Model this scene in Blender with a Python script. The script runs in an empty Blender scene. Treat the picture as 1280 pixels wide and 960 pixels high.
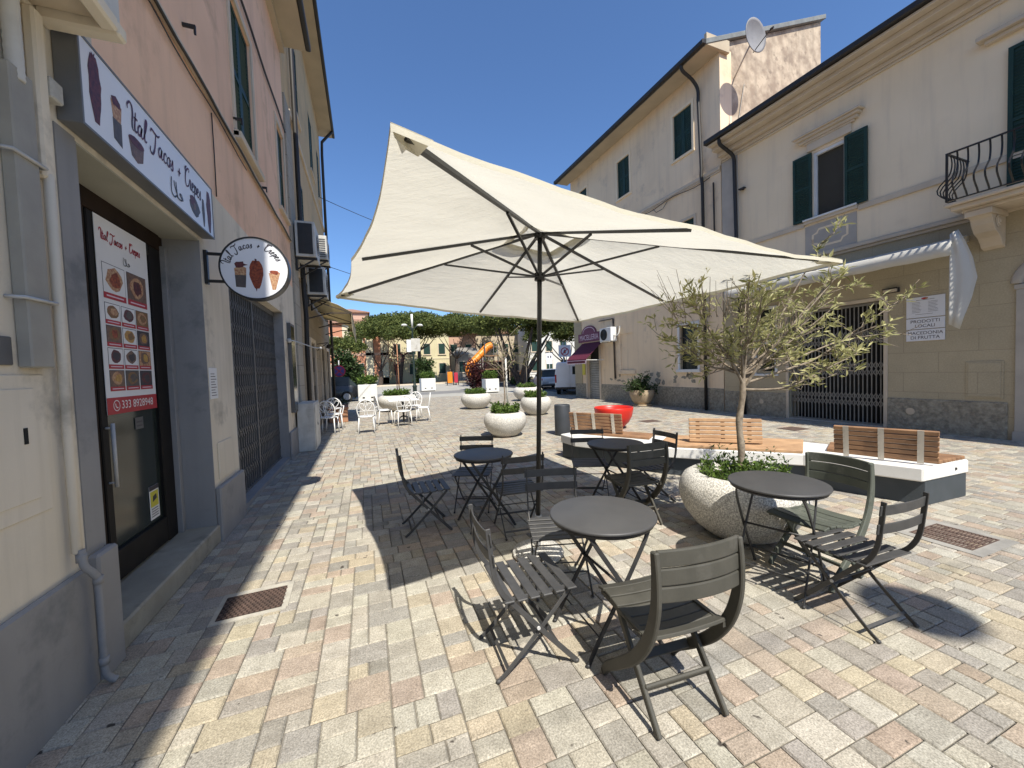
import bpy, bmesh, math, random
from mathutils import Vector, Matrix
R = math.radians
rnd = random.Random(7)
scene = bpy.context.scene
COL = scene.collection

# ------------------------------------------------------------------ helpers
def tag(o, label=None, cat=None, group=None, kind=None):
    if label: o['label'] = label
    if cat: o['category'] = cat
    if group: o['group'] = group
    if kind: o['kind'] = kind
    return o

def empty(name, loc=(0, 0, 0), rz=0.0, label=None, cat=None, group=None, parent=None):
    o = bpy.data.objects.new(name, None)
    o.empty_display_size = 0.2
    COL.objects.link(o)
    o.location = loc
    o.rotation_euler = (0, 0, rz)
    if parent: o.parent = parent
    return tag(o, label, cat, group)

def copy_tree(o, parent=None):
    c = o.copy()
    COL.objects.link(c)
    if parent: c.parent = parent
    for ch in list(o.children):
        copy_tree(ch, c)
    return c

class MB:
    """collects geometry, then links it as one mesh object"""
    def __init__(s):
        s.v = []; s.f = []; s.m = []; s.s = []
    def add(s, vs, fs, m=0, smooth=False):
        b = len(s.v)
        s.v.extend([tuple(p) for p in vs])
        for f in fs:
            s.f.append(tuple(b + i for i in f)); s.m.append(m); s.s.append(smooth)
        return s
    def box(s, x0, y0, z0, x1, y1, z1, m=0):
        if x0 > x1: x0, x1 = x1, x0
        if y0 > y1: y0, y1 = y1, y0
        if z0 > z1: z0, z1 = z1, z0
        vs = [(x0, y0, z0), (x1, y0, z0), (x1, y1, z0), (x0, y1, z0), (x0, y0, z1), (x1, y0, z1), (x1, y1, z1), (x0, y1, z1)]
        return s.add(vs, [(0, 3, 2, 1), (4, 5, 6, 7), (0, 1, 5, 4), (1, 2, 6, 5), (2, 3, 7, 6), (3, 0, 4, 7)], m)
    def bar(s, p, q, w, h, m=0, side=None):
        """rectangular bar p->q, w along 'side', h across"""
        p = Vector(p); q = Vector(q); d = (q - p)
        if d.length < 1e-9: return s
        d.normalize()
        sd = Vector(side) if side else Vector((0, 0, 1)).cross(d)
        sd = sd - d * sd.dot(d)
        if sd.length < 1e-6: sd = Vector((1, 0, 0)) - d * d.x
        if sd.length < 1e-6: sd = Vector((0, 1, 0))
        sd.normalize(); up = d.cross(sd)
        a = sd * w / 2; b = up * h / 2
        vs = [p - a - b, p + a - b, p + a + b, p - a + b, q - a - b, q + a - b, q + a + b, q - a + b]
        return s.add(vs, [(0, 3, 2, 1), (4, 5, 6, 7), (0, 1, 5, 4), (1, 2, 6, 5), (2, 3, 7, 6), (3, 0, 4, 7)], m)
    def strip(s, pts, w, h, side, m=0, smooth=False):
        """continuous rectangular section swept along pts; w measured along 'side' (constant vector)"""
        pts = [Vector(p) for p in pts]; sd = Vector(side).normalized(); n = len(pts)
        ws = w if isinstance(w, (list, tuple)) else [w] * n
        hs = h if isinstance(h, (list, tuple)) else [h] * n
        vs = []
        for i, p in enumerate(pts):
            d = (pts[min(i + 1, n - 1)] - pts[max(i - 1, 0)]).normalized()
            up = d.cross(sd).normalized()
            a = sd * ws[i] / 2; b = up * hs[i] / 2
            vs += [p - a - b, p + a - b, p + a + b, p - a + b]
        fs = [(0, 3, 2, 1), tuple(4 * (n - 1) + k for k in range(4))]
        for i in range(n - 1):
            for k in range(4):
                a = 4 * i + k; b = 4 * i + (k + 1) % 4
                fs.append((a, b, b + 4, a + 4))
        return s.add(vs, fs, m, smooth)
    def tube(s, pts, r, n=8, m=0, smooth=True, caps=True):
        pts = [Vector(p) for p in pts]; k = len(pts)
        rs = r if isinstance(r, (list, tuple)) else [r] * k
        d0 = (pts[1] - pts[0]).normalized()
        ref = Vector((0, 0, 1)) if abs(d0.z) < 0.9 else Vector((1, 0, 0))
        a = d0.cross(ref).normalized()
        vs = []
        for i, p in enumerate(pts):
            d = (pts[min(i + 1, k - 1)] - pts[max(i - 1, 0)])
            if d.length < 1e-9: d = d0
            d = d.normalized()
            a = (a - d * a.dot(d)).normalized(); b = d.cross(a)
            for j in range(n):
                t = 2 * math.pi * j / n
                vs.append(p + (a * math.cos(t) + b * math.sin(t)) * rs[i])
        fs = []
        for i in range(k - 1):
            for j in range(n):
                q = (j + 1) % n
                fs.append((i * n + j, i * n + q, (i + 1) * n + q, (i + 1) * n + j))
        s.add(vs, fs, m, smooth)
        if caps:
            b0 = len(s.v) - len(vs)
            s.f.append(tuple(b0 + j for j in reversed(range(n)))); s.m.append(m); s.s.append(False)
            s.f.append(tuple(b0 + (k - 1) * n + j for j in range(n))); s.m.append(m); s.s.append(False)
        return s
    def lathe(s, prof, n=32, c=(0, 0, 0), m=0, smooth=True, sx=1.0, sy=1.0):
        """profile of (r,z) from bottom to top"""
        vs = []; fs = []; k = len(prof)
        for r, z in prof:
            for j in range(n):
                t = 2 * math.pi * j / n
                vs.append((c[0] + r * sx * math.cos(t), c[1] + r * sy * math.sin(t), c[2] + z))
        for i in range(k - 1):
            for j in range(n):
                q = (j + 1) % n
                fs.append((i * n + j, i * n + q, (i + 1) * n + q, (i + 1) * n + j))
        s.add(vs, fs, m, smooth)
        b0 = len(s.v) - len(vs)
        if prof[0][0] > 1e-6:
            s.f.append(tuple(b0 + j for j in reversed(range(n)))); s.m.append(m); s.s.append(False)
        if prof[-1][0] > 1e-6:
            s.f.append(tuple(b0 + (k - 1) * n + j for j in range(n))); s.m.append(m); s.s.append(False)
        return s
    def ball(s, c, r, n=12, m=0):
        rx, ry, rz = r if isinstance(r, (tuple, list)) else (r, r, r)
        prof = []
        h = max(4, n // 2)
        for i in range(h + 1):
            t = -math.pi / 2 + math.pi * i / h
            prof.append((max(math.cos(t), 1e-7), math.sin(t) * rz))
        return s.lathe(prof, n, c, m, True, rx, ry)
    def prism(s, fr, poly, h0, h1, m=0):
        """2-D polygon in frame fr=(origin,right,up,normal), thickness from h0 to h1 along the normal"""
        o, r_, u_, n_ = fr
        k = len(poly)
        area = sum(poly[i][0] * poly[(i + 1) % k][1] - poly[(i + 1) % k][0] * poly[i][1] for i in range(k))
        if area < 0: poly = poly[::-1]
        vs = [o + r_ * a + u_ * b + n_ * h0 for a, b in poly] + [o + r_ * a + u_ * b + n_ * h1 for a, b in poly]
        fs = [tuple(reversed(range(k))), tuple(range(k, 2 * k))]
        for i in range(k):
            j = (i + 1) % k
            fs.append((i, j, k + j, k + i))
        return s.add(vs, fs, m)
    def ribbon(s, fr, pts, w, h0, h1, m=0):
        """pen stroke of width w (list or number) in a frame"""
        k = len(pts)
        ws = w if isinstance(w, (list, tuple)) else [w] * k
        L = []; Rr = []
        for i in range(k):
            a = pts[max(i - 1, 0)]; b = pts[min(i + 1, k - 1)]
            dx, dy = b[0] - a[0], b[1] - a[1]; l = math.hypot(dx, dy) or 1
            nx, ny = -dy / l * ws[i] / 2, dx / l * ws[i] / 2
            L.append((pts[i][0] + nx, pts[i][1] + ny)); Rr.append((pts[i][0] - nx, pts[i][1] - ny))
        o, r_, u_, n_ = fr
        P = lambda q, h: o + r_ * q[0] + u_ * q[1] + n_ * h
        for i in range(k - 1):
            vs = [P(Rr[i], h1), P(Rr[i + 1], h1), P(L[i + 1], h1), P(L[i], h1)]
            s.add(vs, [(0, 1, 2, 3)], m)
        return s
    def build(s, name, mats, parent=None, loc=(0, 0, 0), rz=0.0, bevel=0.0, seg=1, auto=None):
        me = bpy.data.meshes.new(name)
        me.from_pydata(s.v, [], s.f)
        if not isinstance(mats, (list, tuple)): mats = [mats]
        for a in mats: me.materials.append(a)
        me.polygons.foreach_set('material_index', s.m)
        me.polygons.foreach_set('use_smooth', s.s)
        me.update()
        o = bpy.data.objects.new(name, me)
        COL.objects.link(o)
        o.location = loc
        o.rotation_euler = (0, 0, rz)
        if parent: o.parent = parent
        if bevel > 0:
            b = o.modifiers.new('bevel', 'BEVEL'); b.width = bevel; b.segments = seg
            b.limit_method = 'ANGLE'; b.angle_limit = R(40)
        return o

def frame(o, r, u):
    o = Vector(o); r = Vector(r).normalized(); u = Vector(u).normalized()
    return (o, r, u, r.cross(u).normalized())

def catmull(P, n=6):
    P = [Vector(p) for p in P]
    out = []
    for i in range(len(P) - 1):
        p0 = P[max(i - 1, 0)]; p1 = P[i]; p2 = P[i + 1]; p3 = P[min(i + 2, len(P) - 1)]
        for k in range(n):
            t = k / n
            out.append(0.5 * ((2 * p1) + (p2 - p0) * t + (2 * p0 - 5 * p1 + 4 * p2 - p3) * t * t + (3 * p1 - p0 - 3 * p2 + p3) * t ** 3))
    out.append(P[-1])
    return out

def text_mesh(mb, fr, txt, size, cx, cy, h=0.0015, m=0, align='CENTER', sx=1.0, shear=0.0):
    cu = bpy.data.curves.new('lettering', 'FONT')
    cu.body = txt; cu.size = size; cu.align_x = align; cu.align_y = 'CENTER'; cu.shear = shear
    ob = bpy.data.objects.new('lettering', cu)
    COL.objects.link(ob)
    dg = bpy.context.evaluated_depsgraph_get()
    me = bpy.data.meshes.new_from_object(ob.evaluated_get(dg))
    o, r_, u_, n_ = fr
    vs = [o + r_ * (cx + v.co.x * sx) + u_ * (cy + v.co.y) + n_ * h for v in me.vertices]
    mb.add(vs, [tuple(p.vertices) for p in me.polygons], m)
    bpy.data.objects.remove(ob); bpy.data.curves.remove(cu); bpy.data.meshes.remove(me)

# ------------------------------------------------------------------ materials
def lin(c):
    return tuple((x / 12.92 if x <= 0.04045 else ((x + 0.055) / 1.055) ** 2.4) for x in c)

def new_mat(name):
    m = bpy.data.materials.new(name); m.use_nodes = True
    nt = m.node_tree; nt.nodes.clear()
    out = nt.nodes.new('ShaderNodeOutputMaterial')
    b = nt.nodes.new('ShaderNodeBsdfPrincipled')
    nt.links.new(b.outputs[0], out.inputs[0])
    return m, nt, b, out

def nd(nt, t, **kw):
    n = nt.nodes.new(t)
    for k, v in kw.items():
        if k.startswith('i_'):
            n.inputs[k[2:].replace('_', ' ')].default_value = v
        else:
            setattr(n, k, v)
    return n

def mixc(nt, fac, a, b, blend='MIX'):
    n = nt.nodes.new('ShaderNodeMix'); n.data_type = 'RGBA'; n.blend_type = blend
    def put(sock, v):
        if isinstance(v, bpy.types.NodeSocket): nt.links.new(v, sock)
        elif isinstance(v, (int, float)): sock.default_value = v
        else: sock.default_value = (v[0], v[1], v[2], 1)
    put(n.inputs[0], fac); put(n.inputs[6], a); put(n.inputs[7], b)
    return n.outputs[2]

def noise(nt, vec, scale, detail=4, rough=0.55, mapping=None):
    n = nd(nt, 'ShaderNodeTexNoise'); n.inputs['Scale'].default_value = scale
    n.inputs['Detail'].default_value = detail; n.inputs['Roughness'].default_value = rough
    if mapping:
        mp = nt.nodes.new('ShaderNodeMapping'); mp.inputs['Scale'].default_value = mapping
        nt.links.new(vec, mp.inputs[0]); vec = mp.outputs[0]
    nt.links.new(vec, n.inputs['Vector'])
    return n.outputs['Fac']

def ramp(nt, fac, a, b, ca=(0, 0, 0), cb=(1, 1, 1)):
    r = nt.nodes.new('ShaderNodeValToRGB')
    r.color_ramp.elements[0].position = a; r.color_ramp.elements[1].position = b
    r.color_ramp.elements[0].color = (*ca, 1); r.color_ramp.elements[1].color = (*cb, 1)
    nt.links.new(fac, r.inputs[0])
    return r.outputs[0]

def pmat(name, c1, c2=None, scale=3.0, rough=0.8, bump=0.15, bscale=60.0, metal=0.0, c3=None, s3=1.0, streak=0.0,
         streak_c=None, island=0.0, spec=0.4, lo=0.35, hi=0.65, speck=0.0, speck_scale=250, bdist=0.01, world=False):
    m, nt, b, out = new_mat(name)
    tc = nt.nodes.new('ShaderNodeTexCoord'); vec = tc.outputs['Object']
    if world:
        vec = nt.nodes.new('ShaderNodeNewGeometry').outputs['Position']
    c2 = c2 or tuple(x * 0.8 for x in c1)
    col = mixc(nt, ramp(nt, noise(nt, vec, scale, 6), lo, hi), c1, c2)
    if c3:
        col = mixc(nt, ramp(nt, noise(nt, vec, s3, 8, 0.65), 0.55, 0.68), col, c3)
    if streak > 0:
        f = ramp(nt, noise(nt, vec, 1.0, 6, 0.6, mapping=(5.0, 5.0, 0.35)), 0.5, 0.75)
        mu = nd(nt, 'ShaderNodeMath', operation='MULTIPLY'); nt.links.new(f, mu.inputs[0]); mu.inputs[1].default_value = streak
        col = mixc(nt, mu.outputs[0], col, streak_c or tuple(x * 0.5 for x in c1))
    if speck > 0:
        f = noise(nt, vec, speck_scale, 2, 0.6)
        col = mixc(nt, ramp(nt, f, 0.42, 0.62, (1 - speck,) * 3, (1 + speck,) * 3), col, col) if False else mixc(nt, 1.0, col, ramp(nt, f, 0.38, 0.64, (1 - speck,) * 3, (1.0,) * 3), 'MULTIPLY')
    if island > 0:
        g = nt.nodes.new('ShaderNodeNewGeometry')
        col = mixc(nt, 1.0, col, ramp(nt, g.outputs['Random Per Island'], 0, 1, (1 - island,) * 3, (1.0,) * 3), 'MULTIPLY')
    nt.links.new(col, b.inputs['Base Color'])
    b.inputs['Roughness'].default_value = rough
    b.inputs['Metallic'].default_value = metal
    b.inputs['Specular IOR Level'].default_value = spec
    if bump > 0:
        bp = nt.nodes.new('ShaderNodeBump'); bp.inputs['Strength'].default_value = bump; bp.inputs['Distance'].default_value = bdist
        nt.links.new(noise(nt, vec, bscale, 5, 0.6), bp.inputs['Height'])
        nt.links.new(bp.outputs[0], b.inputs['Normal'])
    return m

def leafmat(name, c1, c2, trans=0.35, rough=0.55):
    m, nt, b, out = new_mat(name)
    g = nt.nodes.new('ShaderNodeNewGeometry')
    col = ramp(nt, g.outputs['Random Per Island'], 0, 1, c1, c2)
    nt.links.new(col, b.inputs['Base Color']); b.inputs['Roughness'].default_value = rough
    b.inputs['Specular IOR Level'].default_value = 0.3
    tr = nt.nodes.new('ShaderNodeBsdfTranslucent'); nt.links.new(col, tr.inputs[0])
    mx = nt.nodes.new('ShaderNodeMixShader'); mx.inputs[0].default_value = trans
    nt.links.new(b.outputs[0], mx.inputs[1]); nt.links.new(tr.outputs[0], mx.inputs[2])
    nt.links.new(mx.outputs[0], out.inputs[0])
    return m

def ashlar(name, c1, c2, joint, bw=0.75, bh=0.36, rough_z=None, bump=0.35):
    """coursed stone blocks on a wall in the local Y-Z plane"""
    m, nt, b, out = new_mat(name)
    tc = nt.nodes.new('ShaderNodeTexCoord')
    sp = nt.nodes.new('ShaderNodeSeparateXYZ'); nt.links.new(tc.outputs['Object'], sp.inputs[0])
    cb = nt.nodes.new('ShaderNodeCombineXYZ'); nt.links.new(sp.outputs[1], cb.inputs[0]); nt.links.new(sp.outputs[2], cb.inputs[1])
    br = nt.nodes.new('ShaderNodeTexBrick')
    nt.links.new(cb.outputs[0], br.inputs['Vector'])
    br.inputs['Scale'].default_value = 1.0; br.inputs['Brick Width'].default_value = bw; br.inputs['Row Height'].default_value = bh
    br.inputs['Mortar Size'].default_value = 0.008; br.inputs['Mortar Smooth'].default_value = 0.6; br.inputs['Bias'].default_value = 0.0
    br.inputs['Color1'].default_value = (*c1, 1); br.inputs['Color2'].default_value = (*c2, 1); br.inputs['Mortar'].default_value = (*joint, 1)
    vec = tc.outputs['Object']
    col = mixc(nt, ramp(nt, noise(nt, vec, 2.2, 7, 0.6), 0.3, 0.7), br.outputs['Color'], tuple(x * 0.74 for x in c1), 'MIX')
    col = mixc(nt, 0.5, br.outputs['Color'], col)
    col = mixc(nt, 1.0, col, ramp(nt, noise(nt, vec, 45, 4), 0.3, 0.7, (0.82,) * 3, (1, 1, 1)), 'MULTIPLY')
    nt.links.new(col, b.inputs['Base Color']); b.inputs['Roughness'].default_value = 0.9
    b.inputs['Specular IOR Level'].default_value = 0.25
    inv = nd(nt, 'ShaderNodeMath', operation='MULTIPLY_ADD'); nt.links.new(br.outputs['Fac'], inv.inputs[0]); inv.inputs[1].default_value = -1.0; inv.inputs[2].default_value = 1.0
    ad = nd(nt, 'ShaderNodeMath', operation='MULTIPLY_ADD'); nt.links.new(noise(nt, vec, 28, 6, 0.65), ad.inputs[0]); ad.inputs[1].default_value = 0.55; nt.links.new(inv.outputs[0], ad.inputs[2])
    bp = nt.nodes.new('ShaderNodeBump'); bp.inputs['Strength'].default_value = bump; bp.inputs['Distance'].default_value = 0.012
    nt.links.new(ad.outputs[0], bp.inputs['Height']); nt.links.new(bp.outputs[0], b.inputs['Normal'])
    return m

def glassmat(name, tint=(0.018, 0.023, 0.02), rough=0.12):
    m, nt, b, out = new_mat(name)
    tc = nt.nodes.new('ShaderNodeTexCoord')
    col = mixc(nt, ramp(nt, noise(nt, tc.outputs['Object'], 1.6, 3), 0.4, 0.7), tint, tuple(x * 1.8 for x in tint))
    nt.links.new(col, b.inputs['Base Color']); b.inputs['Roughness'].default_value = rough
    b.inputs['Specular IOR Level'].default_value = 0.3
    return m

M = {}
M['salmon'] = pmat('salmon_plaster', (0.87, 0.575, 0.39), (0.77, 0.50, 0.335), 0.9, 0.92, 0.12, 90, c3=(0.62, 0.40, 0.265), s3=1.2, streak=0.35, streak_c=(0.44, 0.30, 0.21))
M['cream_wall'] = pmat('cream_plaster', (0.72, 0.645, 0.52), (0.64, 0.57, 0.45), 1.4, 0.9, 0.12, 80, c3=(0.40, 0.36, 0.29), s3=1.6, streak=0.35, streak_c=(0.28, 0.25, 0.2))
M['grey_paint'] = pmat('grey_wall_paint', (0.285, 0.28, 0.275), (0.24, 0.237, 0.235), 1.5, 0.75, 0.12, 45, c3=(0.17, 0.175, 0.18), s3=2.0, streak=0.25)
M['soffit'] = pmat('soffit_plaster', (0.42, 0.41, 0.34), (0.36, 0.35, 0.29), 2, 0.9, 0.1, 50)
M['eave'] = pmat('eave_beige', (0.50, 0.42, 0.30), (0.43, 0.36, 0.26), 1.5, 0.9, 0.1, 40)
M['ochre'] = pmat('ochre_plaster', (0.58, 0.42, 0.23), (0.50, 0.36, 0.2), 1.0, 0.92, 0.15, 60, c3=(0.42, 0.33, 0.2), s3=1.0, streak=0.4, streak_c=(0.3, 0.24, 0.16))
M['beige'] = pmat('beige_plaster', (0.86, 0.715, 0.51), (0.81, 0.67, 0.47), 0.8, 0.92, 0.08, 90, c3=(0.77, 0.63, 0.45), s3=0.7, streak=0.38, streak_c=(0.60, 0.50, 0.38))
M['beige2'] = pmat('old_beige_plaster', (0.84, 0.675, 0.47), (0.76, 0.60, 0.415), 0.7, 0.92, 0.15, 50, c3=(0.57, 0.46, 0.34), s3=0.9, streak=0.35, streak_c=(0.46, 0.37, 0.28))
M['gable'] = pmat('weathered_gable_plaster', (0.52, 0.43, 0.32), (0.30, 0.235, 0.175), 2.6, 0.95, 0.5, 30, c3=(0.24, 0.19, 0.145), s3=4.5, streak=0.5, streak_c=(0.22, 0.18, 0.14), lo=0.38, hi=0.62)
M['trim'] = pmat('stone_trim', (0.62, 0.525, 0.40), (0.54, 0.455, 0.345), 2.5, 0.9, 0.15, 50)
M['trim_grey'] = pmat('grey_trim', (0.46, 0.42, 0.36), (0.39, 0.355, 0.31), 2.5, 0.9, 0.15, 40)
M['ash_r'] = ashlar('grey_stone_blocks', (0.52, 0.445, 0.305), (0.475, 0.405, 0.28), (0.40, 0.34, 0.235), 1.05, 0.40)
M['rough_base'] = pmat('rough_stone_base', (0.42, 0.38, 0.295), (0.235, 0.212, 0.165), 15, 0.95, 1.0, 22, bdist=0.05)
M['ash_l'] = ashlar('brown_stone_blocks', (0.40, 0.33, 0.24), (0.33, 0.28, 0.21), (0.2, 0.17, 0.13), 0.6, 0.42)
M['quoin'] = ashlar('pale_stone_blocks', (0.45, 0.41, 0.34), (0.39, 0.36, 0.30), (0.18, 0.16, 0.14), 0.8, 0.45)
M['green'] = pmat('dark_green_paint', (0.012, 0.045, 0.034), (0.009, 0.033, 0.026), 6, 0.55, 0.05, 60)
M['white_paint'] = pmat('white_paint', (0.74, 0.74, 0.72), (0.66, 0.66, 0.64), 3, 0.55, 0.04, 40)
M['white_dirty'] = pmat('dirty_white_paint', (0.58, 0.57, 0.53), (0.46, 0.45, 0.41), 5, 0.6, 0.06, 40, c3=(0.35, 0.33, 0.29), s3=3, streak=0.3)
M['black_metal'] = pmat('black_metal', (0.018, 0.018, 0.018), (0.012, 0.012, 0.012), 10, 0.42, 0.03, 120, spec=0.5)
M['gutter'] = pmat('dark_gutter_metal', (0.022, 0.020, 0.018), (0.03, 0.026, 0.022), 4, 0.5, 0.03, 60)
M['copper_pipe'] = pmat('brown_downpipe', (0.055, 0.040, 0.03), (0.04, 0.03, 0.024), 4, 0.5, 0.03, 60)
M['dark_grey'] = pmat('dark_grey_metal', (0.045, 0.048, 0.05), (0.035, 0.037, 0.04), 8, 0.45, 0.04, 90)
M['chair_metal'] = pmat('chair_grey_paint', (0.066, 0.065, 0.064), (0.050, 0.050, 0.050), 14, 0.5, 0.05, 160, spec=0.35)
M['chair_dark'] = pmat('chair_black_paint', (0.036, 0.036, 0.037), (0.028, 0.028, 0.029), 14, 0.45, 0.05, 160, spec=0.4)
M['resin'] = pmat('grey_resin', (0.072, 0.069, 0.057), (0.058, 0.056, 0.046), 10, 0.55, 0.08, 220, c3=(0.088, 0.084, 0.072), s3=6, spec=0.35)
M['resin_green'] = pmat('greenish_grey_resin', (0.10, 0.11, 0.088), (0.08, 0.088, 0.072), 10, 0.6, 0.08, 220, c3=(0.16, 0.165, 0.14), s3=6, spec=0.35)
M['table_top'] = pmat('table_grey_paint', (0.070, 0.070, 0.071), (0.058, 0.058, 0.059), 5, 0.48, 0.03, 300, spec=0.4)
M['gate_grey'] = pmat('gate_grey_metal', (0.115, 0.115, 0.115), (0.085, 0.085, 0.085), 6, 0.5, 0.05, 90)
M['gate_pale'] = pmat('gate_pale_metal', (0.27, 0.255, 0.22), (0.2, 0.19, 0.17), 6, 0.5, 0.05, 90)
M['trunking'] = pmat('pale_grey_trunking', (0.34, 0.325, 0.28), (0.29, 0.275, 0.24), 6, 0.6, 0.04, 60)
M['rust_dark'] = pmat('dark_rust', (0.045, 0.027, 0.02), (0.03, 0.02, 0.016), 14, 0.85, 0.3, 70)
M['interior'] = pmat('dark_interior', (0.012, 0.012, 0.011), (0.02, 0.019, 0.017), 1.5, 0.9, 0.0)
M['glass'] = glassmat('dark_glass')
M['pane_brown'] = pmat('brown_closed_shutter', (0.055, 0.05, 0.036), (0.048, 0.043, 0.031), 2, 0.7, 0.0)
M['wood_door'] = pmat('dark_brown_wood', (0.030, 0.018, 0.012), (0.02, 0.012, 0.008), 8, 0.7, 0.08, 60, spec=0.15)
M['door_dark'] = pmat('black_door_paint', (0.010, 0.009, 0.008), (0.014, 0.012, 0.011), 8, 0.6, 0.04, 60, spec=0.18)
M['step'] = pmat('worn_stone_step', (0.34, 0.32, 0.26), (0.26, 0.245, 0.2), 4, 0.85, 0.25, 60, c3=(0.19, 0.18, 0.15), s3=3)
M['sign_white'] = pmat('sign_white_acrylic', (0.76, 0.77, 0.80), (0.72, 0.73, 0.76), 1, 0.3, 0.0)
M['paper'] = pmat('white_print', (0.75, 0.75, 0.74), (0.70, 0.70, 0.69), 2, 0.5, 0.0)
M['sign_frame'] = pmat('sign_grey_frame', (0.16, 0.165, 0.17), (0.13, 0.135, 0.14), 4, 0.45, 0.03, 60)
M['plum'] = pmat('plum_print', (0.11, 0.018, 0.05), (0.04, 0.02, 0.04), 9, 0.5, 0.0)
M['ink'] = pmat('dark_print', (0.03, 0.028, 0.035), (0.05, 0.04, 0.05), 9, 0.5, 0.0)
M['red_print'] = pmat('red_print', (0.42, 0.025, 0.035), (0.36, 0.02, 0.03), 3, 0.5, 0.0)
M['art_meat'] = pmat('meat_print', (0.14, 0.035, 0.035), (0.06, 0.018, 0.025), 40, 0.5, 0.0)
M['art_meat2'] = pmat('roast_meat_print', (0.34, 0.075, 0.025), (0.12, 0.02, 0.012), 55, 0.5, 0.0)
M['art_brown'] = pmat('brown_print', (0.20, 0.12, 0.085), (0.11, 0.07, 0.055), 45, 0.5, 0.0)
M['art_wrap'] = pmat('wrap_print', (0.55, 0.36, 0.2), (0.30, 0.12, 0.06), 60, 0.5, 0.0)
M['art_grey'] = pmat('grey_print', (0.105, 0.085, 0.075), (0.07, 0.06, 0.06), 30, 0.5, 0.0)
M['art_green'] = pmat('salad_print', (0.13, 0.12, 0.04), (0.28, 0.1, 0.05), 70, 0.5, 0.0)
M['art_gold'] = pmat('fries_print', (0.52, 0.33, 0.08), (0.35, 0.17, 0.05), 60, 0.5, 0.0)
M['yellow'] = pmat('yellow_print', (0.62, 0.55, 0.05), (0.55, 0.48, 0.05), 3, 0.5, 0.0)
M['terracotta'] = pmat('terracotta', (0.40, 0.20, 0.11), (0.33, 0.17, 0.1), 3, 0.85, 0.15, 50)
M['pot_pale'] = pmat('pale_terracotta', (0.40, 0.31, 0.2), (0.33, 0.25, 0.17), 5, 0.85, 0.15, 50)
M['roof_tile'] = pmat('roof_tiles', (0.33, 0.17, 0.1), (0.22, 0.13, 0.09), 8, 0.9, 0.4, 20)
M['slate_edge'] = pmat('grey_roof_edge', (0.2, 0.215, 0.21), (0.15, 0.16, 0.16), 5, 0.8, 0.15, 30)
M['concrete_wt'] = pmat('white_speckled_concrete', (0.80, 0.775, 0.71), (0.70, 0.675, 0.61), 4, 0.85, 0.9, 110, speck=0.58, speck_scale=85, bdist=0.006)
M['bench_white'] = pmat('white_concrete', (0.72, 0.71, 0.67), (0.66, 0.65, 0.61), 3, 0.75, 0.08, 120, speck=0.08, speck_scale=200)
M['bench_base'] = pmat('slate_bench_base', (0.055, 0.065, 0.075), (0.045, 0.055, 0.062), 5, 0.6, 0.06, 60)
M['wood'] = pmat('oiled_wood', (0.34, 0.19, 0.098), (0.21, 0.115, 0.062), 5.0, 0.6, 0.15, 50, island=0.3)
M['wood_pale'] = pmat('pale_wood', (0.50, 0.31, 0.165), (0.36, 0.215, 0.115), 5.0, 0.6, 0.15, 50, island=0.3)  # paler brown wood of the bench's middle seat and backrest
M['bracket'] = pmat('pale_steel_bracket', (0.55, 0.50, 0.42), (0.48, 0.44, 0.37), 6, 0.45, 0.02, 60)
M['steel'] = pmat('galvanised_steel', (0.52, 0.52, 0.51), (0.42, 0.42, 0.41), 9, 0.45, 0.03, 80)
M['dish'] = pmat('grey_dish_paint', (0.23, 0.23, 0.235), (0.19, 0.19, 0.195), 4, 0.6, 0.02, 60)
M['bin'] = pmat('anthracite_bin', (0.045, 0.05, 0.058), (0.035, 0.04, 0.046), 5, 0.5, 0.04, 60)
M['red_bowl'] = pmat('glossy_red', (0.62, 0.03, 0.018), (0.52, 0.022, 0.014), 2, 0.38, 0.02, 40)
M['rust'] = pmat('rusty_iron', (0.125, 0.082, 0.064), (0.08, 0.054, 0.043), 14, 0.8, 0.4, 70)
M['manhole_frame'] = pmat('pale_concrete_frame', (0.46, 0.435, 0.37), (0.33, 0.31, 0.265), 9, 0.9, 0.3, 60)
M['joint_frame'] = pmat('grey_concrete_frame', (0.33, 0.315, 0.28), (0.25, 0.24, 0.215), 6, 0.9, 0.3, 60)
M['bark'] = pmat('bark', (0.16, 0.125, 0.095), (0.08, 0.062, 0.048), 18, 0.95, 0.7, 40, bdist=0.02)
M['bark_pale'] = pmat('pale_bark', (0.30, 0.25, 0.19), (0.18, 0.145, 0.11), 22, 0.9, 0.6, 60, bdist=0.006)
M['pine_bark'] = pmat('pine_bark', (0.10, 0.075, 0.058), (0.06, 0.045, 0.036), 6, 0.95, 0.8, 12, bdist=0.05)
M['soil'] = pmat('soil', (0.06, 0.045, 0.03), (0.09, 0.065, 0.045), 12, 0.95, 0.5, 40)
M['leaf_olive'] = leafmat('olive_leaves', (0.18, 0.19, 0.065), (0.60, 0.575, 0.29), 0.45)
M['leaf_low'] = leafmat('groundcover_leaves', (0.035, 0.075, 0.015), (0.16, 0.24, 0.045), 0.35)
M['leaf_dark'] = leafmat('dark_leaves', (0.02, 0.04, 0.012), (0.07, 0.11, 0.035), 0.25)
M['leaf_pine'] = leafmat('pine_needles', (0.05, 0.075, 0.02), (0.19, 0.215, 0.06), 0.3, 0.8)
M['leaf_red'] = leafmat('dark_red_leaves', (0.03, 0.009, 0.010), (0.10, 0.026, 0.026), 0.25)
M['leaf_spring'] = leafmat('young_leaves', (0.12, 0.13, 0.05), (0.28, 0.26, 0.12), 0.4)
M['awn_cream'] = None
M['maroon'] = pmat('maroon_awning', (0.105, 0.012, 0.03), (0.085, 0.01, 0.026), 3, 0.8, 0.1, 120)
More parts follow.
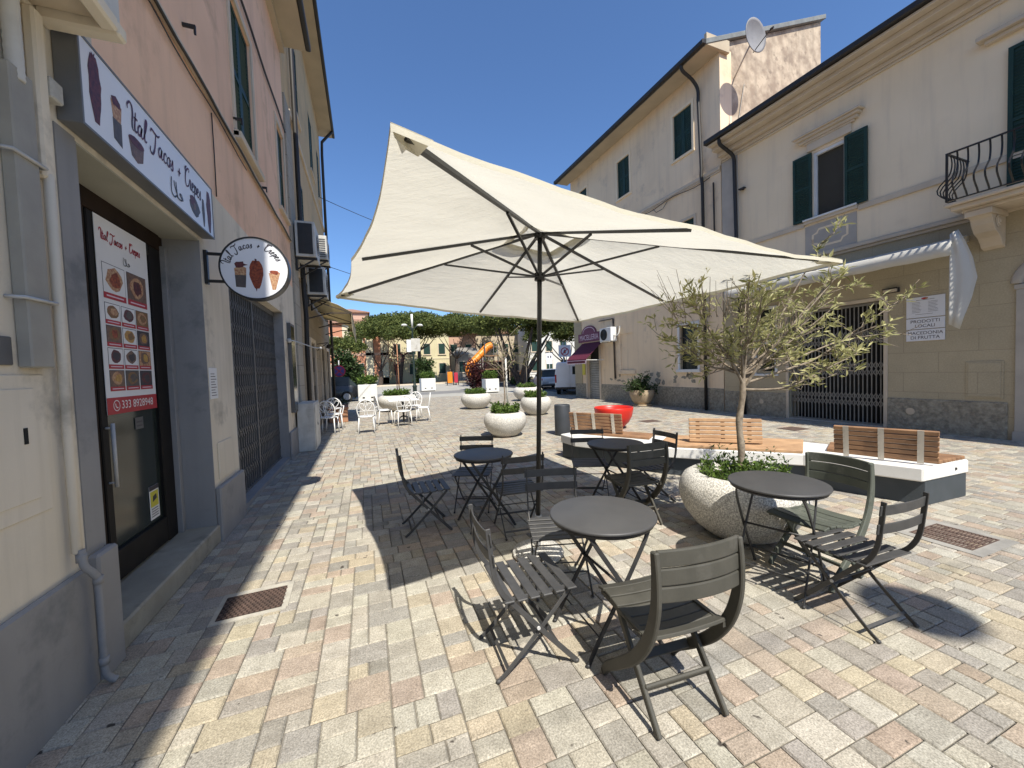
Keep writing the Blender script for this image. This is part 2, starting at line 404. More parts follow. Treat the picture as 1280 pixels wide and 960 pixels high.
M['plum_sign'] = pmat('plum_signboard', (0.16, 0.025, 0.07), (0.13, 0.02, 0.055), 3, 0.5, 0.02, 60)
M['pink_letter'] = pmat('pale_lettering', (0.7, 0.55, 0.62), (0.65, 0.5, 0.57), 3, 0.5, 0.0)
M['shutter'] = pmat('roller_shutter_grey', (0.32, 0.32, 0.30), (0.25, 0.25, 0.235), 4, 0.5, 0.04, 50)
M['lamp_green'] = pmat('dark_green_lamp_post', (0.02, 0.035, 0.03), (0.016, 0.028, 0.024), 6, 0.5, 0.03, 60)
M['asphalt'] = pmat('asphalt', (0.055, 0.055, 0.058), (0.045, 0.045, 0.047), 2, 0.9, 0.3, 80, world=True)
M['car_dark'] = pmat('dark_car_paint', (0.012, 0.013, 0.015), (0.014, 0.015, 0.018), 3, 0.25, 0.0, spec=0.6)
M['car_silver'] = pmat('silver_car_paint', (0.50, 0.51, 0.52), (0.46, 0.47, 0.48), 3, 0.3, 0.0, metal=0.3)
M['van_white'] = pmat('white_van_paint', (0.72, 0.73, 0.74), (0.68, 0.69, 0.70), 3, 0.3, 0.0)
M['tyre'] = pmat('tyre_rubber', (0.015, 0.015, 0.015), (0.02, 0.02, 0.02), 8, 0.85, 0.1, 40)
M['red_light'] = pmat('red_tail_light', (0.4, 0.015, 0.012), (0.35, 0.012, 0.01), 4, 0.25, 0.0)
M['orange'] = pmat('orange_plastic', (0.75, 0.24, 0.02), (0.68, 0.2, 0.02), 2, 0.4, 0.0)
M['purple_sign'] = pmat('faded_no_parking_blue', (0.10, 0.06, 0.24), (0.09, 0.05, 0.2), 3, 0.5, 0.0)
M['sign_red'] = pmat('sign_red', (0.45, 0.03, 0.06), (0.40, 0.03, 0.05), 3, 0.5, 0.0)
M['b_orange'] = pmat('orange_facade', (0.52, 0.24, 0.14), (0.46, 0.21, 0.125), 0.6, 0.9, 0.05, 10, streak=0.2)
M['b_cream'] = pmat('cream_facade', (0.64, 0.57, 0.40), (0.58, 0.51, 0.36), 0.5, 0.9, 0.05, 10, streak=0.2)
M['b_yellow'] = pmat('yellow_facade', (0.62, 0.56, 0.36), (0.57, 0.51, 0.32), 0.5, 0.9, 0.05, 10, streak=0.2)
M['b_pink'] = pmat('pink_facade', (0.56, 0.36, 0.26), (0.50, 0.32, 0.235), 0.5, 0.9, 0.05, 10, streak=0.2)
M['b_beige'] = pmat('beige_far_facade', (0.50, 0.42, 0.30), (0.44, 0.37, 0.27), 0.5, 0.9, 0.05, 10, streak=0.25)
M['b_white'] = pmat('white_facade', (0.68, 0.66, 0.60), (0.62, 0.60, 0.55), 0.5, 0.9, 0.05, 10, streak=0.2)
M['b_grey'] = pmat('grey_stone_tower', (0.27, 0.25, 0.22), (0.21, 0.195, 0.175), 0.9, 0.95, 0.1, 6, streak=0.3)

def cloth(name, c, trans, wr=0.25, sc=(1, 1, 1)):
    m, nt, b, out = new_mat(name)
    tc = nt.nodes.new('ShaderNodeTexCoord'); vec = tc.outputs['Object']
    col = mixc(nt, ramp(nt, noise(nt, vec, 2.2, 6), 0.35, 0.7), c, tuple(x * 0.93 for x in c))
    nt.links.new(col, b.inputs['Base Color']); b.inputs['Roughness'].default_value = 0.9; b.inputs['Specular IOR Level'].default_value = 0.1
    tr = nt.nodes.new('ShaderNodeBsdfTranslucent'); nt.links.new(col, tr.inputs[0])
    bp = nt.nodes.new('ShaderNodeBump'); bp.inputs['Strength'].default_value = wr; bp.inputs['Distance'].default_value = 0.02
    nt.links.new(noise(nt, vec, 6.0, 6, 0.7, mapping=sc), bp.inputs['Height'])
    nt.links.new(bp.outputs[0], b.inputs['Normal']); nt.links.new(bp.outputs[0], tr.inputs['Normal'])
    mx = nt.nodes.new('ShaderNodeMixShader'); mx.inputs[0].default_value = trans
    nt.links.new(b.outputs[0], mx.inputs[1]); nt.links.new(tr.outputs[0], mx.inputs[2]); nt.links.new(mx.outputs[0], out.inputs[0])
    return m
M['canopy'] = cloth('cream_parasol_cloth', (0.86, 0.84, 0.745), 0.42, 0.7, (1.0, 2.2, 1.0))
M['canopy_band'] = cloth('parasol_seam_cloth', (0.72, 0.68, 0.55), 0.25)
M['awn_cream'] = cloth('cream_awning_cloth', (0.70, 0.62, 0.42), 0.3)
M['awn_white'] = cloth('white_awning_cloth', (0.66, 0.645, 0.59), 0.2, 0.08)
# ------------------------------------------------------------------ camera (solved from the photograph)
CF, CH = 485.0, 1.55
CYAW, CPIT, CROLL = R(20.49), R(-2.17), R(2.0)
def setup_camera():
    cam = bpy.data.cameras.new('camera'); co = bpy.data.objects.new('camera', cam); COL.objects.link(co)
    cam.sensor_width = 36.0; cam.lens = CF / 1280 * 36.0; cam.clip_start = 0.05; cam.clip_end = 2000
    cy, sy, cp, sp = math.cos(CYAW), math.sin(CYAW), math.cos(CPIT), math.sin(CPIT)
    Rt = Vector((cy, -sy, 0)); Fw = Vector((sy * cp, cy * cp, sp)); Up = Rt.cross(Fw)
    c, s = math.cos(CROLL), math.sin(CROLL)
    X = Rt * c - Up * s; Y = Rt * s + Up * c; Z = -Fw
    m = Matrix.Identity(4)
    for i in range(3):
        m[i][0] = X[i]; m[i][1] = Y[i]; m[i][2] = Z[i]
    m[2][3] = CH
    co.matrix_world = m
    scene.camera = co
setup_camera()

# ------------------------------------------------------------------ light
def setup_light():
    w = bpy.data.worlds.new('World'); scene.world = w; w.use_nodes = True
    nt = w.node_tree; nt.nodes.clear()
    out = nt.nodes.new('ShaderNodeOutputWorld'); bg = nt.nodes.new('ShaderNodeBackground'); sky = nt.nodes.new('ShaderNodeTexSky')
    sky.sky_type = 'NISHITA'; sky.sun_disc = False
    d = Vector((-0.012, 0.73, -1.0)).normalized()
    sky.sun_elevation = math.asin(-d.z); sky.sun_rotation = math.atan2(-d.x, -d.y)
    sky.altitude = 0; sky.air_density = 1.0; sky.dust_density = 0.5; sky.ozone_density = 10.0
    bg.inputs[1].default_value = 0.115
    nt.links.new(sky.outputs[0], bg.inputs[0]); nt.links.new(bg.outputs[0], out.inputs[0])
    l = bpy.data.lights.new('sun', 'SUN'); l.energy = 4.5; l.angle = R(0.53); l.color = (1.0, 0.94, 0.84)
    o = bpy.data.objects.new('sun', l); COL.objects.link(o)
    o.rotation_euler = d.to_track_quat('-Z', 'Y').to_euler(); o.location = (0, -10, 20)
    v = scene.view_settings
    v.view_transform = 'Standard'; v.look = 'None'; v.exposure = 0.68; v.gamma = 1.0; v.use_curve_mapping = False
setup_light()
scene.cycles.max_bounces = 8
scene.cycles.use_denoising = True

# ------------------------------------------------------------------ right-hand wall frame
WANG = math.atan2(0.03, 1.0)
def RW(off, u, z=0.0):
    """point on the right-hand street wall: off = distance out from the wall, u = along the street"""
    c, s = math.cos(WANG), math.sin(WANG)
    return Vector((10.64 - s * u - off * c, u * c - off * s, z))

# ------------------------------------------------------------------ ground
def ground():
    m, nt, b, out = new_mat('paving_stone')
    at = nt.nodes.new('ShaderNodeAttribute'); at.attribute_name = 'tint'
    pos = nt.nodes.new('ShaderNodeNewGeometry').outputs['Position']
    sp = noise(nt, pos, 120, 3, 0.75)
    col = mixc(nt, 1.0, at.outputs['Color'], ramp(nt, sp, 0.33, 0.68, (0.52,) * 3, (1.25,) * 3), 'MULTIPLY')
    col = mixc(nt, 1.0, col, ramp(nt, noise(nt, pos, 11, 7, 0.72), 0.32, 0.7, (0.74, 0.73, 0.71), (1.1, 1.1, 1.09)), 'MULTIPLY')
    dirt = ramp(nt, noise(nt, pos, 0.9, 8, 0.68), 0.48, 0.70)
    mu = nd(nt, 'ShaderNodeMath', operation='MULTIPLY'); nt.links.new(dirt, mu.inputs[0]); mu.inputs[1].default_value = 0.30
    col = mixc(nt, mu.outputs[0], col, (0.21, 0.195, 0.165))
    spots = ramp(nt, noise(nt, pos, 9, 3, 0.5), 0.70, 0.73)
    col = mixc(nt, spots, col, (0.07, 0.06, 0.05))
    nt.links.new(col, b.inputs['Base Color']); b.inputs['Roughness'].default_value = 0.88; b.inputs['Specular IOR Level'].default_value = 0.25
    bp = nt.nodes.new('ShaderNodeBump'); bp.inputs['Strength'].default_value = 0.45; bp.inputs['Distance'].default_value = 0.004
    nt.links.new(noise(nt, pos, 130, 4, 0.65), bp.inputs['Height']); nt.links.new(bp.outputs[0], b.inputs['Normal'])
    pal = [((0.50, 0.475, 0.405), 30), ((0.44, 0.415, 0.35), 18), ((0.48, 0.41, 0.29), 12), ((0.45, 0.385, 0.28), 9), ((0.42, 0.325, 0.255), 14),
           ((0.38, 0.285, 0.225), 6), ((0.30, 0.285, 0.265), 20), ((0.255, 0.245, 0.23), 8), ((0.345, 0.33, 0.30), 12)]
    bag = [c for c, n in pal for _ in range(n)]
    rg = random.Random(11)
    V = []; F = []; T = []
    U = 0.050; X0, Y0 = -1.56, -2.4; NX, NY = 258, 529
    filled = [bytearray(NX) for _ in range(NY)]
    sizes = [(3, 2)] * 24 + [(2, 3)] * 15 + [(3, 3)] * 24 + [(2, 2)] * 13 + [(4, 2)] * 7 + [(4, 3)] * 10 + [(3, 4)] * 6
    for j in range(NY):
        for i in range(NX):
            if filled[j][i]: continue
            for _ in range(12):
                w, h = rg.choice(sizes)
                if i + w <= NX and j + h <= NY and not any(filled[j + b_][i + a_] for b_ in range(h) for a_ in range(w)):
                    rem = 0
                    while i + w + rem < NX and not filled[j][i + w + rem] and rem < 3: rem += 1
                    if rem == 1: w2 = w + 1; w = w2 if not any(filled[j + b_][i + w] for b_ in range(h)) else w
                    break
            else:
                w = h = 1
                while w < 3 and i + w < NX and not filled[j][i + w]: w += 1
                while h < 2 and j + h < NY and not any(filled[j + h][i + a_] for a_ in range(w)): h += 1
            for b_ in range(h):
                for a_ in range(w): filled[j + b_][i + a_] = 1
            c = rg.choice(bag); k = rg.uniform(0.93, 1.07)
            mx = 0.38; c = tuple(a_ * (1 - mx) + b_ * mx for a_, b_ in zip(c, (0.43, 0.395, 0.325)))
            c = (c[0] * k * rg.uniform(0.98, 1.02), c[1] * k, c[2] * k * rg.uniform(0.97, 1.03), 1)
            g = 0.0020; e = 0.0055
            z = [rg.uniform(-0.0013, 0.0013) for _ in range(4)]
            jt = lambda: rg.uniform(-0.0018, 0.0018)
            x0, x1, y0, y1 = X0 + i * U + g, X0 + (i + w) * U - g, Y0 + j * U + g, Y0 + (j + h) * U - g
            n = len(V)
            if y0 > 9:
                V += [(x0 + 0.002, y0 + 0.002, 0), (x1 - 0.002, y0 + 0.002, 0), (x1 - 0.002, y1 - 0.002, 0), (x0 + 0.002, y1 - 0.002, 0)]
                F.append((n, n + 1, n + 2, n + 3)); T.append(c)
            else:
                V += [(x0 + e + jt(), y0 + e + jt(), z[0]), (x1 - e + jt(), y0 + e + jt(), z[1]), (x1 - e + jt(), y1 - e + jt(), z[2]), (x0 + e + jt(), y1 - e + jt(), z[3]),
                      (x0, y0, -0.007), (x1, y0, -0.007), (x1, y1, -0.007), (x0, y1, -0.007)]
                F += [(n, n + 1, n + 2, n + 3), (n + 4, n + 5, n + 1, n), (n + 5, n + 6, n + 2, n + 1), (n + 6, n + 7, n + 3, n + 2), (n + 7, n + 4, n, n + 3)]
                T += [c] * 5
    me = bpy.data.meshes.new('paving'); me.from_pydata(V, [], F); me.materials.append(m)
    at = me.color_attributes.new('tint', 'FLOAT_COLOR', 'CORNER')
    buf = []
    for f, c in zip(F, T): buf += list(c) * len(f)
    at.data.foreach_set('color', buf)
    o = bpy.data.objects.new('paving', me); COL.objects.link(o); tag(o, 'street paved with mixed grey, yellow and pink stone setts', 'pavement', kind='structure')
    g = MB(); g.add([(-600, -300, -0.012), (600, -300, -0.012), (600, 900, -0.012), (-600, 900, -0.012)], [(0, 1, 2, 3)])
    tag(g.build('ground', pmat('sandy_ground', (0.23, 0.21, 0.175), (0.17, 0.155, 0.13), 5, 0.95, 0.3, 60, world=True)), 'sandy ground under the setts and beyond the square', 'ground', kind='structure')
    g = MB(); g.add([(-40, 24.05, -0.004), (60, 24.05, -0.004), (60, 52, -0.004), (-40, 52, -0.004)], [(0, 1, 2, 3)])
    tag(g.build('piazza', pmat('pale_square_paving', (0.37, 0.355, 0.31), (0.30, 0.29, 0.255), 1.2, 0.9, 0.2, 30, c3=(0.25, 0.24, 0.22), s3=0.25, world=True)), 'pale open square beyond the paved street', 'square', kind='structure')
    g = MB(); g.add([(-40, 27.4, 0.0), (9.5, 27.4, 0.0), (9.5, 31.2, 0.0), (-40, 31.2, 0.0)], [(0, 1, 2, 3)])
    tag(g.build('cross_street', pmat('grey_lane', (0.20, 0.195, 0.185), (0.16, 0.157, 0.15), 2, 0.9, 0.2, 40, world=True)), 'grey lane crossing the square', 'lane', kind='structure')
    g = MB(); g.add([(11.32, 17.9, 0.0), (40, 17.9, 0.0), (40, 60, 0.0), (11.32, 60, 0.0)], [(0, 1, 2, 3)])
    tag(g.build('side_road', M['asphalt']), 'dark asphalt side road beside the butcher shop', 'road', kind='structure')
    g = MB(); g.add([(-40, 18.5, 0.003), (-1.62, 18.5, 0.003), (-1.62, 27.4, 0.003), (-40, 27.4, 0.003)], [(0, 1, 2, 3)])
    tag(g.build('side_street', M['asphalt']), 'asphalt side street behind the left row of houses', 'road', kind='structure')
    # park edge
    g = MB(); g.box(-14, 50.2, 0, 9.5, 50.55, 0.16); g.box(9.5, 44, 0, 9.8, 50.55, 0.16)
    tag(g.build('park_kerb', M['trim']), 'low pale kerb round the pine garden', 'kerb', kind='structure')
    g = MB(); g.add([(-14, 50.55, 0.02), (40, 50.55, 0.02), (40, 62, 0.02), (-14, 62, 0.02)], [(0, 1, 2, 3)])
    tag(g.build('park_ground', pmat('dry_earth', (0.27, 0.22, 0.15), (0.2, 0.17, 0.11), 1, 0.95, 0.2, 20, world=True)), 'dry earth under the pines', 'ground', kind='structure')
ground()
# ------------------------------------------------------------------ wall with openings (local: Y along wall, Z up; front at x0, back at x1)
def wall_open(mb, xf, xb, y0, y1, z0, z1, holes, m=0):
    ys = sorted({y0, y1, *[min(max(h[0], y0), y1) for h in holes], *[min(max(h[1], y0), y1) for h in holes]})
    zs = sorted({z0, z1, *[min(max(h[2], z0), z1) for h in holes], *[min(max(h[3], z0), z1) for h in holes]})
    def solid(i, j):
        if i < 0 or j < 0 or i >= len(ys) - 1 or j >= len(zs) - 1: return None
        cy = (ys[i] + ys[i + 1]) / 2; cz = (zs[j] + zs[j + 1]) / 2
        return not any(h[0] < cy < h[1] and h[2] < cz < h[3] for h in holes)
    for i in range(len(ys) - 1):
        for j in range(len(zs) - 1):
            if not solid(i, j): continue
            a, b, c, d = ys[i], ys[i + 1], zs[j], zs[j + 1]
            mb.add([(xf, a, c), (xf, b, c), (xf, b, d), (xf, a, d)], [(0, 1, 2, 3)], m)
            for (di, dj, q) in ((-1, 0, [(xf, a, c), (xf, a, d), (xb, a, d), (xb, a, c)]), (1, 0, [(xf, b, c), (xb, b, c), (xb, b, d), (xf, b, d)]),
                                (0, -1, [(xf, a, c), (xb, a, c), (xb, b, c), (xf, b, c)]), (0, 1, [(xf, a, d), (xf, b, d), (xb, b, d), (xb, a, d)])):
                if solid(i + di, j + dj) is not True: mb.add(q, [(0, 1, 2, 3)], m)

def louvre(mb, x, y0, y1, z0, z1, t=0.04, m=0, step=0.055):
    """shutter leaf facing +-x, centred on x"""
    f = 0.06
    mb.box(x - t / 2, y0, z0, x + t / 2, y0 + f, z1, m); mb.box(x - t / 2, y1 - f, z0, x + t / 2, y1, z1, m)
    mb.box(x - t / 2, y0 + f, z0, x + t / 2, y1 - f, z0 + f, m); mb.box(x - t / 2, y0 + f, z1 - f, x + t / 2, y1 - f, z1, m)
    mb.box(x - 0.004, y0 + f, z0 + f, x + 0.004, y1 - f, z1 - f, m)
    zm = (z0 + z1) / 2; mb.box(x - t / 2, y0 + f, zm - 0.03, x + t / 2, y1 - f, zm + 0.03, m)
    z = z0 + f
    while z < z1 - f - step:
        if not (zm - 0.03 - step < z < zm + 0.03):
            mb.bar((x, y0 + f, z + step / 2), (x, y1 - f, z + step / 2), 0.048, 0.008, m, side=(0.7, 0, 0.7))
        z += step

WX = -1.40
# ---- house with the snack bar
def house_snack():
    b = empty('town_house', (WX, 4.0, 0), 0, 'salmon plastered house with cream ground floor holding the snack bar and a barred shop front', 'house')
    L = (-WX, -4.0, 0)   # children are modelled in world coordinates
    def P(mb, name, mat, bevel=0.0, parent=b): return mb.build(name, mat, parent, L if parent is b else (0, 0, 0), 0, bevel)
    shop = (2.78, 4.42, 0.0, 2.85); gate = (5.2, 8.2, 0.0, 2.74)
    w = MB(); wall_open(w, WX, WX - 0.5, -9.0, 9.5, 0, 3.46, [shop, gate]); P(w, 'wall', M['cream_wall'])
    w = MB(); wins = [(5.87, 6.83, 4.63, 6.45), (8.57, 9.25, 4.80, 6.45)]
    wall_open(w, WX, WX - 0.5, 3.0, 9.5, 3.46, 8.5, wins); P(w, 'wall', M['salmon'])
    w = MB(); wall_open(w, WX, WX - 0.5, -9.0, 3.0, 3.46, 8.5, []); P(w, 'wall', M['cream_wall'])
    w = MB(); w.box(-9, -9, 0, WX - 0.5, 9.5, 8.5); P(w, 'interior', M['interior'])
    # grey plinths
    for bx in ((WX, -9.0, -0.01, WX + 0.03, 2.62, 0.62), (WX, 2.62, -0.01, WX + 0.055, 2.795, 0.66), (WX, 4.42, -0.01, WX + 0.05, 5.19, 0.52), (WX, 8.2, -0.01, WX + 0.04, 9.48, 0.52)):
        w = MB(); w.box(*bx); P(w, 'plinth', M['grey_paint'], 0.012)
    # grey paint: strip left of the shop opening and its right reveal
    for bx in ((WX, 2.63, 0.66, WX + 0.006, 2.777, 2.86), (WX - 0.5, 4.412, 0.0, WX + 0.004, 4.424, 2.847), (WX - 0.5, 2.776, 0.0, WX + 0.004, 2.788, 2.847), (WX - 0.2, 5.194, 0.0, WX + 0.003, 5.208, 2.735), (WX - 0.2, 8.192, 0.0, WX + 0.003, 8.206, 2.735)):
        w = MB(); w.box(*bx); P(w, 'painted_reveal', M['grey_paint'])
    w = MB(); w.box(WX - 0.3, 2.79, 2.838, WX + 0.002, 4.41, 2.848); P(w, 'lintel', M['soffit'])
    # stone step
    w = MB(); w.box(-1.98, 2.80, 0, -1.375, 4.44, 0.165); P(w, 'step', M['step'], 0.012)
    # door set at x=-1.66
    xd = -1.66
    fr = MB(); fr.box(xd - 0.08, 2.79, 0.165, xd, 2.90, 2.838); fr.box(xd - 0.08, 4.33, 0.165, xd - 0.01, 4.41, 2.838); fr.box(xd - 0.08, 2.90, 2.70, xd, 4.33, 2.838)
    fr.box(xd - 0.06, 3.25, 0.165, xd + 0.005, 3.33, 2.70); fr.box(xd - 0.06, 2.9, 2.42, xd, 3.25, 2.46)
    df = P(fr, 'door_frame', M['wood_door'], 0.006)
    gl = MB(); gl.box(xd - 0.05, 2.9, 0.165, xd - 0.035, 3.25, 2.70); P(gl, 'side_pane', M['glass'])
    d = MB(); y0, y1 = 3.335, 4.185
    d.box(xd - 0.05, y0, 0.19, xd + 0.012, y0 + 0.075, 2.69); d.box(xd - 0.05, y1 - 0.075, 0.19, xd + 0.012, y1, 2.69)
    d.box(xd - 0.05, y0 + 0.075, 0.19, xd + 0.012, y1 - 0.075, 0.40); d.box(xd - 0.05, y0 + 0.075, 2.60, xd + 0.012, y1 - 0.075, 2.69)
    d.box(xd - 0.03, y1 + 0.002, 0.165, xd - 0.004, 4.33, 2.70)
    do = P(d, 'door', M['door_dark'], 0.006)
    g = MB(); g.box(xd - 0.03, y0 + 0.075, 0.40, xd - 0.015, y1 - 0.075, 2.60); g.build('pane', M['glass'], do)
    h = MB(); h.tube([(xd + 0.05, 3.372, 0.85), (xd + 0.05, 3.372, 1.28)], 0.012, 8); h.tube([(xd, 3.372, 0.88), (xd + 0.05, 3.372, 0.88)], 0.008, 6); h.tube([(xd, 3.372, 1.25), (xd + 0.05, 3.372, 1.25)], 0.008, 6)
    h.build('handle', M['steel'], do)
    dk = MB(); dk.box(xd - 0.02, 4.345, 0.165, xd + 0.03, 4.405, 2.75); P(dk, 'door_track', M['grey_paint'], 0.004)
    # folding gate in the second opening
    gt = MB(); xg = WX - 0.16
    gt.box(xg - 0.03, 5.21, 2.66, xg + 0.03, 8.19, 2.735); gt.box(xg - 0.03, 5.21, 0.06, xg + 0.03, 8.19, 0.085)
    n = 30
    for i in range(n + 1):
        y = 5.22 + i * (2.95 / n); gt.box(xg - 0.012, y - 0.011, 0.085, xg + 0.012, y + 0.011, 2.66)
    for k in range(9):
        z = 0.25 + k * 0.27
        for i in range(n):
            ya = 5.22 + i * (2.95 / n); yb = ya + 2.95 / n
            gt.bar((xg + 0.014, ya, z), (xg + 0.014, yb, z + 0.13), 0.004, 0.016, side=(1, 0, 0)); gt.bar((xg + 0.018, ya, z + 0.13), (xg + 0.018, yb, z), 0.004, 0.016, side=(1, 0, 0))
    gt.box(xg - 0.03, 6.66, 0.085, xg + 0.03, 6.72, 2.66)
    P(gt, 'folding_gate', M['gate_grey'])
    bk = MB(); bk.box(WX - 0.497, 5.2, 0.0, WX - 0.45, 8.2, 2.74); P(bk, 'shop_interior', M['interior'])
    s = MB(); s.box(WX - 0.3, 5.205, 0, WX - 0.005, 8.195, 0.06); P(s, 'threshold', M['grey_paint'])
    # string course and gas cable
    s = MB(); s.box(WX, 3.0, 4.42, WX + 0.035, 9.49, 4.49); s.box(WX, 5.75, 4.53, WX + 0.09, 6.95, 4.62); P(s, 'string_course', M['trim'], 0.008)
    # windows
    for (ya, yb, za, zb) in wins:
        f = MB()
        f.box(WX, ya - 0.09, za - 0.0, WX + 0.02, ya, zb + 0.09); f.box(WX, yb, za, WX + 0.02, yb + 0.09, zb + 0.09); f.box(WX, ya, zb, WX + 0.02, yb, zb + 0.09)
        f.box(WX, ya - 0.12, za - 0.07, WX + 0.06, yb + 0.12, za - 0.003)
        wo = P(f, 'window', M['trim'])
        q = MB(); ym = (ya + yb) / 2; louvre(q, WX - 0.05, ya + 0.005, ym - 0.003, za, zb); q.build('shutter', M['green'], wo)
        q = MB(); louvre(q, WX - 0.05, ym + 0.003, yb - 0.005, za, zb); q.build('shutter', M['green'], wo)
        q = MB(); q.box(WX - 0.2, ya, za, WX - 0.15, yb, zb); q.build('pane', M['glass'], wo)
    # eave, gutter, roof
    e = MB(); e.box(WX - 0.5, -9, 8.50, WX + 0.50, 9.5, 8.60); e.box(WX, -9, 8.36, WX + 0.10, 9.5, 8.499); P(e, 'eave', M['eave'])
    e = MB(); e.box(WX + 0.502, -9, 8.50, WX + 0.60, 9.51, 8.64); P(e, 'gutter', M['gutter'], 0.02)
    e = MB(); e.add([(WX + 0.54, -9, 8.645), (WX + 0.54, 9.5, 8.645), (-9, 9.5, 10.9), (-9, -9, 10.9), (WX + 0.54, -9, 8.61), (WX + 0.54, 9.5, 8.61), (-9, 9.5, 8.6), (-9, -9, 8.6)],
                    [(0, 1, 2, 3), (7, 6, 5, 4), (0, 4, 5, 1), (1, 5, 6, 2), (2, 6, 7, 3), (3, 7, 4, 0)]); P(e, 'roof', M['roof_tile'])
    # meter cupboard in the wall and its trunking
    u = MB(); u.box(WX, 1.55, 0.98, WX + 0.008, 2.43, 1.60); u.box(WX + 0.008, 1.65, 1.05, WX + 0.014, 2.36, 1.54)
    up = P(u, 'meter_cupboard', M['cream_wall'], 0.003)
    k = MB(); k.box(WX + 0.014, 2.285, 1.30, WX + 0.017, 2.305, 1.37); k.build('keyhole', M['interior'], up)
    k = MB(); k.box(WX, 2.15, 1.64, WX + 0.012, 2.27, 1.76); P(k, 'cover_plate', M['gate_grey'], 0.004)
    k = MB(); k.box(WX, 4.55, 0.57, WX + 0.012, 4.96, 0.93); P(k, 'wall_hatch', M['cream_wall'], 0.004)
    # iron shutter catches
    for (y, z) in ((4.35, 4.72), (5.78, 4.76), (6.97, 4.45)):
        c = MB(); c.box(WX, y, z, WX + 0.10, y + 0.02, z + 0.03); c.box(WX + 0.085, y, z - 0.05, WX + 0.10, y + 0.02, z); P(c, 'shutter_catch', M['gutter'])
    return b
house_snack()

# trunking, conduit and pipes fixed to the wall
def left_pipes():
    t = MB(); t.box(WX, 2.305, 1.63, WX + 0.05, 2.435, 2.93)
    o = t.build('cable_trunking', M['trunking'], bevel=0.006); tag(o, 'grey metal cable channel clipped to the cream wall above the meter cupboard', 'cable channel')
    for z in (1.93, 2.55):
        c = MB(); c.tube([(WX, 2.27, z), (WX + 0.055, 2.28, z), (WX + 0.058, 2.46, z), (WX, 2.475, z)], 0.008, 6); c.build('clamp', M['steel'], o)
    c = MB(); pts = catmull([(WX + 0.03, 2.37, 2.88), (WX + 0.035, 2.36, 3.1), (WX + 0.06, 2.30, 3.35), (WX + 0.06, 2.15, 3.7)], 14)
    c.tube(pts, [0.031 if i % 2 else 0.0285 for i in range(len(pts))], 10)
    tag(c.build('corrugated_conduit', M['white_dirty']), 'ribbed pale conduit running up from the metal cable channel', 'conduit')
    p = MB(); p.box(WX, 2.475, 2.52, WX + 0.045, 2.545, 3.30); p.tube([(WX + 0.035, 2.51, 2.55), (WX + 0.035, 2.505, 0.72)], 0.02, 10)
    o = p.build('cream_pipe', M['cream_wall'], bevel=0.01); tag(o, 'cream painted wall pipe beside the grey door strip', 'pipe')
    p = MB(); p.tube(catmull([(WX + 0.05, 2.505, 0.74), (WX + 0.06, 2.50, 0.66), (WX + 0.078, 2.53, 0.60), (WX + 0.082, 2.55, 0.52), (WX + 0.082, 2.55, 0.12), (WX + 0.095, 2.56, 0.04), (WX + 0.115, 2.57, 0.018)], 5), 0.0165, 12)
    o = p.build('drain_pipe', M['grey_paint']); tag(o, 'grey painted drain pipe bending round the plinth down to the paving', 'pipe')
    for z in (0.70, 0.56, 0.14):
        c = MB(); c.tube([(WX + 0.05 if z > 0.65 else WX + 0.082, 2.505 if z > 0.65 else 2.55, z - 0.02), (WX + 0.05 if z > 0.65 else WX + 0.082, 2.505 if z > 0.65 else 2.55, z + 0.02)], 0.021, 12); c.build('collar', M['grey_paint'], o)
    c = MB(); c.box(-1.398, 2.545, 2.93, -1.345, 2.625, 3.03)
    tag(c.build('sensor_box', M['white_dirty'], bevel=0.008), 'small white box on the wall at the end of the long shop sign', 'sensor box')
    # gas cable along the string course and the second cable higher up
    c = MB(); pts = [(WX + 0.05, 3.0 + i * 0.35, 4.405 + 0.012 * math.sin(i * 1.7)) for i in range(19)]; c.tube(pts, 0.014, 6)
    pts = [(WX + 0.03, 3.0 + i * 0.35, 4.34 + 0.02 * math.sin(i * 1.3)) for i in range(10)]; c.tube(pts, 0.006, 5)
    tag(c.build('cable', M['gutter']), 'dark cable bundle running along the moulding of the salmon wall', 'cable')
    c = MB(); pts = [(WX + 0.03, 4.2 + i * 0.35, 6.72 + 0.02 * math.sin(i * 1.1)) for i in range(16)]; c.tube(pts, 0.016, 6)
    tag(c.build('cable', M['gutter']), 'dark cable stretched along the salmon wall above the green shutters', 'cable')
    c = MB(); c.tube([(WX + 0.012, 4.95, 3.47), (WX + 0.012, 4.96, 3.9), (WX + 0.012, 4.955, 4.33)], 0.006, 5)
    tag(c.build('cable', M['gutter']), 'thin cable dropping from the moulding to the end of the long shop sign', 'cable')
left_pipes()

def hood():
    b = empty('balcony_hood', (WX, 2.2, 3.3), 0, 'peeling cream slab jutting from the wall over the start of the shop sign', 'canopy slab')
    w = MB(); w.box(0, -2.4, 0.06, 0.30, 0.42, 0.30); w.build('slab', M['white_dirty'], b, bevel=0.01)
    w = MB(); w.box(0.0, 0.36, 0.0, 0.315, 0.44, 0.075); w.box(0.245, -2.4, 0.0, 0.318, 0.355, 0.075); w.build('moulding', M['cream_wall'], b, bevel=0.012)
    w = MB(); w.box(0.0, -2.4, 0.052, 0.24, 0.355, 0.058); w.build('soffit_board', M['trim'], b)
hood()

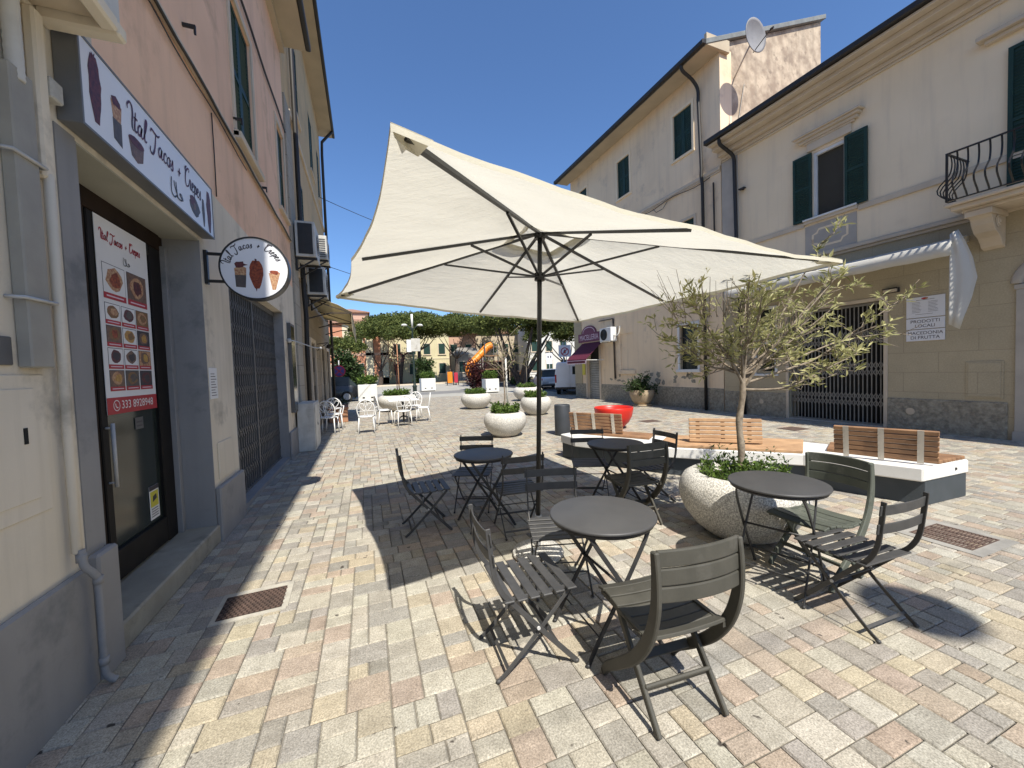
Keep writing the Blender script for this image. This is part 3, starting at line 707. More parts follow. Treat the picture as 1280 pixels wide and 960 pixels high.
# ------------------------------------------------------------------ script lettering (own pen strokes)
GL = {
 'I': ([[(-0.55, 1.35), (-0.6, 1.75), (-0.3, 2.1), (0.05, 1.95), (0.2, 1.4), (0.2, 0.6), (0.3, 0.05), (0.55, -0.05)]], 0.55),
 't': ([[(0.1, 1.75), (0.06, 0.9), (0.08, 0.25), (0.25, 0.0), (0.5, 0.2)], [(-0.15, 1.15), (0.45, 1.2)]], 0.5),
 'a': ([[(0.62, 0.85), (0.35, 1.0), (0.08, 0.6), (0.15, 0.1), (0.42, 0.1), (0.62, 0.6), (0.65, 0.95), (0.62, 0.25), (0.78, 0.0), (1.0, 0.2)]], 1.0),
 'l': ([[(0.0, 0.2), (0.3, 1.1), (0.42, 1.9), (0.28, 2.1), (0.16, 1.6), (0.16, 0.4), (0.32, 0.0), (0.55, 0.2)]], 0.6),
 'T': ([[(-0.5, 1.6), (-0.35, 1.95), (0.2, 1.85), (0.8, 1.8), (1.15, 2.1)], [(0.45, 1.85), (0.42, 1.0), (0.3, 0.1), (-0.05, -0.4), (-0.42, -0.2), (-0.4, 0.2)]], 1.0),
 'c': ([[(0.6, 0.75), (0.42, 1.0), (0.14, 0.75), (0.1, 0.25), (0.35, 0.0), (0.72, 0.22)]], 0.7),
 'o': ([[(0.4, 1.0), (0.1, 0.7), (0.12, 0.2), (0.4, 0.0), (0.64, 0.35), (0.58, 0.85), (0.4, 1.0), (0.6, 0.82), (0.85, 0.85)]], 0.82),
 's': ([[(0.0, 0.15), (0.3, 0.8), (0.38, 1.05), (0.42, 0.6), (0.5, 0.2), (0.28, -0.05), (0.02, 0.12)]], 0.6),
 '+': ([[(-0.05, 0.58), (0.65, 0.62)], [(0.26, 0.12), (0.3, 0.6), (0.32, 1.08)]], 0.7),
 'C': ([[(0.85, 1.75), (0.95, 2.05), (0.6, 2.1), (0.15, 1.5), (0.1, 0.6), (0.4, 0.0), (0.85, 0.15), (1.0, 0.45)], [(0.3, 2.25), (-0.05, 1.9), (0.1, 1.5)]], 0.98),
 'r': ([[(0.0, 0.2), (0.22, 0.95), (0.3, 1.05), (0.5, 0.9), (0.46, 0.3), (0.6, 0.0), (0.78, 0.2)]], 0.75),
 'e': ([[(0.1, 0.4), (0.45, 0.7), (0.42, 1.0), (0.18, 0.9), (0.12, 0.3), (0.35, 0.0), (0.68, 0.2)]], 0.66),
 'p': ([[(0.1, 0.85), (0.2, 1.0), (0.16, 0.2), (0.1, -0.75)], [(0.18, 0.6), (0.42, 1.0), (0.62, 0.7), (0.52, 0.15), (0.2, 0.1)], [(0.55, 0.2), (0.75, 0.2)]], 0.74),
 ' ': ([], 1.0)}
def script(mb, fr, txt, h, x0, y0, place=None, m=0, h1=0.002, wt=0.22, sl=0.18):
    """place(x)->(x,y,angle) bends the line; h = x-height"""
    x = 0.0
    for ch in txt:
        st, adv = GL[ch]
        for s in st:
            P = catmull([(a + sl * b, b, 0) for a, b in s], 5)
            n = len(P)
            w = [h * wt * (0.55 + 0.6 * math.sin(math.pi * min(1, max(0, i / (n - 1))))) for i in range(n)]
            Q = []
            for p in P:
                if place:
                    px, py, an = place((x + 0.4) * h)
                    a, b = (p.x - 0.4) * h, p.y * h
                    Q.append((px + a * math.cos(an) - b * math.sin(an), py + a * math.sin(an) + b * math.cos(an)))
                else:
                    Q.append((x0 + (x + p.x) * h, y0 + p.y * h))
            mb.ribbon(fr, Q, w, 0, h1, m)
        x += adv
    return x * h
def words(fr, txt, h, x, y, h1, wt, mat, parent):
    for wd in txt.split(' '):
        t = MB(); x += script(t, fr, wd, h, x, y, h1=h1, wt=wt) + GL[' '][1] * h; t.build('lettering', mat, parent)
def halal(mb, fr, x, y, s, m=0, h1=0.002):
    for st in ([(1.0, 0.1), (0.75, 0.42), (0.5, 0.35), (0.85, 0.12), (0.55, 0.0), (0.2, 0.02), (0.1, 0.1), (0.02, 1.0)], [(0.2, 0.05), (-0.15, 0.55), (-0.28, 0.95)], [(-0.0, 0.08), (-0.3, -0.12), (-0.62, -0.02), (-0.72, 0.3), (-0.62, 1.05)]):
        P = catmull([(a, b, 0) for a, b in st], 5)
        mb.ribbon(fr, [(x + p.x * s, y + p.y * s) for p in P], s * 0.11, 0, h1, m)
def blob(rx, ry, n=14, jag=0.1, seed=1):
    q = random.Random(seed)
    return [(rx * math.cos(2 * math.pi * i / n) * (1 + q.uniform(-jag, jag)), ry * math.sin(2 * math.pi * i / n) * (1 + q.uniform(-jag, jag))) for i in range(n)]
def at(poly, x, y): return [(a + x, b + y) for a, b in poly]
def spindle(w, h, seed=3, jag=0.12):
    q = random.Random(seed); L = []; Rr = []
    for i in range(9):
        t = i / 8; r = w / 2 * (math.sin(math.pi * (0.12 + 0.8 * (1 - t))) ** 0.7) * (0.55 + 0.45 * (1 - t)) * 1.1
        y = h / 2 - h * t
        L.append((-r * (1 + q.uniform(-jag, jag)), y)); Rr.append((r * (1 + q.uniform(-jag, jag)), y))
    return Rr + L[::-1]

def long_sign():
    y0, y1, z0, z1 = 2.66, 4.50, 2.885, 3.36
    xb, xf = WX + 0.002, -1.30
    b = empty('shop_sign', (xb, y0, z0), 0, 'long white box sign over the snack bar door with script lettering and kebab pictures', 'shop sign')
    L = y1 - y0; H = z1 - z0; D = xf - xb
    w = MB(); w.box(0, 0, 0, D - 0.004, L, H); w.build('casing', M['sign_frame'], b, bevel=0.004)
    w = MB(); w.box(D - 0.004, 0.014, 0.014, D, L - 0.014, H - 0.014); w.build('face', M['sign_white'], b)
    w = MB(); w.box(D - 0.006, 0, 0, D + 0.004, L, 0.013); w.box(D - 0.006, 0, H - 0.013, D + 0.004, L, H); w.box(D - 0.006, 0, 0.013, D + 0.004, 0.013, H - 0.013); w.box(D - 0.006, L - 0.013, 0.013, D + 0.004, L, H - 0.013)
    w.build('rim', M['sign_frame'], b)
    fr = frame((D + 0.0006, 0, 0), (0, 1, 0), (0, 0, 1))
    AM = [M['art_meat'], M['art_grey'], M['art_brown'], M['art_wrap'], M['art_grey']]
    a = MB(); a.prism(fr, at(spindle(0.12, 0.36), 0.125, 0.25), 0, 0.001, 0); a.prism(fr, [(0.11, 0.44), (0.125, 0.43), (0.14, 0.45), (0.13, 0.41), (0.115, 0.41)], 0.0012, 0.002, 0); a.build('food_picture', AM, b)
    a = MB(); a.prism(fr, [(0.28, 0.20), (0.355, 0.20), (0.37, 0.30), (0.265, 0.30)], 0, 0.001, 3); a.prism(fr, [(0.275, 0.08), (0.355, 0.06), (0.36, 0.20), (0.275, 0.20)], 0, 0.001, 1)
    a.prism(fr, at(blob(0.05, 0.028, 12, 0.3, 4), 0.315, 0.305), 0.0012, 0.002, 0); a.build('food_picture', AM, b)
    a = MB(); a.prism(fr, [(0.43, 0.18), (0.455, 0.075), (0.52, 0.055), (0.585, 0.085), (0.605, 0.18)], 0, 0.001, 2); a.prism(fr, at(blob(0.088, 0.03, 14, 0.12, 5), 0.517, 0.18), 0.0012, 0.002, 0); a.build('food_picture', AM, b)
    a = MB(); a.prism(fr, at(blob(0.10, 0.075, 13, 0.22, 6), 1.41, 0.135), 0, 0.001, 4); a.prism(fr, at(blob(0.03, 0.03, 9, 0.2, 7), 1.40, 0.14), 0.0012, 0.002, 2); a.prism(fr, at(blob(0.06, 0.045, 9, 0.2, 9), 1.37, 0.175), 0.001, 0.0016, 0); a.build('food_picture', AM, b)
    a = MB(); a.prism(fr, at(spindle(0.07, 0.24, 8), 1.60, 0.16), 0, 0.001, 4); a.build('food_picture', AM, b)
    a = MB(); a.prism(fr, at(spindle(0.12, 0.37, 9), 1.735, 0.215), 0, 0.001, 0); a.build('food_picture', AM, b)
    words(fr, 'Ital Tacos + Crepes', 0.0735, 0.46, 0.25, 0.0018, 0.2, M['plum'], b)
    t = MB(); halal(t, fr, 1.06, 0.075, 0.115); t.build('lettering', M['ink'], b)
long_sign()

def oval_sign():
    y = 4.52; cx, cz, rx, rz = -0.975, 2.625, 0.297, 0.305
    b = empty('oval_sign', (WX, y, cz), 0, 'oval white hanging sign in a black rim showing kebab and wraps', 'hanging sign')
    dx = cx - WX
    w = MB()
    n = 48
    ring = [(math.cos(2 * math.pi * i / n), math.sin(2 * math.pi * i / n)) for i in range(n)]
    vs = []; 
    for (k, yy) in ((1.0, -0.06), (1.0, 0.06), (0.955, 0.06), (0.955, -0.06)):
        vs += [(dx + rx * k * c, yy, rz * k * s) for c, s in ring]
    fs = []
    for q in range(4):
        for i in range(n):
            j = (i + 1) % n; p = (q + 1) % 4
            fs.append((q * n + i, q * n + j, p * n + j, p * n + i))
    w.add(vs, fs); w.build('rim', M['black_metal'], b)
    w = MB(); w.add([(dx + rx * 0.956 * c, -0.05, rz * 0.956 * s) for c, s in ring] + [(dx + rx * 0.956 * c, 0.05, rz * 0.956 * s) for c, s in ring],
                    [tuple(range(n)), tuple(reversed(range(n, 2 * n)))] + [(i, n + i, n + (i + 1) % n, (i + 1) % n) for i in range(n)])
    w.build('face', M['sign_white'], b)
    w = MB(); w.box(0.001, -0.02, -0.16, 0.03, 0.02, 0.16); w.bar((0.03, 0, 0.13), (dx - rx * 0.9, 0, 0.13), 0.025, 0.025); w.bar((0.03, 0, -0.13), (dx - rx * 0.9, 0, -0.13), 0.025, 0.025); w.build('bracket', M['black_metal'], b)
    fr = frame((dx, -0.0506, 0), (1, 0, 0), (0, 0, 1))
    OM = [M['art_meat'], M['art_grey'], M['art_meat2'], M['art_wrap']]
    a = MB()
    a.prism(fr, [(-0.165, -0.185), (-0.085, -0.19), (-0.075, -0.06), (-0.17, -0.06)], 0, 0.001, 1); a.prism(fr, [(-0.168, -0.07), (-0.076, -0.07), (-0.072, 0.0), (-0.125, 0.03), (-0.172, -0.01)], 0.001, 0.0016, 3); a.prism(fr, at(blob(0.048, 0.03, 11, 0.35, 2), -0.12, 0.03), 0.0016, 0.002, 0); a.build('food_picture', OM, b); a = MB()
    a.prism(fr, at(spindle(0.135, 0.27, 5, 0.06), 0.01, -0.06), 0, 0.001, 2); a.prism(fr, [(0.0, 0.095), (0.005, 0.06), (0.018, 0.06), (0.018, 0.09)], 0, 0.001, 0); a.prism(fr, [(-0.004, -0.19), (0.012, -0.19), (0.004, -0.225)], 0, 0.001, 0); a.build('food_picture', OM, b); a = MB()
    a.prism(fr, [(0.115, -0.04), (0.215, -0.03), (0.17, -0.20), (0.14, -0.205)], 0, 0.001, 3); a.prism(fr, at(blob(0.045, 0.022, 11, 0.3, 8), 0.165, -0.03), 0.001, 0.0016, 2)
    a.build('food_picture', OM, b)
    t = MB()
    def arc(x):
        th = R(170) - x / 0.205
        return (0.225 * 0.93 * math.cos(th), -0.005 + 0.225 * 0.9 * math.sin(th), th - math.pi / 2)
    script(t, fr, 'Ital Tacos + Crepes', 0.035, 0, 0, place=arc, h1=0.0012, wt=0.24); t.build('lettering', M['ink'], b)
oval_sign()

def menu_poster():
    x = -1.645; y0, z0, W, H = 3.395, 1.335, 0.655, 1.35
    b = empty('menu_poster', (x, y0, z0), 0, 'white menu poster with food photos and red phone number band on the glass door', 'poster')
    w = MB(); w.box(0, 0, 0, 0.003, W, H); w.build('sheet', M['paper'], b)
    fr = frame((0.0036, 0, 0), (0, 1, 0), (0, 0, 1))
    w = MB(); w.prism(fr, [(0, 0), (W, 0), (W, 0.115), (0, 0.115)], 0, 0.0008); w.build('band', M['red_print'], b)
    t = MB(); text_mesh(t, fr, '333 8928948', 0.082, W / 2 + 0.05, 0.058, 0.0016); 
    ring = [(0.105 + 0.036 * math.cos(i * math.pi / 10), 0.058 + 0.036 * math.sin(i * math.pi / 10)) for i in range(21)]
    t.ribbon(fr, ring, 0.006, 0, 0.0016); t.ribbon(fr, [(0.092, 0.073), (0.094, 0.054), (0.106, 0.043), (0.120, 0.044)], 0.008, 0, 0.0016)
    t.build('lettering', M['paper'], b)
    words(fr, 'Ital Tacos + Crepes', 0.0330, 0.055, 1.20, 0.0016, 0.26, M['red_print'], b)
    t = MB(); halal(t, fr, 0.345, 1.085, 0.05); t.build('lettering', M['ink'], b)
    foods = [('art_meat2', 'art_wrap'), ('art_meat', 'art_wrap'), ('art_wrap', 'art_green'), ('art_grey', 'art_meat'), ('art_green', 'art_wrap'), ('art_meat2', 'art_green'), ('art_green', 'art_gold'), ('art_gold', 'art_brown'),
             ('ink', 'art_meat'), ('ink', 'art_brown'), ('art_gold', 'art_brown'), ('art_gold', 'art_wrap'), ('art_grey', 'art_green'), ('ink', 'art_meat')]
    backs = ['paper', 'art_brown', 'paper', 'paper', 'art_green', 'art_brown', 'paper', 'ink', 'paper', 'paper', 'art_wrap', 'art_brown', 'art_grey', 'ink']
    cells = [(0.05, 0.80, 0.265, 0.245), (0.34, 0.80, 0.265, 0.245)]
    for r in range(4):
        for c in range(3): cells.append((0.05 + c * 0.190, 0.625 - r * 0.155, 0.176, 0.146))
    for i, (x0, y, w_, h_) in enumerate(cells):
        a = MB()
        a.prism(fr, [(x0, y), (x0 + w_, y), (x0 + w_, y + h_), (x0, y + h_)], 0, 0.0006, 0)
        a.prism(fr, [(x0 + 0.004, y + 0.004), (x0 + w_ - 0.004, y + 0.004), (x0 + w_ - 0.004, y + h_ - 0.004), (x0 + 0.004, y + h_ - 0.004)], 0.0006, 0.001, 1)
        lb = 0.042 if i < 2 else 0.03
        a.prism(fr, [(x0, y), (x0 + w_, y), (x0 + w_, y + lb), (x0, y + lb)], 0.001, 0.0014, 2)
        cy = y + lb + (h_ - lb) / 2; cx = x0 + w_ / 2
        a.prism(fr, at(blob(w_ * 0.36, (h_ - lb) * 0.40, 13, 0.12, i + 20), cx, cy), 0.001, 0.0014, 4)
        a.prism(fr, at(blob(w_ * 0.22, (h_ - lb) * 0.26, 11, 0.3, i + 50), cx + 0.01, cy), 0.0014, 0.0018, 3)
        a.prism(fr, [(x0 + w_ * 0.12, y + lb * 0.4), (x0 + w_ * 0.88, y + lb * 0.4), (x0 + w_ * 0.88, y + lb * 0.62), (x0 + w_ * 0.12, y + lb * 0.62)], 0.0014, 0.0017, 5)
        a.build('food_photo', [M['ink'], M[backs[i]], M['red_print'], M[foods[i][0]], M[foods[i][1]], M['pink_letter']], b)
    # stickers on the door
    w = MB(); w.box(0, 0, 0, 0.002, 0.145, 0.27, 0); w.box(0.002, 0.012, 0.10, 0.003, 0.133, 0.225, 1); w.box(0.002, 0.0, 0.235, 0.003, 0.145, 0.27, 2)
    f2 = frame((0.0032, 0, 0), (0, 1, 0), (0, 0, 1)); w.prism(f2, [(0.04, 0.14), (0.11, 0.16), (0.10, 0.20), (0.05, 0.185)], 0, 0.0006, 2)
    for k in range(4): w.box(0.002, 0.02, 0.02 + k * 0.02, 0.0028, 0.125, 0.027 + k * 0.02, 2)
    tag(w.build('warning_sticker', [M['paper'], M['yellow'], M['ink']], loc=(-1.672, 3.905, 0.435)), 'yellow and white camera warning sticker low on the glass door', 'sticker')
    w = MB(); w.box(0, 0, 0, 0.003, 0.11, 0.09, 0); w.box(0.003, 0.015, 0.02, 0.0036, 0.095, 0.03, 1); w.box(0.003, 0.015, 0.05, 0.0036, 0.095, 0.06, 1)
    tag(w.build('paper_notice', [M['gate_grey'], M['ink']], loc=(-1.672, 3.78, 1.19)), 'small grey notice stuck on the glass under the menu poster', 'notice')
    w = MB(); w.box(0, 0, 0, 0.006, 0.20, 0.30, 0)
    for k in range(9): w.box(0.006, 0.03, 0.03 + k * 0.026, 0.0066, 0.17 - (k % 3) * 0.02, 0.037 + k * 0.026, 1)
    tag(w.build('wall_notice', [M['paper'], M['ink']], loc=(WX + 0.001, 4.45, 1.365)), 'white printed notice on the cream pillar between the two shop openings', 'notice')
menu_poster()

# ---- yellow house further along
def house_yellow():
    b = empty('town_house', (WX, 14, 0), 0, 'tall ochre house with stone ground floor and dark downpipes beyond the salmon house', 'house')
    L = (-WX, -14, 0)
    P = lambda mb, name, mat, bevel=0.0: mb.build(name, mat, b, L, 0, bevel)
    x = WX - 0.02; H = 11.8
    wl = [(12.0, 12.9, 0, 2.5), (14.6, 15.6, 0, 2.5), (16.4, 17.4, 0.0, 2.5)]
    w = MB(); wall_open(w, x, x - 0.5, 9.52, 18.3, 0, 3.95, wl); P(w, 'wall', M['ash_l'])
    wu = [(11.3, 12.2, 4.9, 6.7), (14.5, 15.4, 4.9, 6.7), (16.8, 17.5, 4.9, 6.7), (11.3, 12.2, 8.4, 10.3), (14.5, 15.4, 8.4, 10.3), (16.8, 17.5, 8.4, 10.3)]
    w = MB(); wall_open(w, x, x - 0.5, 9.52, 18.3, 3.95, H, wu); P(w, 'wall', M['ochre'])
    w = MB(); w.box(-11, 9.52, 0, x - 0.5, 18.3, H); P(w, 'interior', M['ochre'])
    w = MB(); w.box(x, 9.56, 0, x + 0.05, 10.25, 7.6); P(w, 'pilaster', M['quoin'])
    w = MB(); w.box(x, 10.3, 3.9, x + 0.05, 18.3, 4.02); w.box(x, 10.3, 7.6, x + 0.05, 18.3, 7.72); P(w, 'string_course', M['trim'], 0.01)
    for (ya, yb, za, zb) in wu:
        f = MB(); f.box(x, ya - 0.1, za - 0.08, x + 0.05, yb + 0.1, za); wo = P(f, 'window', M['trim'])
        q = MB(); louvre(q, x - 0.03, ya, (ya + yb) / 2, za, zb, 0.05, step=0.09); louvre(q, x - 0.03, (ya + yb) / 2, yb, za, zb, 0.05, step=0.09); q.build('shutter', M['green'], wo)
        q = MB(); q.box(x - 0.2, ya, za, x - 0.15, yb, zb); q.build('pane', M['glass'], wo)
    for (ya, yb, za, zb) in wl:
        f = MB(); f.box(x, ya - 0.12, 0, x + 0.04, ya, zb + 0.12); f.box(x, yb, 0, x + 0.04, yb + 0.12, zb + 0.12); f.box(x, ya, zb, x + 0.04, yb, zb + 0.12); wo = P(f, 'doorway', M['trim'])
        q = MB(); q.box(x - 0.25, ya, 0, x - 0.2, yb, zb); q.build('door', M['wood_door'], wo)
    e = MB(); e.box(x - 0.5, 9.52, H, x + 0.5, 18.7, H + 0.12); P(e, 'eave', M['eave'])
    e = MB(); e.box(x + 0.502, 9.52, H, x + 0.6, 18.72, H + 0.14); P(e, 'gutter', M['gutter'], 0.02)
    e = MB(); e.add([(x + 0.55, 9.5, H + 0.145), (x + 0.55, 18.7, H + 0.145), (-11, 18.7, H + 2.6), (-11, 9.5, H + 2.6), (x + 0.55, 9.5, H + 0.125), (x + 0.55, 18.7, H + 0.125), (-11, 18.7, H + 0.125), (-11, 9.5, H + 0.125)],
                    [(0, 1, 2, 3), (7, 6, 5, 4), (0, 4, 5, 1), (1, 5, 6, 2), (2, 6, 7, 3), (3, 7, 4, 0)]); P(e, 'roof', M['roof_tile'])
    e = MB(); e.tube(catmull([(x + 0.52, 10.6, H), (x + 0.45, 10.6, H - 0.3), (x + 0.12, 10.6, H - 0.75), (x + 0.10, 10.6, H - 1.2)], 4) + [Vector((x + 0.10, 10.6, 3.6)), Vector((x + 0.12, 10.6, 3.0)), Vector((x + 0.1, 10.6, 2.2)), Vector((x + 0.1, 10.6, 0.0))], 0.055, 10); P(e, 'downpipe', M['gutter'])
    e = MB(); e.tube([(x + 0.52, 18.2, H), (x + 0.12, 18.2, H - 0.5), (x + 0.10, 18.2, H - 1.0), (x + 0.10, 18.2, 0.0)], 0.055, 10); P(e, 'downpipe', M['gutter'])
house_yellow()

def ac_unit(loc, label, rz=0.0, group=None, w=0.44, d=0.85, h=0.62, flip=False, shelf=True):
    b = empty('air_conditioner', loc, rz, label, 'air conditioner', group)
    c = MB(); c.box(0, 0.012, 0, w, d, h); c.build('casing', M['white_dirty'], b, bevel=0.012)
    g = MB()
    if flip:
        for k in range(9): g.box(0.04, 0.0, 0.06 + k * (h - 0.12) / 9, w - 0.04, 0.0115, 0.085 + k * (h - 0.12) / 9)
        g.box(w / 2 - 0.01, -0.002, 0.05, w / 2 + 0.01, 0.0, h - 0.05)
    else:
        g.box(0.06, 0.0, 0.06, w - 0.05, 0.0115, h - 0.05)
    g.build('grille', M['black_metal'] if not flip else M['gate_grey'], b)
    g = MB()
    n = 24
    for rr in (0.06, 0.12, 0.18, 0.23):
        g.tube([(w + 0.008, d * 0.55 + rr * math.cos(i * 2 * math.pi / n), h / 2 + rr * math.sin(i * 2 * math.pi / n)) for i in range(n + 1)], 0.004, 5)
    g.build('fan_guard', M['gate_grey'], b)
    if shelf:
        for ya in (0.06, d - 0.12):
            g = MB(); g.box(-0.02, ya, -0.05, w + 0.02, ya + 0.06, -0.004); g.box(-0.02, ya, -0.30, 0.02, ya + 0.06, -0.05); g.bar((0.0, ya + 0.03, -0.28), (w - 0.05, ya + 0.03, -0.05), 0.03, 0.03); g.build('bracket', M['gutter'], b)
    return b
gA = 'air conditioners on the ochre house'
ac_unit((WX + 0.06, 9.75, 4.22), 'white air conditioner with dark grille, upper front one on the ochre house', group=gA, h=0.78, w=0.40)
ac_unit((WX + 0.1, 12.15, 4.83), 'white air conditioner with slatted end, behind the upper front one', group=gA, flip=True, h=0.66, w=0.42)
ac_unit((WX + 0.1, 11.0, 3.62), 'white air conditioner with dark grille, lower one above the cream awning', group=gA, h=0.70, w=0.42)

def left_things():
    b = empty('shop_awning', (WX + 0.03, 11.6, 3.0), 0, 'cream fabric awning sloping out from the ochre house', 'awning')
    n = 10; y1 = 4.6; px = [0.0, 0.35, 0.72, 1.05]; pz = [0.66, 0.60, 0.47, 0.28]
    w = MB(); vs = []; 
    for j in range(n + 1):
        for k in range(4): vs.append((px[k], y1 * j / n, pz[k] - (0.02 if j % 2 and 0 < k < 3 else 0)))
    fs = [(j * 4 + k, (j + 1) * 4 + k, (j + 1) * 4 + k + 1, j * 4 + k + 1) for j in range(n) for k in range(3)]
    w.add(vs, fs, 0, True); o = w.build('cover', M['awn_cream'], b); so = o.modifiers.new('thickness', 'SOLIDIFY'); so.thickness = 0.008
    w = MB(); vs = []
    for j in range(4 * n + 1):
        y = y1 * j / (4 * n); vs += [(1.05, y, 0.28), (1.06, y, -0.20 - (0.05 * abs(math.sin(j * math.pi / 4))))]
    w.add(vs, [(2 * j, 2 * j + 2, 2 * j + 3, 2 * j + 1) for j in range(4 * n)]); o = w.build('valance', M['awn_cream'], b); so = o.modifiers.new('thickness', 'SOLIDIFY'); so.thickness = 0.006
    w = MB()
    for y in (0.03, y1 / 2, y1 - 0.03):
        w.bar((0.0, y, 0.1), (0.55, y, 0.25), 0.03, 0.03); w.bar((0.55, y, 0.25), (1.04, y, 0.25), 0.03, 0.03); w.bar((0.0, y, 0.62), (1.04, y, 0.26), 0.025, 0.025)
    w.tube([(1.04, 0.0, 0.27), (1.04, y1, 0.27)], 0.03, 8); w.build('frame', M['copper_pipe'], b)
    # white cabinet
    b = empty('meter_cabinet', (WX + 0.03, 8.95, 0), 0, 'tall white metal cabinet standing against the wall past the grey gate', 'cabinet')
    w = MB(); w.box(0, 0, 0, 0.32, 0.85, 1.0); w.build('body', M['white_dirty'], b, bevel=0.01)
    w = MB(); w.box(0.321, 0.03, 0.06, 0.332, 0.415, 0.96); w.box(0.321, 0.435, 0.06, 0.332, 0.82, 0.96); w.build('door', M['white_dirty'], b, bevel=0.004)
    w = MB(); w.box(0.333, 0.38, 0.5, 0.345, 0.40, 0.56); w.build('handle', M['gate_grey'], b)
    # display case and bracket lamp on the pillar past the gate
    w = MB(); w.box(0, 0, 0, 0.06, 0.45, 1.75, 0); w.box(0.06, 0.04, 0.05, 0.064, 0.41, 1.70, 1)
    tag(w.build('display_case', [M['gate_grey'], M['glass']], loc=(WX + 0.001, 8.55, 0.85), bevel=0.004), 'narrow glazed display case on the pillar past the grey gate', 'display case')
    w = MB(); w.tube([(0, 0, 0), (0.10, 0.05, 0.0), (0.42, 0.35, -0.12), (0.52, 0.5, -0.12)], 0.012, 8); w.ball((0.52, 0.5, -0.12), 0.03, 8); w.ball((0.03, 0, 0), 0.045, 10)
    tag(w.build('steel_bracket', M['steel'], loc=(WX + 0.01, 8.5, 2.25)), 'thin steel arm reaching out from the wall above the display case', 'arm bracket')
    w = MB(); w.tube([(0, 0, 0), (0.3, 0, 0.05), (0.34, 0, 0.0)], 0.012, 6); w.tube([(0, 0, -0.2), (0.3, 0, 0.04)], 0.01, 6); w.lathe([(0.01, 0.0), (0.07, -0.03), (0.09, -0.12), (0.02, -0.14)], 12, (0.34, 0, 0.0))
    tag(w.build('wall_lantern', M['gutter'], loc=(WX - 0.01, 13.6, 2.55)), 'small dark lantern on a bracket under the cream awning', 'lantern')
    # cables over the street
    for (a, b_, lab) in (((WX, 17.2, 8.6), (10.0, 24.0, 8.7), 'thin overhead cable leaving the ochre house high above the square'), ((WX, 17.8, 6.1), (12.0, 30.0, 6.6), 'lower thin overhead cable from the ochre house towards the pines')):
        a = Vector(a); q = Vector(b_); pts = []
        for i in range(17):
            t = i / 16; p = a.lerp(q, t); p.z -= 0.5 * 4 * t * (1 - t); pts.append(p)
        w = MB(); w.tube(pts, 0.012, 5); tag(w.build('overhead_cable', M['gutter']), lab, 'cable')
left_things()
# ------------------------------------------------------------------ right-hand side of the street (local x: into the wall, y along it)
def rthing(name, label, cat, u, z=0.0, off=0.0, group=None):
    return empty(name, RW(off, u, z), WANG, label, cat, group)

def scissor_gate(mb, x, y0, y1, z0, z1, n, zs, m=0):
    s = (y1 - y0) / n
    mb.box(x - 0.02, y0, z1 - 0.05, x + 0.02, y1, z1, m); mb.box(x - 0.02, y0, z0, x + 0.02, y1, z0 + 0.02, m)
    for i in range(n + 1):
        y = y0 + i * s; mb.box(x - 0.008, y - 0.009, z0 + 0.02, x + 0.008, y + 0.009, z1 - 0.05, m)
    for z in zs:
        for i in range(n):
            ya = y0 + i * s; yb = ya + s
            mb.bar((x - 0.011, ya, z), (x - 0.011, yb, z + 0.16), 0.004, 0.014, m, side=(1, 0, 0)); mb.bar((x - 0.015, ya, z + 0.16), (x - 0.015, yb, z), 0.004, 0.014, m, side=(1, 0, 0))

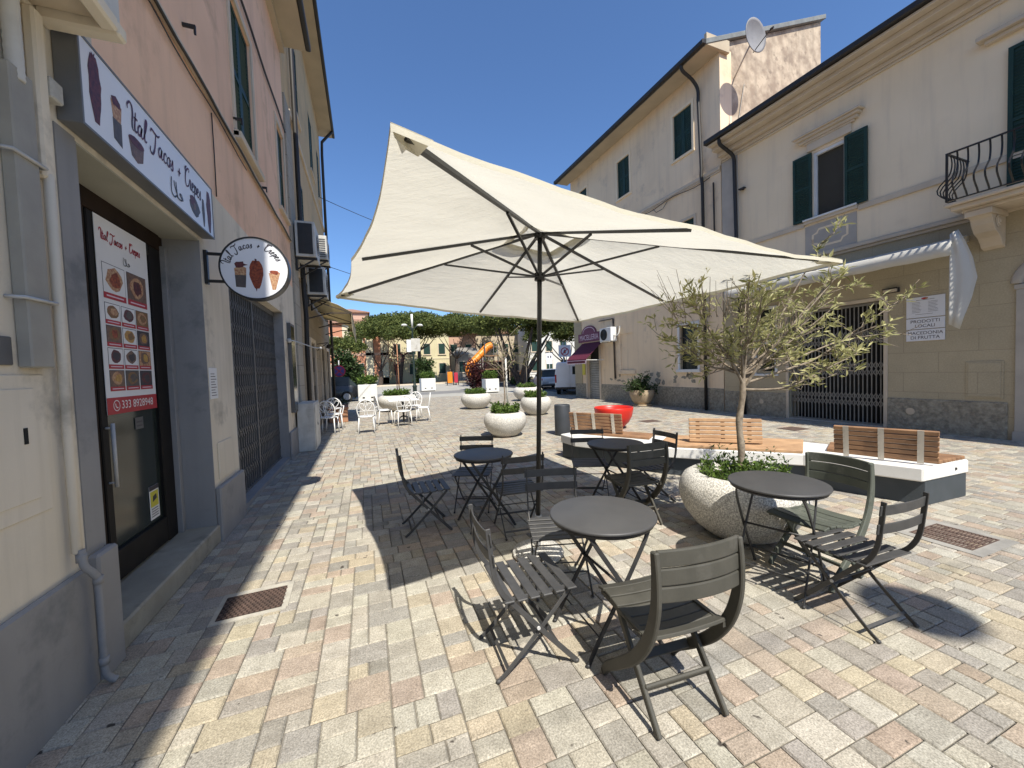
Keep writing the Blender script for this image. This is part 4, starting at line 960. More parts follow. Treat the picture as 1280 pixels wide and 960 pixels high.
def house_grocer():
    b = rthing('town_house', 'beige house with stone ground floor, iron balcony and a folding gate shop front', 'house', 4.0)
    def P(mb, name, mat, bevel=0.0, parent=b): return mb.build(name, mat, parent, (0, -4.0, 0) if parent is b else (0, 0, 0), 0, bevel)
    U0, U1 = -9.0, 8.93
    gate = (5.05, 7.03, 0.0, 2.76); door2 = (7.38, 7.90, 1.25, 2.95)
    w = MB(); wall_open(w, 0, 0.5, U0, U1, 0.0, 4.0, [gate, door2]); P(w, 'wall', M['ash_r'])
    win = (5.74, 6.42, 4.96, 6.56); bal = (1.6, 3.36, 4.25, 6.72)
    w = MB(); wall_open(w, 0, 0.5, U0, U1, 4.0, 7.72, [win, bal]); P(w, 'wall', M['beige'])
    w = MB(); w.box(0.5, U0, 0, 6, U1, 7.7); P(w, 'interior', M['interior'])
    # rough stone base
    for bx in ((-0.03, 3.32, -0.02, 0, 4.98, 0.66), (-0.03, 7.10, -0.02, 0, U1, 0.66)):
        w = MB(); w.box(*bx); P(w, 'stone_base', M['rough_base'], 0.012)
    w = MB(); w.box(-0.05, 2.45, -0.02, 0, 3.26, 0.16); w.box(-0.035, 2.45, 0.16, 0, 3.24, 2.62); w.box(-0.05, 2.45, 2.62, 0, 3.26, 2.70)
    w.tube([(0.03, 2.845 + 0.40 * math.cos(i * math.pi / 12), 2.72 + 0.40 * math.sin(i * math.pi / 12)) for i in range(13)], 0.09, 6); P(w, 'doorway_surround', M['trim_grey'], 0.006)
    # gate opening
    f = MB(); f.box(-0.02, 4.98, 0, 0.06, 5.05, 2.84); f.box(-0.02, 7.03, 0, 0.06, 7.10, 2.84); f.box(-0.02, 5.05, 2.76, 0.06, 7.03, 2.84); go = P(f, 'shop_front', M['trim'], 0.005)
    g = MB(); scissor_gate(g, 0.10, 5.06, 7.02, 0.03, 2.75, 24, (0.42, 0.58, 1.12, 1.28, 1.84, 2.0)); g.build('folding_gate', M['gate_pale'], go)
    g = MB(); g.box(0.42, 5.05, 0.0, 0.46, 7.03, 2.76); g.build('shop_interior', M['interior'], go)
    g = MB(); g.box(0.0, 5.051, 0.0, 0.4, 7.029, 0.025); g.build('threshold', M['trim_grey'], go)
    f = MB(); f.box(-0.03, 7.32, 1.18, 0.0, 7.38, 3.02); f.box(-0.03, 7.90, 1.18, 0.0, 7.96, 3.02); f.box(-0.03, 7.38, 2.95, 0.0, 7.90, 3.02); f.box(-0.05, 7.30, 1.12, 0.0, 7.98, 1.18); fo = P(f, 'window', M['white_paint'], 0.004)
    g = MB(); g.box(0.10, 7.38, 1.25, 0.12, 7.90, 2.95); g.build('pane', M['glass'], fo)
    g = MB(); g.box(0.04, 7.39, 2.0, 0.08, 7.89, 2.55); g.build('blind', M['white_dirty'], fo)
    # mouldings
    w = MB()
    for (za, zb, o) in ((3.96, 4.02, 0.05), (4.02, 4.09, 0.10), (4.09, 4.12, 0.06)): w.box(-o, U0, za, 0, U1 + 0.0, zb)
    w.box(-0.04, U0, 4.83, 0, 5.50, 4.95); w.box(-0.04, 6.62, 4.83, 0, 8.36, 4.95); w.box(-0.06, 5.50, 4.88, 0, 6.62, 4.957)
    P(w, 'string_course', M['trim'], 0.008)
    w = MB()
    for (za, zb, o) in ((7.55, 7.60, 0.05), (7.60, 7.68, 0.09), (7.68, 7.80, 0.22), (7.80, 7.90, 0.45), (7.90, 7.96, 0.62)): w.box(-o, U0, za, 0, U1 - 0.01, zb)
    P(w, 'cornice', M['trim'], 0.012)
    w = MB(); w.box(-0.72, U0, 7.965, -0.56, U1 + 0.05, 8.10); P(w, 'gutter', M['gutter'], 0.02)
    w = MB(); w.add([(-0.6, U0, 8.11), (-0.6, U1, 8.11), (5.9, U1, 10.2), (5.9, U0, 10.2), (-0.6, U0, 7.97), (-0.6, U1, 7.97), (5.9, U1, 7.97), (5.9, U0, 7.97)], [(0, 1, 2, 3), (7, 6, 5, 4), (0, 4, 5, 1), (1, 5, 6, 2), (2, 6, 7, 3), (3, 7, 4, 0)]); P(w, 'roof', M['roof_tile'])
    # grey pilaster at the far end
    w = MB(); w.box(-0.035, 8.40, 4.13, 0, U1 - 0.005, 7.54); P(w, 'pilaster', M['trim_grey'], 0.006)
    w = MB(); w.box(-0.02, 8.30, 0.66, 0, U1 - 0.005, 3.955); P(w, 'pilaster', M['ash_r'])
    # painted panel under the window
    w = MB(); w.box(-0.012, 5.53, 4.13, 0, 6.60, 4.825); po = P(w, 'painted_panel', M['trim_grey'])
    pts = []
    for (a, c) in ((-0.36, -0.10), (-0.36, 0.10), (-0.27, 0.13), (-0.23, 0.21), (0.23, 0.21), (0.27, 0.13), (0.36, 0.10), (0.36, -0.10), (0.27, -0.13), (0.23, -0.21), (-0.23, -0.21), (-0.27, -0.13), (-0.36, -0.10), (-0.36, 0.0)): pts.append((a, c))
    fr = frame((-0.0125, 6.065, 4.48), (0, -1, 0), (0, 0, 1)); w = MB(); w.ribbon(fr, pts, 0.05, 0, 0.004); w.build('scroll_border', M['beige'], po)
    # window with open shutters
    f = MB(); f.box(0.02, 5.74, 4.96, 0.09, 5.79, 6.56); f.box(0.02, 6.36, 4.96, 0.09, 6.42, 6.56); f.box(0.02, 5.79, 6.48, 0.09, 6.36, 6.56); f.box(0.02, 5.79, 4.96, 0.09, 6.36, 5.0); f.box(-0.09, 5.50, 4.958, 0.0, 6.62, 5.0)
    wo = P(f, 'window', M['white_paint'], 0.004)
    g = MB(); g.box(0.10, 5.74, 4.96, 0.12, 6.42, 6.56); g.build('pane', M['pane_brown'], wo)
    for (ya, yb) in ((5.31, 5.735), (6.425, 6.85)):
        g = MB(); louvre(g, -0.055, ya, yb, 4.97, 6.57, 0.04, step=0.05); g.build('shutter', M['green'], wo)
    w = MB(); w.box(-0.05, 5.62, 6.62, 0, 6.54, 6.82); w.box(-0.10, 5.48, 6.86, 0, 6.70, 6.93); w.box(-0.16, 5.43, 6.93, 0, 6.75, 6.99); w.box(-0.21, 5.38, 6.99, 0, 6.80, 7.03); w.box(-0.07, 5.55, 6.82, 0, 6.60, 6.86)
    w.build('hood_cornice', M['trim'], wo, bevel=0.01)
    # balcony door
    g = MB(); louvre(g, -0.03, 2.5, 3.355, 4.26, 6.72, 0.05, step=0.055); do = P(g, 'balcony_door', M['green'])
    g = MB(); louvre(g, -0.03, 1.62, 2.49, 4.26, 6.72, 0.05, step=0.055); g.build('shutter', M['green'], do)
    g = MB(); g.box(0.2, 1.6, 4.26, 0.24, 3.36, 6.72); g.build('pane', M['interior'], do)
    g = MB(); g.box(-0.10, 1.3, 6.95, 0, 3.62, 7.02); g.box(-0.18, 1.2, 7.02, 0, 3.70, 7.10); g.build('hood_cornice', M['trim'], do, bevel=0.01)
    # balcony
    s = MB(); s.box(-0.80, 1.0, 4.14, 0, 3.86, 4.20); s.box(-0.74, 1.05, 4.06, 0, 3.80, 4.14); s.box(-0.62, 1.1, 4.0, 0, 3.70, 4.06); bo = P(s, 'balcony', M['trim'], 0.012)
    def corbel(y0):
        w = MB(); prof = [(0, 4.0), (-0.58, 4.0), (-0.60, 3.92), (-0.52, 3.86), (-0.48, 3.76), (-0.38, 3.64), (-0.24, 3.58), (-0.16, 3.50), (-0.10, 3.42), (0, 3.38)]
        fr = frame((0, y0, 0), (-1, 0, 0), (0, 0, 1)); w.prism(fr, [(-a, c) for a, c in prof], -0.13, 0.13)
        for sgn in (-1, 1):
            for r_ in (0.11, 0.07, 0.035): w.tube([(-0.30 + 0.0, y0 + sgn * 0.13, 3.80), (-0.30, y0 + sgn * (0.145 + 0.01 * (0.11 - r_) / 0.03), 3.80)], r_, 16)
        w.box(-0.64, y0 - 0.16, 3.90, -0.0, y0 + 0.16, 3.998)
        return w
    for y0 in (3.50, 1.4): corbel(y0).build('corbel', M['trim'], bo, bevel=0.012)
    r_ = MB()
    zt, zb = 5.06, 4.24
    r_.box(-0.80, 1.0, zt - 0.012, -0.77, 3.84, zt + 0.012); r_.box(-0.80, 1.0, zb - 0.01, -0.77, 3.84, zb + 0.01); r_.box(-0.77, 3.81, zt - 0.012, 0, 3.84, zt + 0.012); r_.box(-0.77, 3.81, zb - 0.01, 0, 3.84, zb + 0.01)
    r_.box(-0.80, 3.81, zb, -0.775, 3.84, zt)
    def bulge(t): return 0.17 * math.sin(math.pi * min(1, max(0, (t - 0.0) / 0.62))) ** 1.5 if t < 0.62 else -0.02 * math.sin(math.pi * (t - 0.62) / 0.38)
    y = 3.70
    zz = [i / 12 for i in range(13)]
    while y > 1.0:
        r_.strip([(-0.785 - bulge(t), y, zb + (zt - zb) * t) for t in zz], 0.022, 0.012, (0, 1, 0)); y -= 0.125
    xx = -0.66
    while xx < -0.03:
        r_.strip([(xx, 3.825 + bulge(t), zb + (zt - zb) * t) for t in zz], 0.022, 0.012, (1, 0, 0)); xx += 0.11
    P(r_, 'balcony_railing', M['black_metal'])
    # utility panel, vent, pipes
    w = MB(); w.box(-0.015, 3.37, 0.72, 0, 3.83, 1.40); w.box(-0.025, 3.40, 0.75, -0.015, 3.80, 1.37); P(w, 'meter_panel', M['ash_r'], 0.004)
    w = MB(); w.tube([(-0.045, 4.60, 0.40), (-0.03, 4.60, 0.40)], 0.07, 20); w.tube([(-0.05, 4.60, 0.40), (-0.045, 4.60, 0.40)], 0.05, 20); w.tube([(-0.045, 7.75, 0.40), (-0.03, 7.75, 0.40)], 0.06, 20); P(w, 'vent_cap', M['trim'])
    w = MB(); w.tube(catmull([(-0.60, 8.52, 7.95), (-0.58, 8.52, 7.8), (-0.30, 8.50, 7.66), (-0.12, 8.46, 7.5), (-0.10, 8.45, 7.2)], 5) + [Vector((-0.10, 8.40, 4.3)), Vector((-0.16, 8.39, 4.1)), Vector((-0.10, 8.36, 3.9)), Vector((-0.09, 8.22, 0.0))], 0.05, 12)
    do = P(w, 'downpipe', M['gutter'])
    w = MB(); w.box(-0.12, 8.15, 6.48, -0.02, 8.32, 6.51); w.ball((-0.13, 8.16, 6.45), 0.045, 8); P(w, 'pipe_bracket', M['gutter'])
    return b
house_grocer()

def house_butcher():
    b = rthing('town_house', 'taller beige house with weathered gable wall and the butcher shop at its far corner', 'house', 13.0)
    def P(mb, name, mat, bevel=0.0, parent=b): return mb.build(name, mat, parent, (0, -13.0, 0) if parent is b else (0, 0, 0), 0, bevel)
    U0, U1, H = 8.97, 17.62, 11.0
    ups = [(10.03, 10.82, 8.55, 10.05), (13.13, 13.90, 8.50, 10.02), (16.18, 16.95, 8.50, 10.05)]
    mids = [(10.0, 10.78, 4.75, 6.36), (13.13, 13.9, 4.75, 6.36), (16.18, 16.95, 4.75, 6.36)]
    barred = (9.93, 10.70, 1.34, 2.86); shop = (15.5, 16.5, 0, 2.55); blind = (13.13, 13.95, 1.35, 2.88)
    w = MB(); wall_open(w, 0, 0.5, U0, U1, 0, H, ups + mids + [barred, shop, blind]); P(w, 'wall', M['beige2'])
    # body with gable end
    w = MB(); xs = [0.5, 4.9]; 
    gz = lambda x: 11.1 + x * 0.425
    w.add([(0.0, U0 + 0.002, 0), (4.9, U0 + 0.002, 0), (4.9, U0 + 0.002, gz(4.9)), (0.0, U0 + 0.002, gz(0.0))], [(0, 1, 2, 3)]); 
    P(w, 'gable_wall', M['gable'])
    w = MB(); w.add([(0.5, U0 + 0.03, 0), (4.9, U0 + 0.03, 0), (4.9, U1, 0), (0.5, U1, 0), (0.5, U0 + 0.03, gz(0.5) - 0.05), (4.9, U0 + 0.03, gz(4.9) - 0.05), (4.9, U1, gz(4.9) - 0.05), (0.5, U1, gz(0.5) - 0.05)],
                    [(0, 3, 2, 1), (4, 5, 6, 7), (0, 1, 5, 4), (1, 2, 6, 5), (2, 3, 7, 6), (3, 0, 4, 7)]); P(w, 'body', M['gable'])
    w = MB(); x0 = -0.66; v = []
    for (y) in (U0 - 0.12, U1 + 0.35):
        v += [(x0, y, gz(x0) + 0.02), (5.0, y, gz(5.0) + 0.02), (5.0, y, gz(5.0) + 0.17), (x0, y, gz(x0) + 0.17)]
    w.add(v, [(0, 1, 2, 3), (7, 6, 5, 4), (0, 4, 5, 1), (1, 5, 6, 2), (2, 6, 7, 3), (3, 7, 4, 0)]); P(w, 'roof', M['slate_edge'], 0.01)
    w = MB(); w.box(-0.62, U0 + 0.001, H - 0.14, 0, U1 + 0.3, H - 0.02); w.box(-0.62, U0 - 0.1, H - 0.16, 0.32, U0 - 0.001, H + 0.2); P(w, 'eave', M['eave'], 0.01)
    w = MB(); w.box(-0.78, U0 - 0.1, H - 0.16, -0.64, U1 + 0.35, H - 0.01); P(w, 'gutter', M['gutter'], 0.02)
    w = MB()
    w.box(1.25, 13.5, 11.4, 1.65, 13.9, 12.35); w.box(1.2, 13.45, 12.35, 1.7, 13.95, 12.42); w.box(1.28, 13.53, 12.42, 1.62, 13.87, 12.55); w.box(1.2, 13.45, 12.55, 1.7, 13.95, 12.62); P(w, 'chimney', M['gable'], 0.01)
    w = MB(); w.box(-0.05, U0, 7.40, 0, U1, 7.52); w.box(-0.03, U0, 7.34, 0, U1, 7.40); P(w, 'string_course', M['trim'], 0.01)
    for bx in ((-0.025, U0, -0.02, 0, 15.38, 0.72), (-0.025, 16.62, -0.02, 0, U1, 0.72)):
        w = MB(); w.box(*bx); P(w, 'stone_base', M['rough_base'], 0.01)
    for i, (ya, yb, za, zb) in enumerate(ups + mids):
        f = MB(); f.box(-0.02, ya - 0.09, za - 0.09, 0, ya, zb + 0.09); f.box(-0.02, yb, za - 0.09, 0, yb + 0.09, zb + 0.09); f.box(-0.02, ya, zb, 0, yb, zb + 0.09); f.box(-0.05, ya - 0.1, za - 0.075, 0.0, yb + 0.1, za - 0.002)
        wo = P(f, 'window', M['beige'] if i != 3 else M['trim'])
        ym = (ya + yb) / 2
        for (a, c) in ((ya + 0.005, ym - 0.003), (ym + 0.003, yb - 0.005)):
            g = MB(); louvre(g, 0.06, a, c, za, zb, 0.04, step=0.06); g.build('shutter', M['green'], wo)
        g = MB(); g.box(0.2, ya, za, 0.24, yb, zb); g.build('pane', M['glass'], wo)
    # barred window
    ya, yb, za, zb = barred
    f = MB(); f.box(-0.03, ya - 0.08, za, 0.0, ya, zb + 0.08); f.box(-0.03, yb, za, 0.0, yb + 0.08, zb + 0.08); f.box(-0.03, ya, zb, 0.0, yb, zb + 0.08); f.box(-0.08, ya - 0.12, za - 0.10, 0.0, yb + 0.12, za); f.box(0.04, ya, 2.05, 0.09, yb, 2.11)
    wo = P(f, 'window', M['white_paint'], 0.004)
    g = MB(); g.box(0.12, ya, za, 0.14, yb, zb); g.build('pane', M['glass'], wo)
    g = MB()
    for k in range(6): y = ya + 0.06 + k * (yb - ya - 0.12) / 5; g.tube([(0.02, y, za), (0.02, y, zb)], 0.008, 6)
    g.box(0.012, ya, 2.42, 0.028, yb, 2.44); g.box(0.012, ya, 1.68, 0.028, yb, 1.70); g.build('window_bars', M['gutter'], wo)
    # walled-up window
    ya, yb, za, zb = blind
    f = MB(); f.box(0.03, ya, za, 0.08, yb, zb); f.box(-0.06, ya - 0.12, za - 0.17, 0.0, yb + 0.1, za - 0.002); P(f, 'blind_window', M['beige2'], 0.006)
    # butcher shop front
    f = MB(); f.box(-0.04, 15.38, 0, 0, 15.5, 2.66); f.box(-0.04, 16.5, 0, 0, 16.62, 2.66); f.box(-0.04, 15.5, 2.55, 0, 16.5, 2.66); so = P(f, 'shop_front', M['trim'], 0.006)
    g = MB()
    for k in range(17): g.box(0.10 - (0.0), 15.5, k * 0.112, 0.13, 16.5, k * 0.112 + 0.104)
    g.build('roller_shutter', M['shutter'], so, bevel=0.01)
    g = MB(); g.box(0.2, 15.5, 0, 0.22, 16.5, 2.55); g.build('shop_interior', M['interior'], so)
    # corner pilaster
    w = MB(); w.box(-0.03, 16.95, 0.72, 0, U1, 3.9); P(w, 'pilaster', M['ash_r'])
    # flaked plaster patches low on the wall
    w = MB(); q = random.Random(5)
    for k in range(16):
        y = 10.9 + q.random() * 4.2 if k > 3 else 9.7 + q.random() * 0.9
        z = 0.86 + q.random() * 0.32
        fr = frame((-0.0005, y, z), (0, -1, 0), (0, 0, 1)); w.prism(fr, blob(0.05 + 0.11 * q.random(), 0.04 + 0.07 * q.random(), 10, 0.45, k + 5), 0.0, 0.003)
    P(w, 'plaster_patch', M['rough_base'])
    # pipes
    w = MB(); w.tube(catmull([(-0.70, 9.75, H - 0.1), (-0.66, 9.75, H - 0.3), (-0.3, 9.72, H - 0.5), (-0.09, 9.70, H - 0.75), (-0.09, 9.68, H - 1.1)], 4) + [Vector((-0.09, 9.60, 7.7)), Vector((-0.13, 9.58, 7.46)), Vector((-0.09, 9.57, 7.2)), Vector((-0.09, 9.56, 0.0))], 0.05, 12); P(w, 'downpipe', M['gutter'])
    w = MB(); w.tube([(-0.05, 9.2, 7.1), (-0.05, 9.18, 4.6)], 0.025, 8); P(w, 'downpipe', M['copper_pipe'])
    w = MB(); w.tube([(-0.05, 14.35, 3.6), (-0.05, 14.30, 1.0)], 0.035, 8); w.tube([(-0.05, 14.35, 3.6), (-0.05, 15.4, 3.62)], 0.02, 6); P(w, 'downpipe', M['copper_pipe'])
    c = MB(); pts = [(-0.07, 9.3 + i * 0.3, 7.30 - 0.05 * math.sin(i * 0.9)) for i in range(14)]; c.tube(pts, 0.012, 5); c.tube([(-0.06, 11.8, 7.30), (-0.09, 11.6, 7.1), (-0.06, 11.3, 7.12), (-0.05, 11.1, 7.3)], 0.01, 5); P(c, 'wall_cable', M['gutter'])
    return b
house_butcher()

def right_things():
    # satellite dish on the gable
    b = rthing('satellite_dish', 'grey satellite dish on an arm at the top of the weathered gable wall', 'satellite dish', 8.96, 10.25, -0.62)
    w = MB(); w.tube([(0, 0, 0), (-0.25, -0.55, 0.22), (-0.25, -0.72, 0.40)], 0.022, 8); w.build('arm', M['steel'], b)
    d = MB(); ax = Vector((0.0, -0.98, 0.0)).normalized(); c = Vector((-0.25, -0.78, 0.52)); e1 = ax.cross(Vector((0, 0, 1))).normalized(); e2 = e1.cross(ax)
    prof = [(0.02 + 0.43 * i / 8, 0.10 * (i / 8) ** 2) for i in range(9)]; n = 28; vs = []
    for (r, h) in prof + [(0.452, 0.085)] + [(0.02 + 0.43 * i / 8, 0.10 * (i / 8) ** 2 - 0.015) for i in range(8, -1, -1)]:
        for j in range(n): t = 2 * math.pi * j / n; vs.append(c + ax * h + e1 * r * math.cos(t) * 0.92 + e2 * r * math.sin(t) * 1.05)
    k = 19; d.add(vs, [(i * n + j, i * n + (j + 1) % n, (i + 1) * n + (j + 1) % n, (i + 1) * n + j) for i in range(k - 1) for j in range(n)], 0, True)
    d.add([c + ax * 0.003 + e1 * 0.025 * math.cos(2 * math.pi * j / n) + e2 * 0.025 * math.sin(2 * math.pi * j / n) for j in range(n)], [tuple(range(n))])
    d.build('dish', M['dish'], b)
    w = MB(); f = c + ax * 0.50 - e2 * 0.18; w.tube([c - e2 * 0.42, f], 0.012, 6); w.tube([f, f + ax * 0.09], 0.03, 8); w.build('receiver', M['gutter'], b)
    w = MB(); w.tube([(0.4, -0.02, -0.1), (0.05, -0.02, -1.6), (-0.55, -0.03, -2.9)], 0.012, 5); w.tube([(1.0, -0.02, -1.4), (0.3, -0.02, -2.6)], 0.012, 5)
    w.build('antenna_cable', M['gate_pale'], b)
    # sign panels PRODOTTI LOCALI / MACEDONIA DI FRUTTA
    fr = frame((-0.0205, 0, 0), (0, -1, 0), (0, 0, 1)); W = 0.565
    def plate(label, z, h, draw):
        b = rthing('wall_sign', label, 'sign', 4.675, z, 0.0)
        w = MB(); w.box(-0.02, -W, 0, -0.002, 0, h); w.build('plate', M['sign_white'], b, bevel=0.002)
        
        for dr in draw:
            t = MB(); dr(t); t.build('lettering', M['ink'], b)
        return b
    plate('white wall sign reading MACEDONIA DI FRUTTA, lowest of the stacked plates', 1.835, 0.225, (lambda t: text_mesh(t, fr, 'MACEDONIA', 0.088, W / 2, 0.155, 0.001), lambda t: text_mesh(t, fr, 'DI FRUTTA', 0.088, W / 2, 0.065, 0.001)))
    plate('white wall sign reading PRODOTTI LOCALI, middle of the stacked plates', 2.075, 0.215, (lambda t: text_mesh(t, fr, 'PRODOTTI', 0.088, W / 2, 0.148, 0.001), lambda t: text_mesh(t, fr, 'LOCALI', 0.088, W / 2, 0.058, 0.001)))
    def fine(t):
        q = random.Random(3)
        t.prism(fr, [(0.15, 0.345), (0.42, 0.345), (0.42, 0.352), (0.15, 0.352)], 0, 0.001)
        for col in (0.09, 0.33):
            for k in range(8): z = 0.30 - k * 0.028; t.prism(fr, [(col, z), (col + 0.10 + 0.05 * q.random(), z), (col + 0.10 + 0.05 * q.random(), z + 0.005), (col, z + 0.005)], 0, 0.001)
        t.prism(fr, [(0.14, 0.06), (0.40, 0.06), (0.40, 0.065), (0.14, 0.065)], 0, 0.001)
    b = plate('large white wall sign with fine print and small red emblem, topmost of the stacked plates', 2.305, 0.41, (fine,))
    w = MB(); w.prism(fr, at(blob(0.05, 0.02, 12, 0.1, 3), 0.28, 0.375), 0, 0.001, 0); w.prism(fr, at(blob(0.02, 0.012, 10, 0.1, 3), 0.30, 0.375), 0.001, 0.0015, 1); w.build('emblem', [M['red_print'], M['art_gold']], b)
    # wall lamp
    b = rthing('wall_lamp', 'small dark bulkhead lamp on the stone wall above the white signs', 'lamp', 4.92, 2.93)
    w = MB(); w.box(-0.03, -0.14, -0.05, 0, 0.14, 0.05); w.box(-0.10, -0.13, 0.03, -0.03, 0.13, 0.05); w.build('body', M['gutter'], b, bevel=0.01)
    w = MB(); w.box(-0.09, -0.11, -0.035, -0.03, 0.11, 0.03); w.build('lamp_glass', M['trim'], b, bevel=0.01)
    # folded white awning over the gate
    b = rthing('shop_awning', 'white half folded awning above the folding gate with one hanging side flap', 'awning', 3.75, 3.3)
    Lw = 4.5
    w = MB(); w.box(-0.10, 0.05, 0.30, -0.002, Lw, 0.42); w.build('rail', M['white_dirty'], b, bevel=0.01)
    w = MB(); n = 24; vs = []
    prof = [(-0.10, 0.40), (-0.30, 0.37), (-0.55, 0.32), (-0.80, 0.25), (-0.84, 0.22), (-0.84, 0.10), (-0.82, -0.02)]
    for j in range(n + 1):
        for k, (x, z) in enumerate(prof): vs.append((x + (0.006 * math.sin(j * 1.3 + k) if k > 4 else 0), Lw * j / n, z - (0.02 * math.sin(math.pi * ((j * 2 / n) % 1)) if 0 < k < 4 else 0) + (0.006 * math.sin(j * 1.7) if k == 6 else 0)))
    k = len(prof); w.add(vs, [(j * k + i, (j + 1) * k + i, (j + 1) * k + i + 1, j * k + i + 1) for j in range(n) for i in range(k - 1)], 0, True); o = w.build('cover', M['awn_white'], b); s = o.modifiers.new('thickness', 'SOLIDIFY'); s.thickness = 0.006
    w = MB(); vs = []; nn = 17; rows = [(0.36, 0.10), (0.22, 0.17), (0.0, 0.26), (-0.35, 0.31), (-0.70, 0.25), (-1.0, 0.17), (-1.22, 0.12)]
    for (z, wd) in rows:
        for i in range(nn):
            t = i / (nn - 1); vs.append((-0.80 + 0.012 * math.sin(t * math.pi * 3 + z * 1.1) + 0.25 * t * wd, 0.03 - wd * t, z - 0.10 * t * (z < 0.1) + (0.05 * t if z > 0.3 else 0)))
    w.add(vs, [(r * nn + i, r * nn + i + 1, (r + 1) * nn + i + 1, (r + 1) * nn + i) for r in range(len(rows) - 1) for i in range(nn - 1)], 0, True); o = w.build('side_flap', M['awn_white'], b); s = o.modifiers.new('thickness', 'SOLIDIFY'); s.thickness = 0.006
    w = MB(); w.tube([(-0.81, 0.0, 0.2), (-0.81, Lw, 0.2)], 0.022, 8); 
    for y in (0.12, Lw - 0.12): w.bar((-0.02, y, 0.05), (-0.45, y, 0.14), 0.03, 0.04); w.bar((-0.45, y, 0.14), (-0.80, y, 0.19), 0.03, 0.04)
    w.build('frame', M['white_dirty'], b)
    # butcher awning and sign
    b = rthing('shop_awning', 'maroon butcher shop awning over the grey roller shutter', 'awning', 15.15, 1.72)
    Lw = 1.70; n = 10
    w = MB(); vs = []
    for j in range(n + 1): y = Lw * j / n; vs += [(-0.03, y, 0.98), (-0.5, y, 0.58), (-0.95, y, 0.18), (-0.96, y, 0.13)]
    w.add(vs, [(j * 4 + i, (j + 1) * 4 + i, (j + 1) * 4 + i + 1, j * 4 + i + 1) for j in range(n) for i in range(3)]); o = w.build('cover', M['maroon'], b); s = o.modifiers.new('thickness', 'SOLIDIFY'); s.thickness = 0.008
    w = MB(); vs = []
    for j in range(41): y = Lw * j / 40; vs += [(-0.96, y, 0.125), (-0.965, y, -0.02 - 0.025 * abs(math.sin(j * math.pi / 5)))]
    w.add(vs, [(2 * j, 2 * j + 2, 2 * j + 3, 2 * j + 1) for j in range(40)]); o = w.build('valance', M['pink_letter'], b); s = o.modifiers.new('thickness', 'SOLIDIFY'); s.thickness = 0.006
    w = MB(); w.box(-0.975, 0.08, 0.0, -0.967, Lw - 0.08, 0.10); w.build('band', M['maroon'], b)
    for ya in (0.03, Lw - 0.03): w = MB(); w.bar((-0.0, ya, 0.12), (-0.95, ya, 0.14), 0.025, 0.025); w.build('awning_arm', M['white_paint'], b)
    b = rthing('butcher_sign', 'plum signboard with arched top reading MACELLERIA above the maroon awning', 'sign', 16.28, 2.74)
    hw = 0.92; poly = [(-hw, 0), (hw, 0), (hw, 0.42)] + [(0.62 * math.cos(i * math.pi / 10), 0.42 + 0.36 * math.sin(i * math.pi / 10)) for i in range(11)] + [(-hw, 0.42)]
    fr = frame((0, 0, 0), (0, -1, 0), (0, 0, 1)); w = MB(); w.prism(fr, poly, 0.003, 0.045); w.build('board', M['plum_sign'], b)
    fr2 = frame((-0.0455, 0, 0), (0, -1, 0), (0, 0, 1)); t = MB(); text_mesh(t, fr2, 'MACELLERIA', 0.36, 0, 0.21, 0.001, sx=0.78); 
    t.ribbon(fr2, [(0.50 * math.cos(i * math.pi / 10), 0.44 + 0.26 * math.sin(i * math.pi / 10)) for i in range(11)], 0.03, 0, 0.001); t.build('lettering', M['pink_letter'], b)
    # AC unit beside it
    b = rthing('air_conditioner', 'white air conditioner hung on the butcher shop wall beside the plum sign', 'air conditioner', 14.12, 2.62)
    w = MB(); w.box(-0.36, 0, 0, -0.04, 0.82, 0.60); w.build('casing', M['white_paint'], b, bevel=0.015)
    w = MB(); n = 24
    for rr in (0.05, 0.10, 0.15, 0.20, 0.24): w.tube([(-0.368, 0.5 + rr * math.cos(i * 2 * math.pi / n), 0.3 + rr * math.sin(i * 2 * math.pi / n)) for i in range(n + 1)], 0.007, 5)
    w.tube([(-0.362, 0.5, 0.3), (-0.361, 0.5, 0.3)], 0.24, 24); w.build('fan_guard', M['gutter'], b)
    w = MB(); w.tube(catmull([(-0.2, 0.0, 0.25), (-0.2, -0.15, 0.2), (-0.15, -0.26, 0.3), (-0.06, -0.24, 0.6)], 5), 0.03, 8); w.bar((0, 0.1, -0.02), (-0.4, 0.1, -0.02), 0.03, 0.03); w.bar((0, 0.7, -0.02), (-0.4, 0.7, -0.02), 0.03, 0.03); w.build('bracket', M['white_dirty'], b)
    w = MB(); w.box(0, -0.13, 0, -0.004, 0.13, 0.8, 0)
    b2 = rthing('poster', 'yellow poster on the corner pilaster past the roller shutter', 'poster', 16.80, 1.15, 0.031); w.build('sheet', M['yellow'], b2)
right_things()
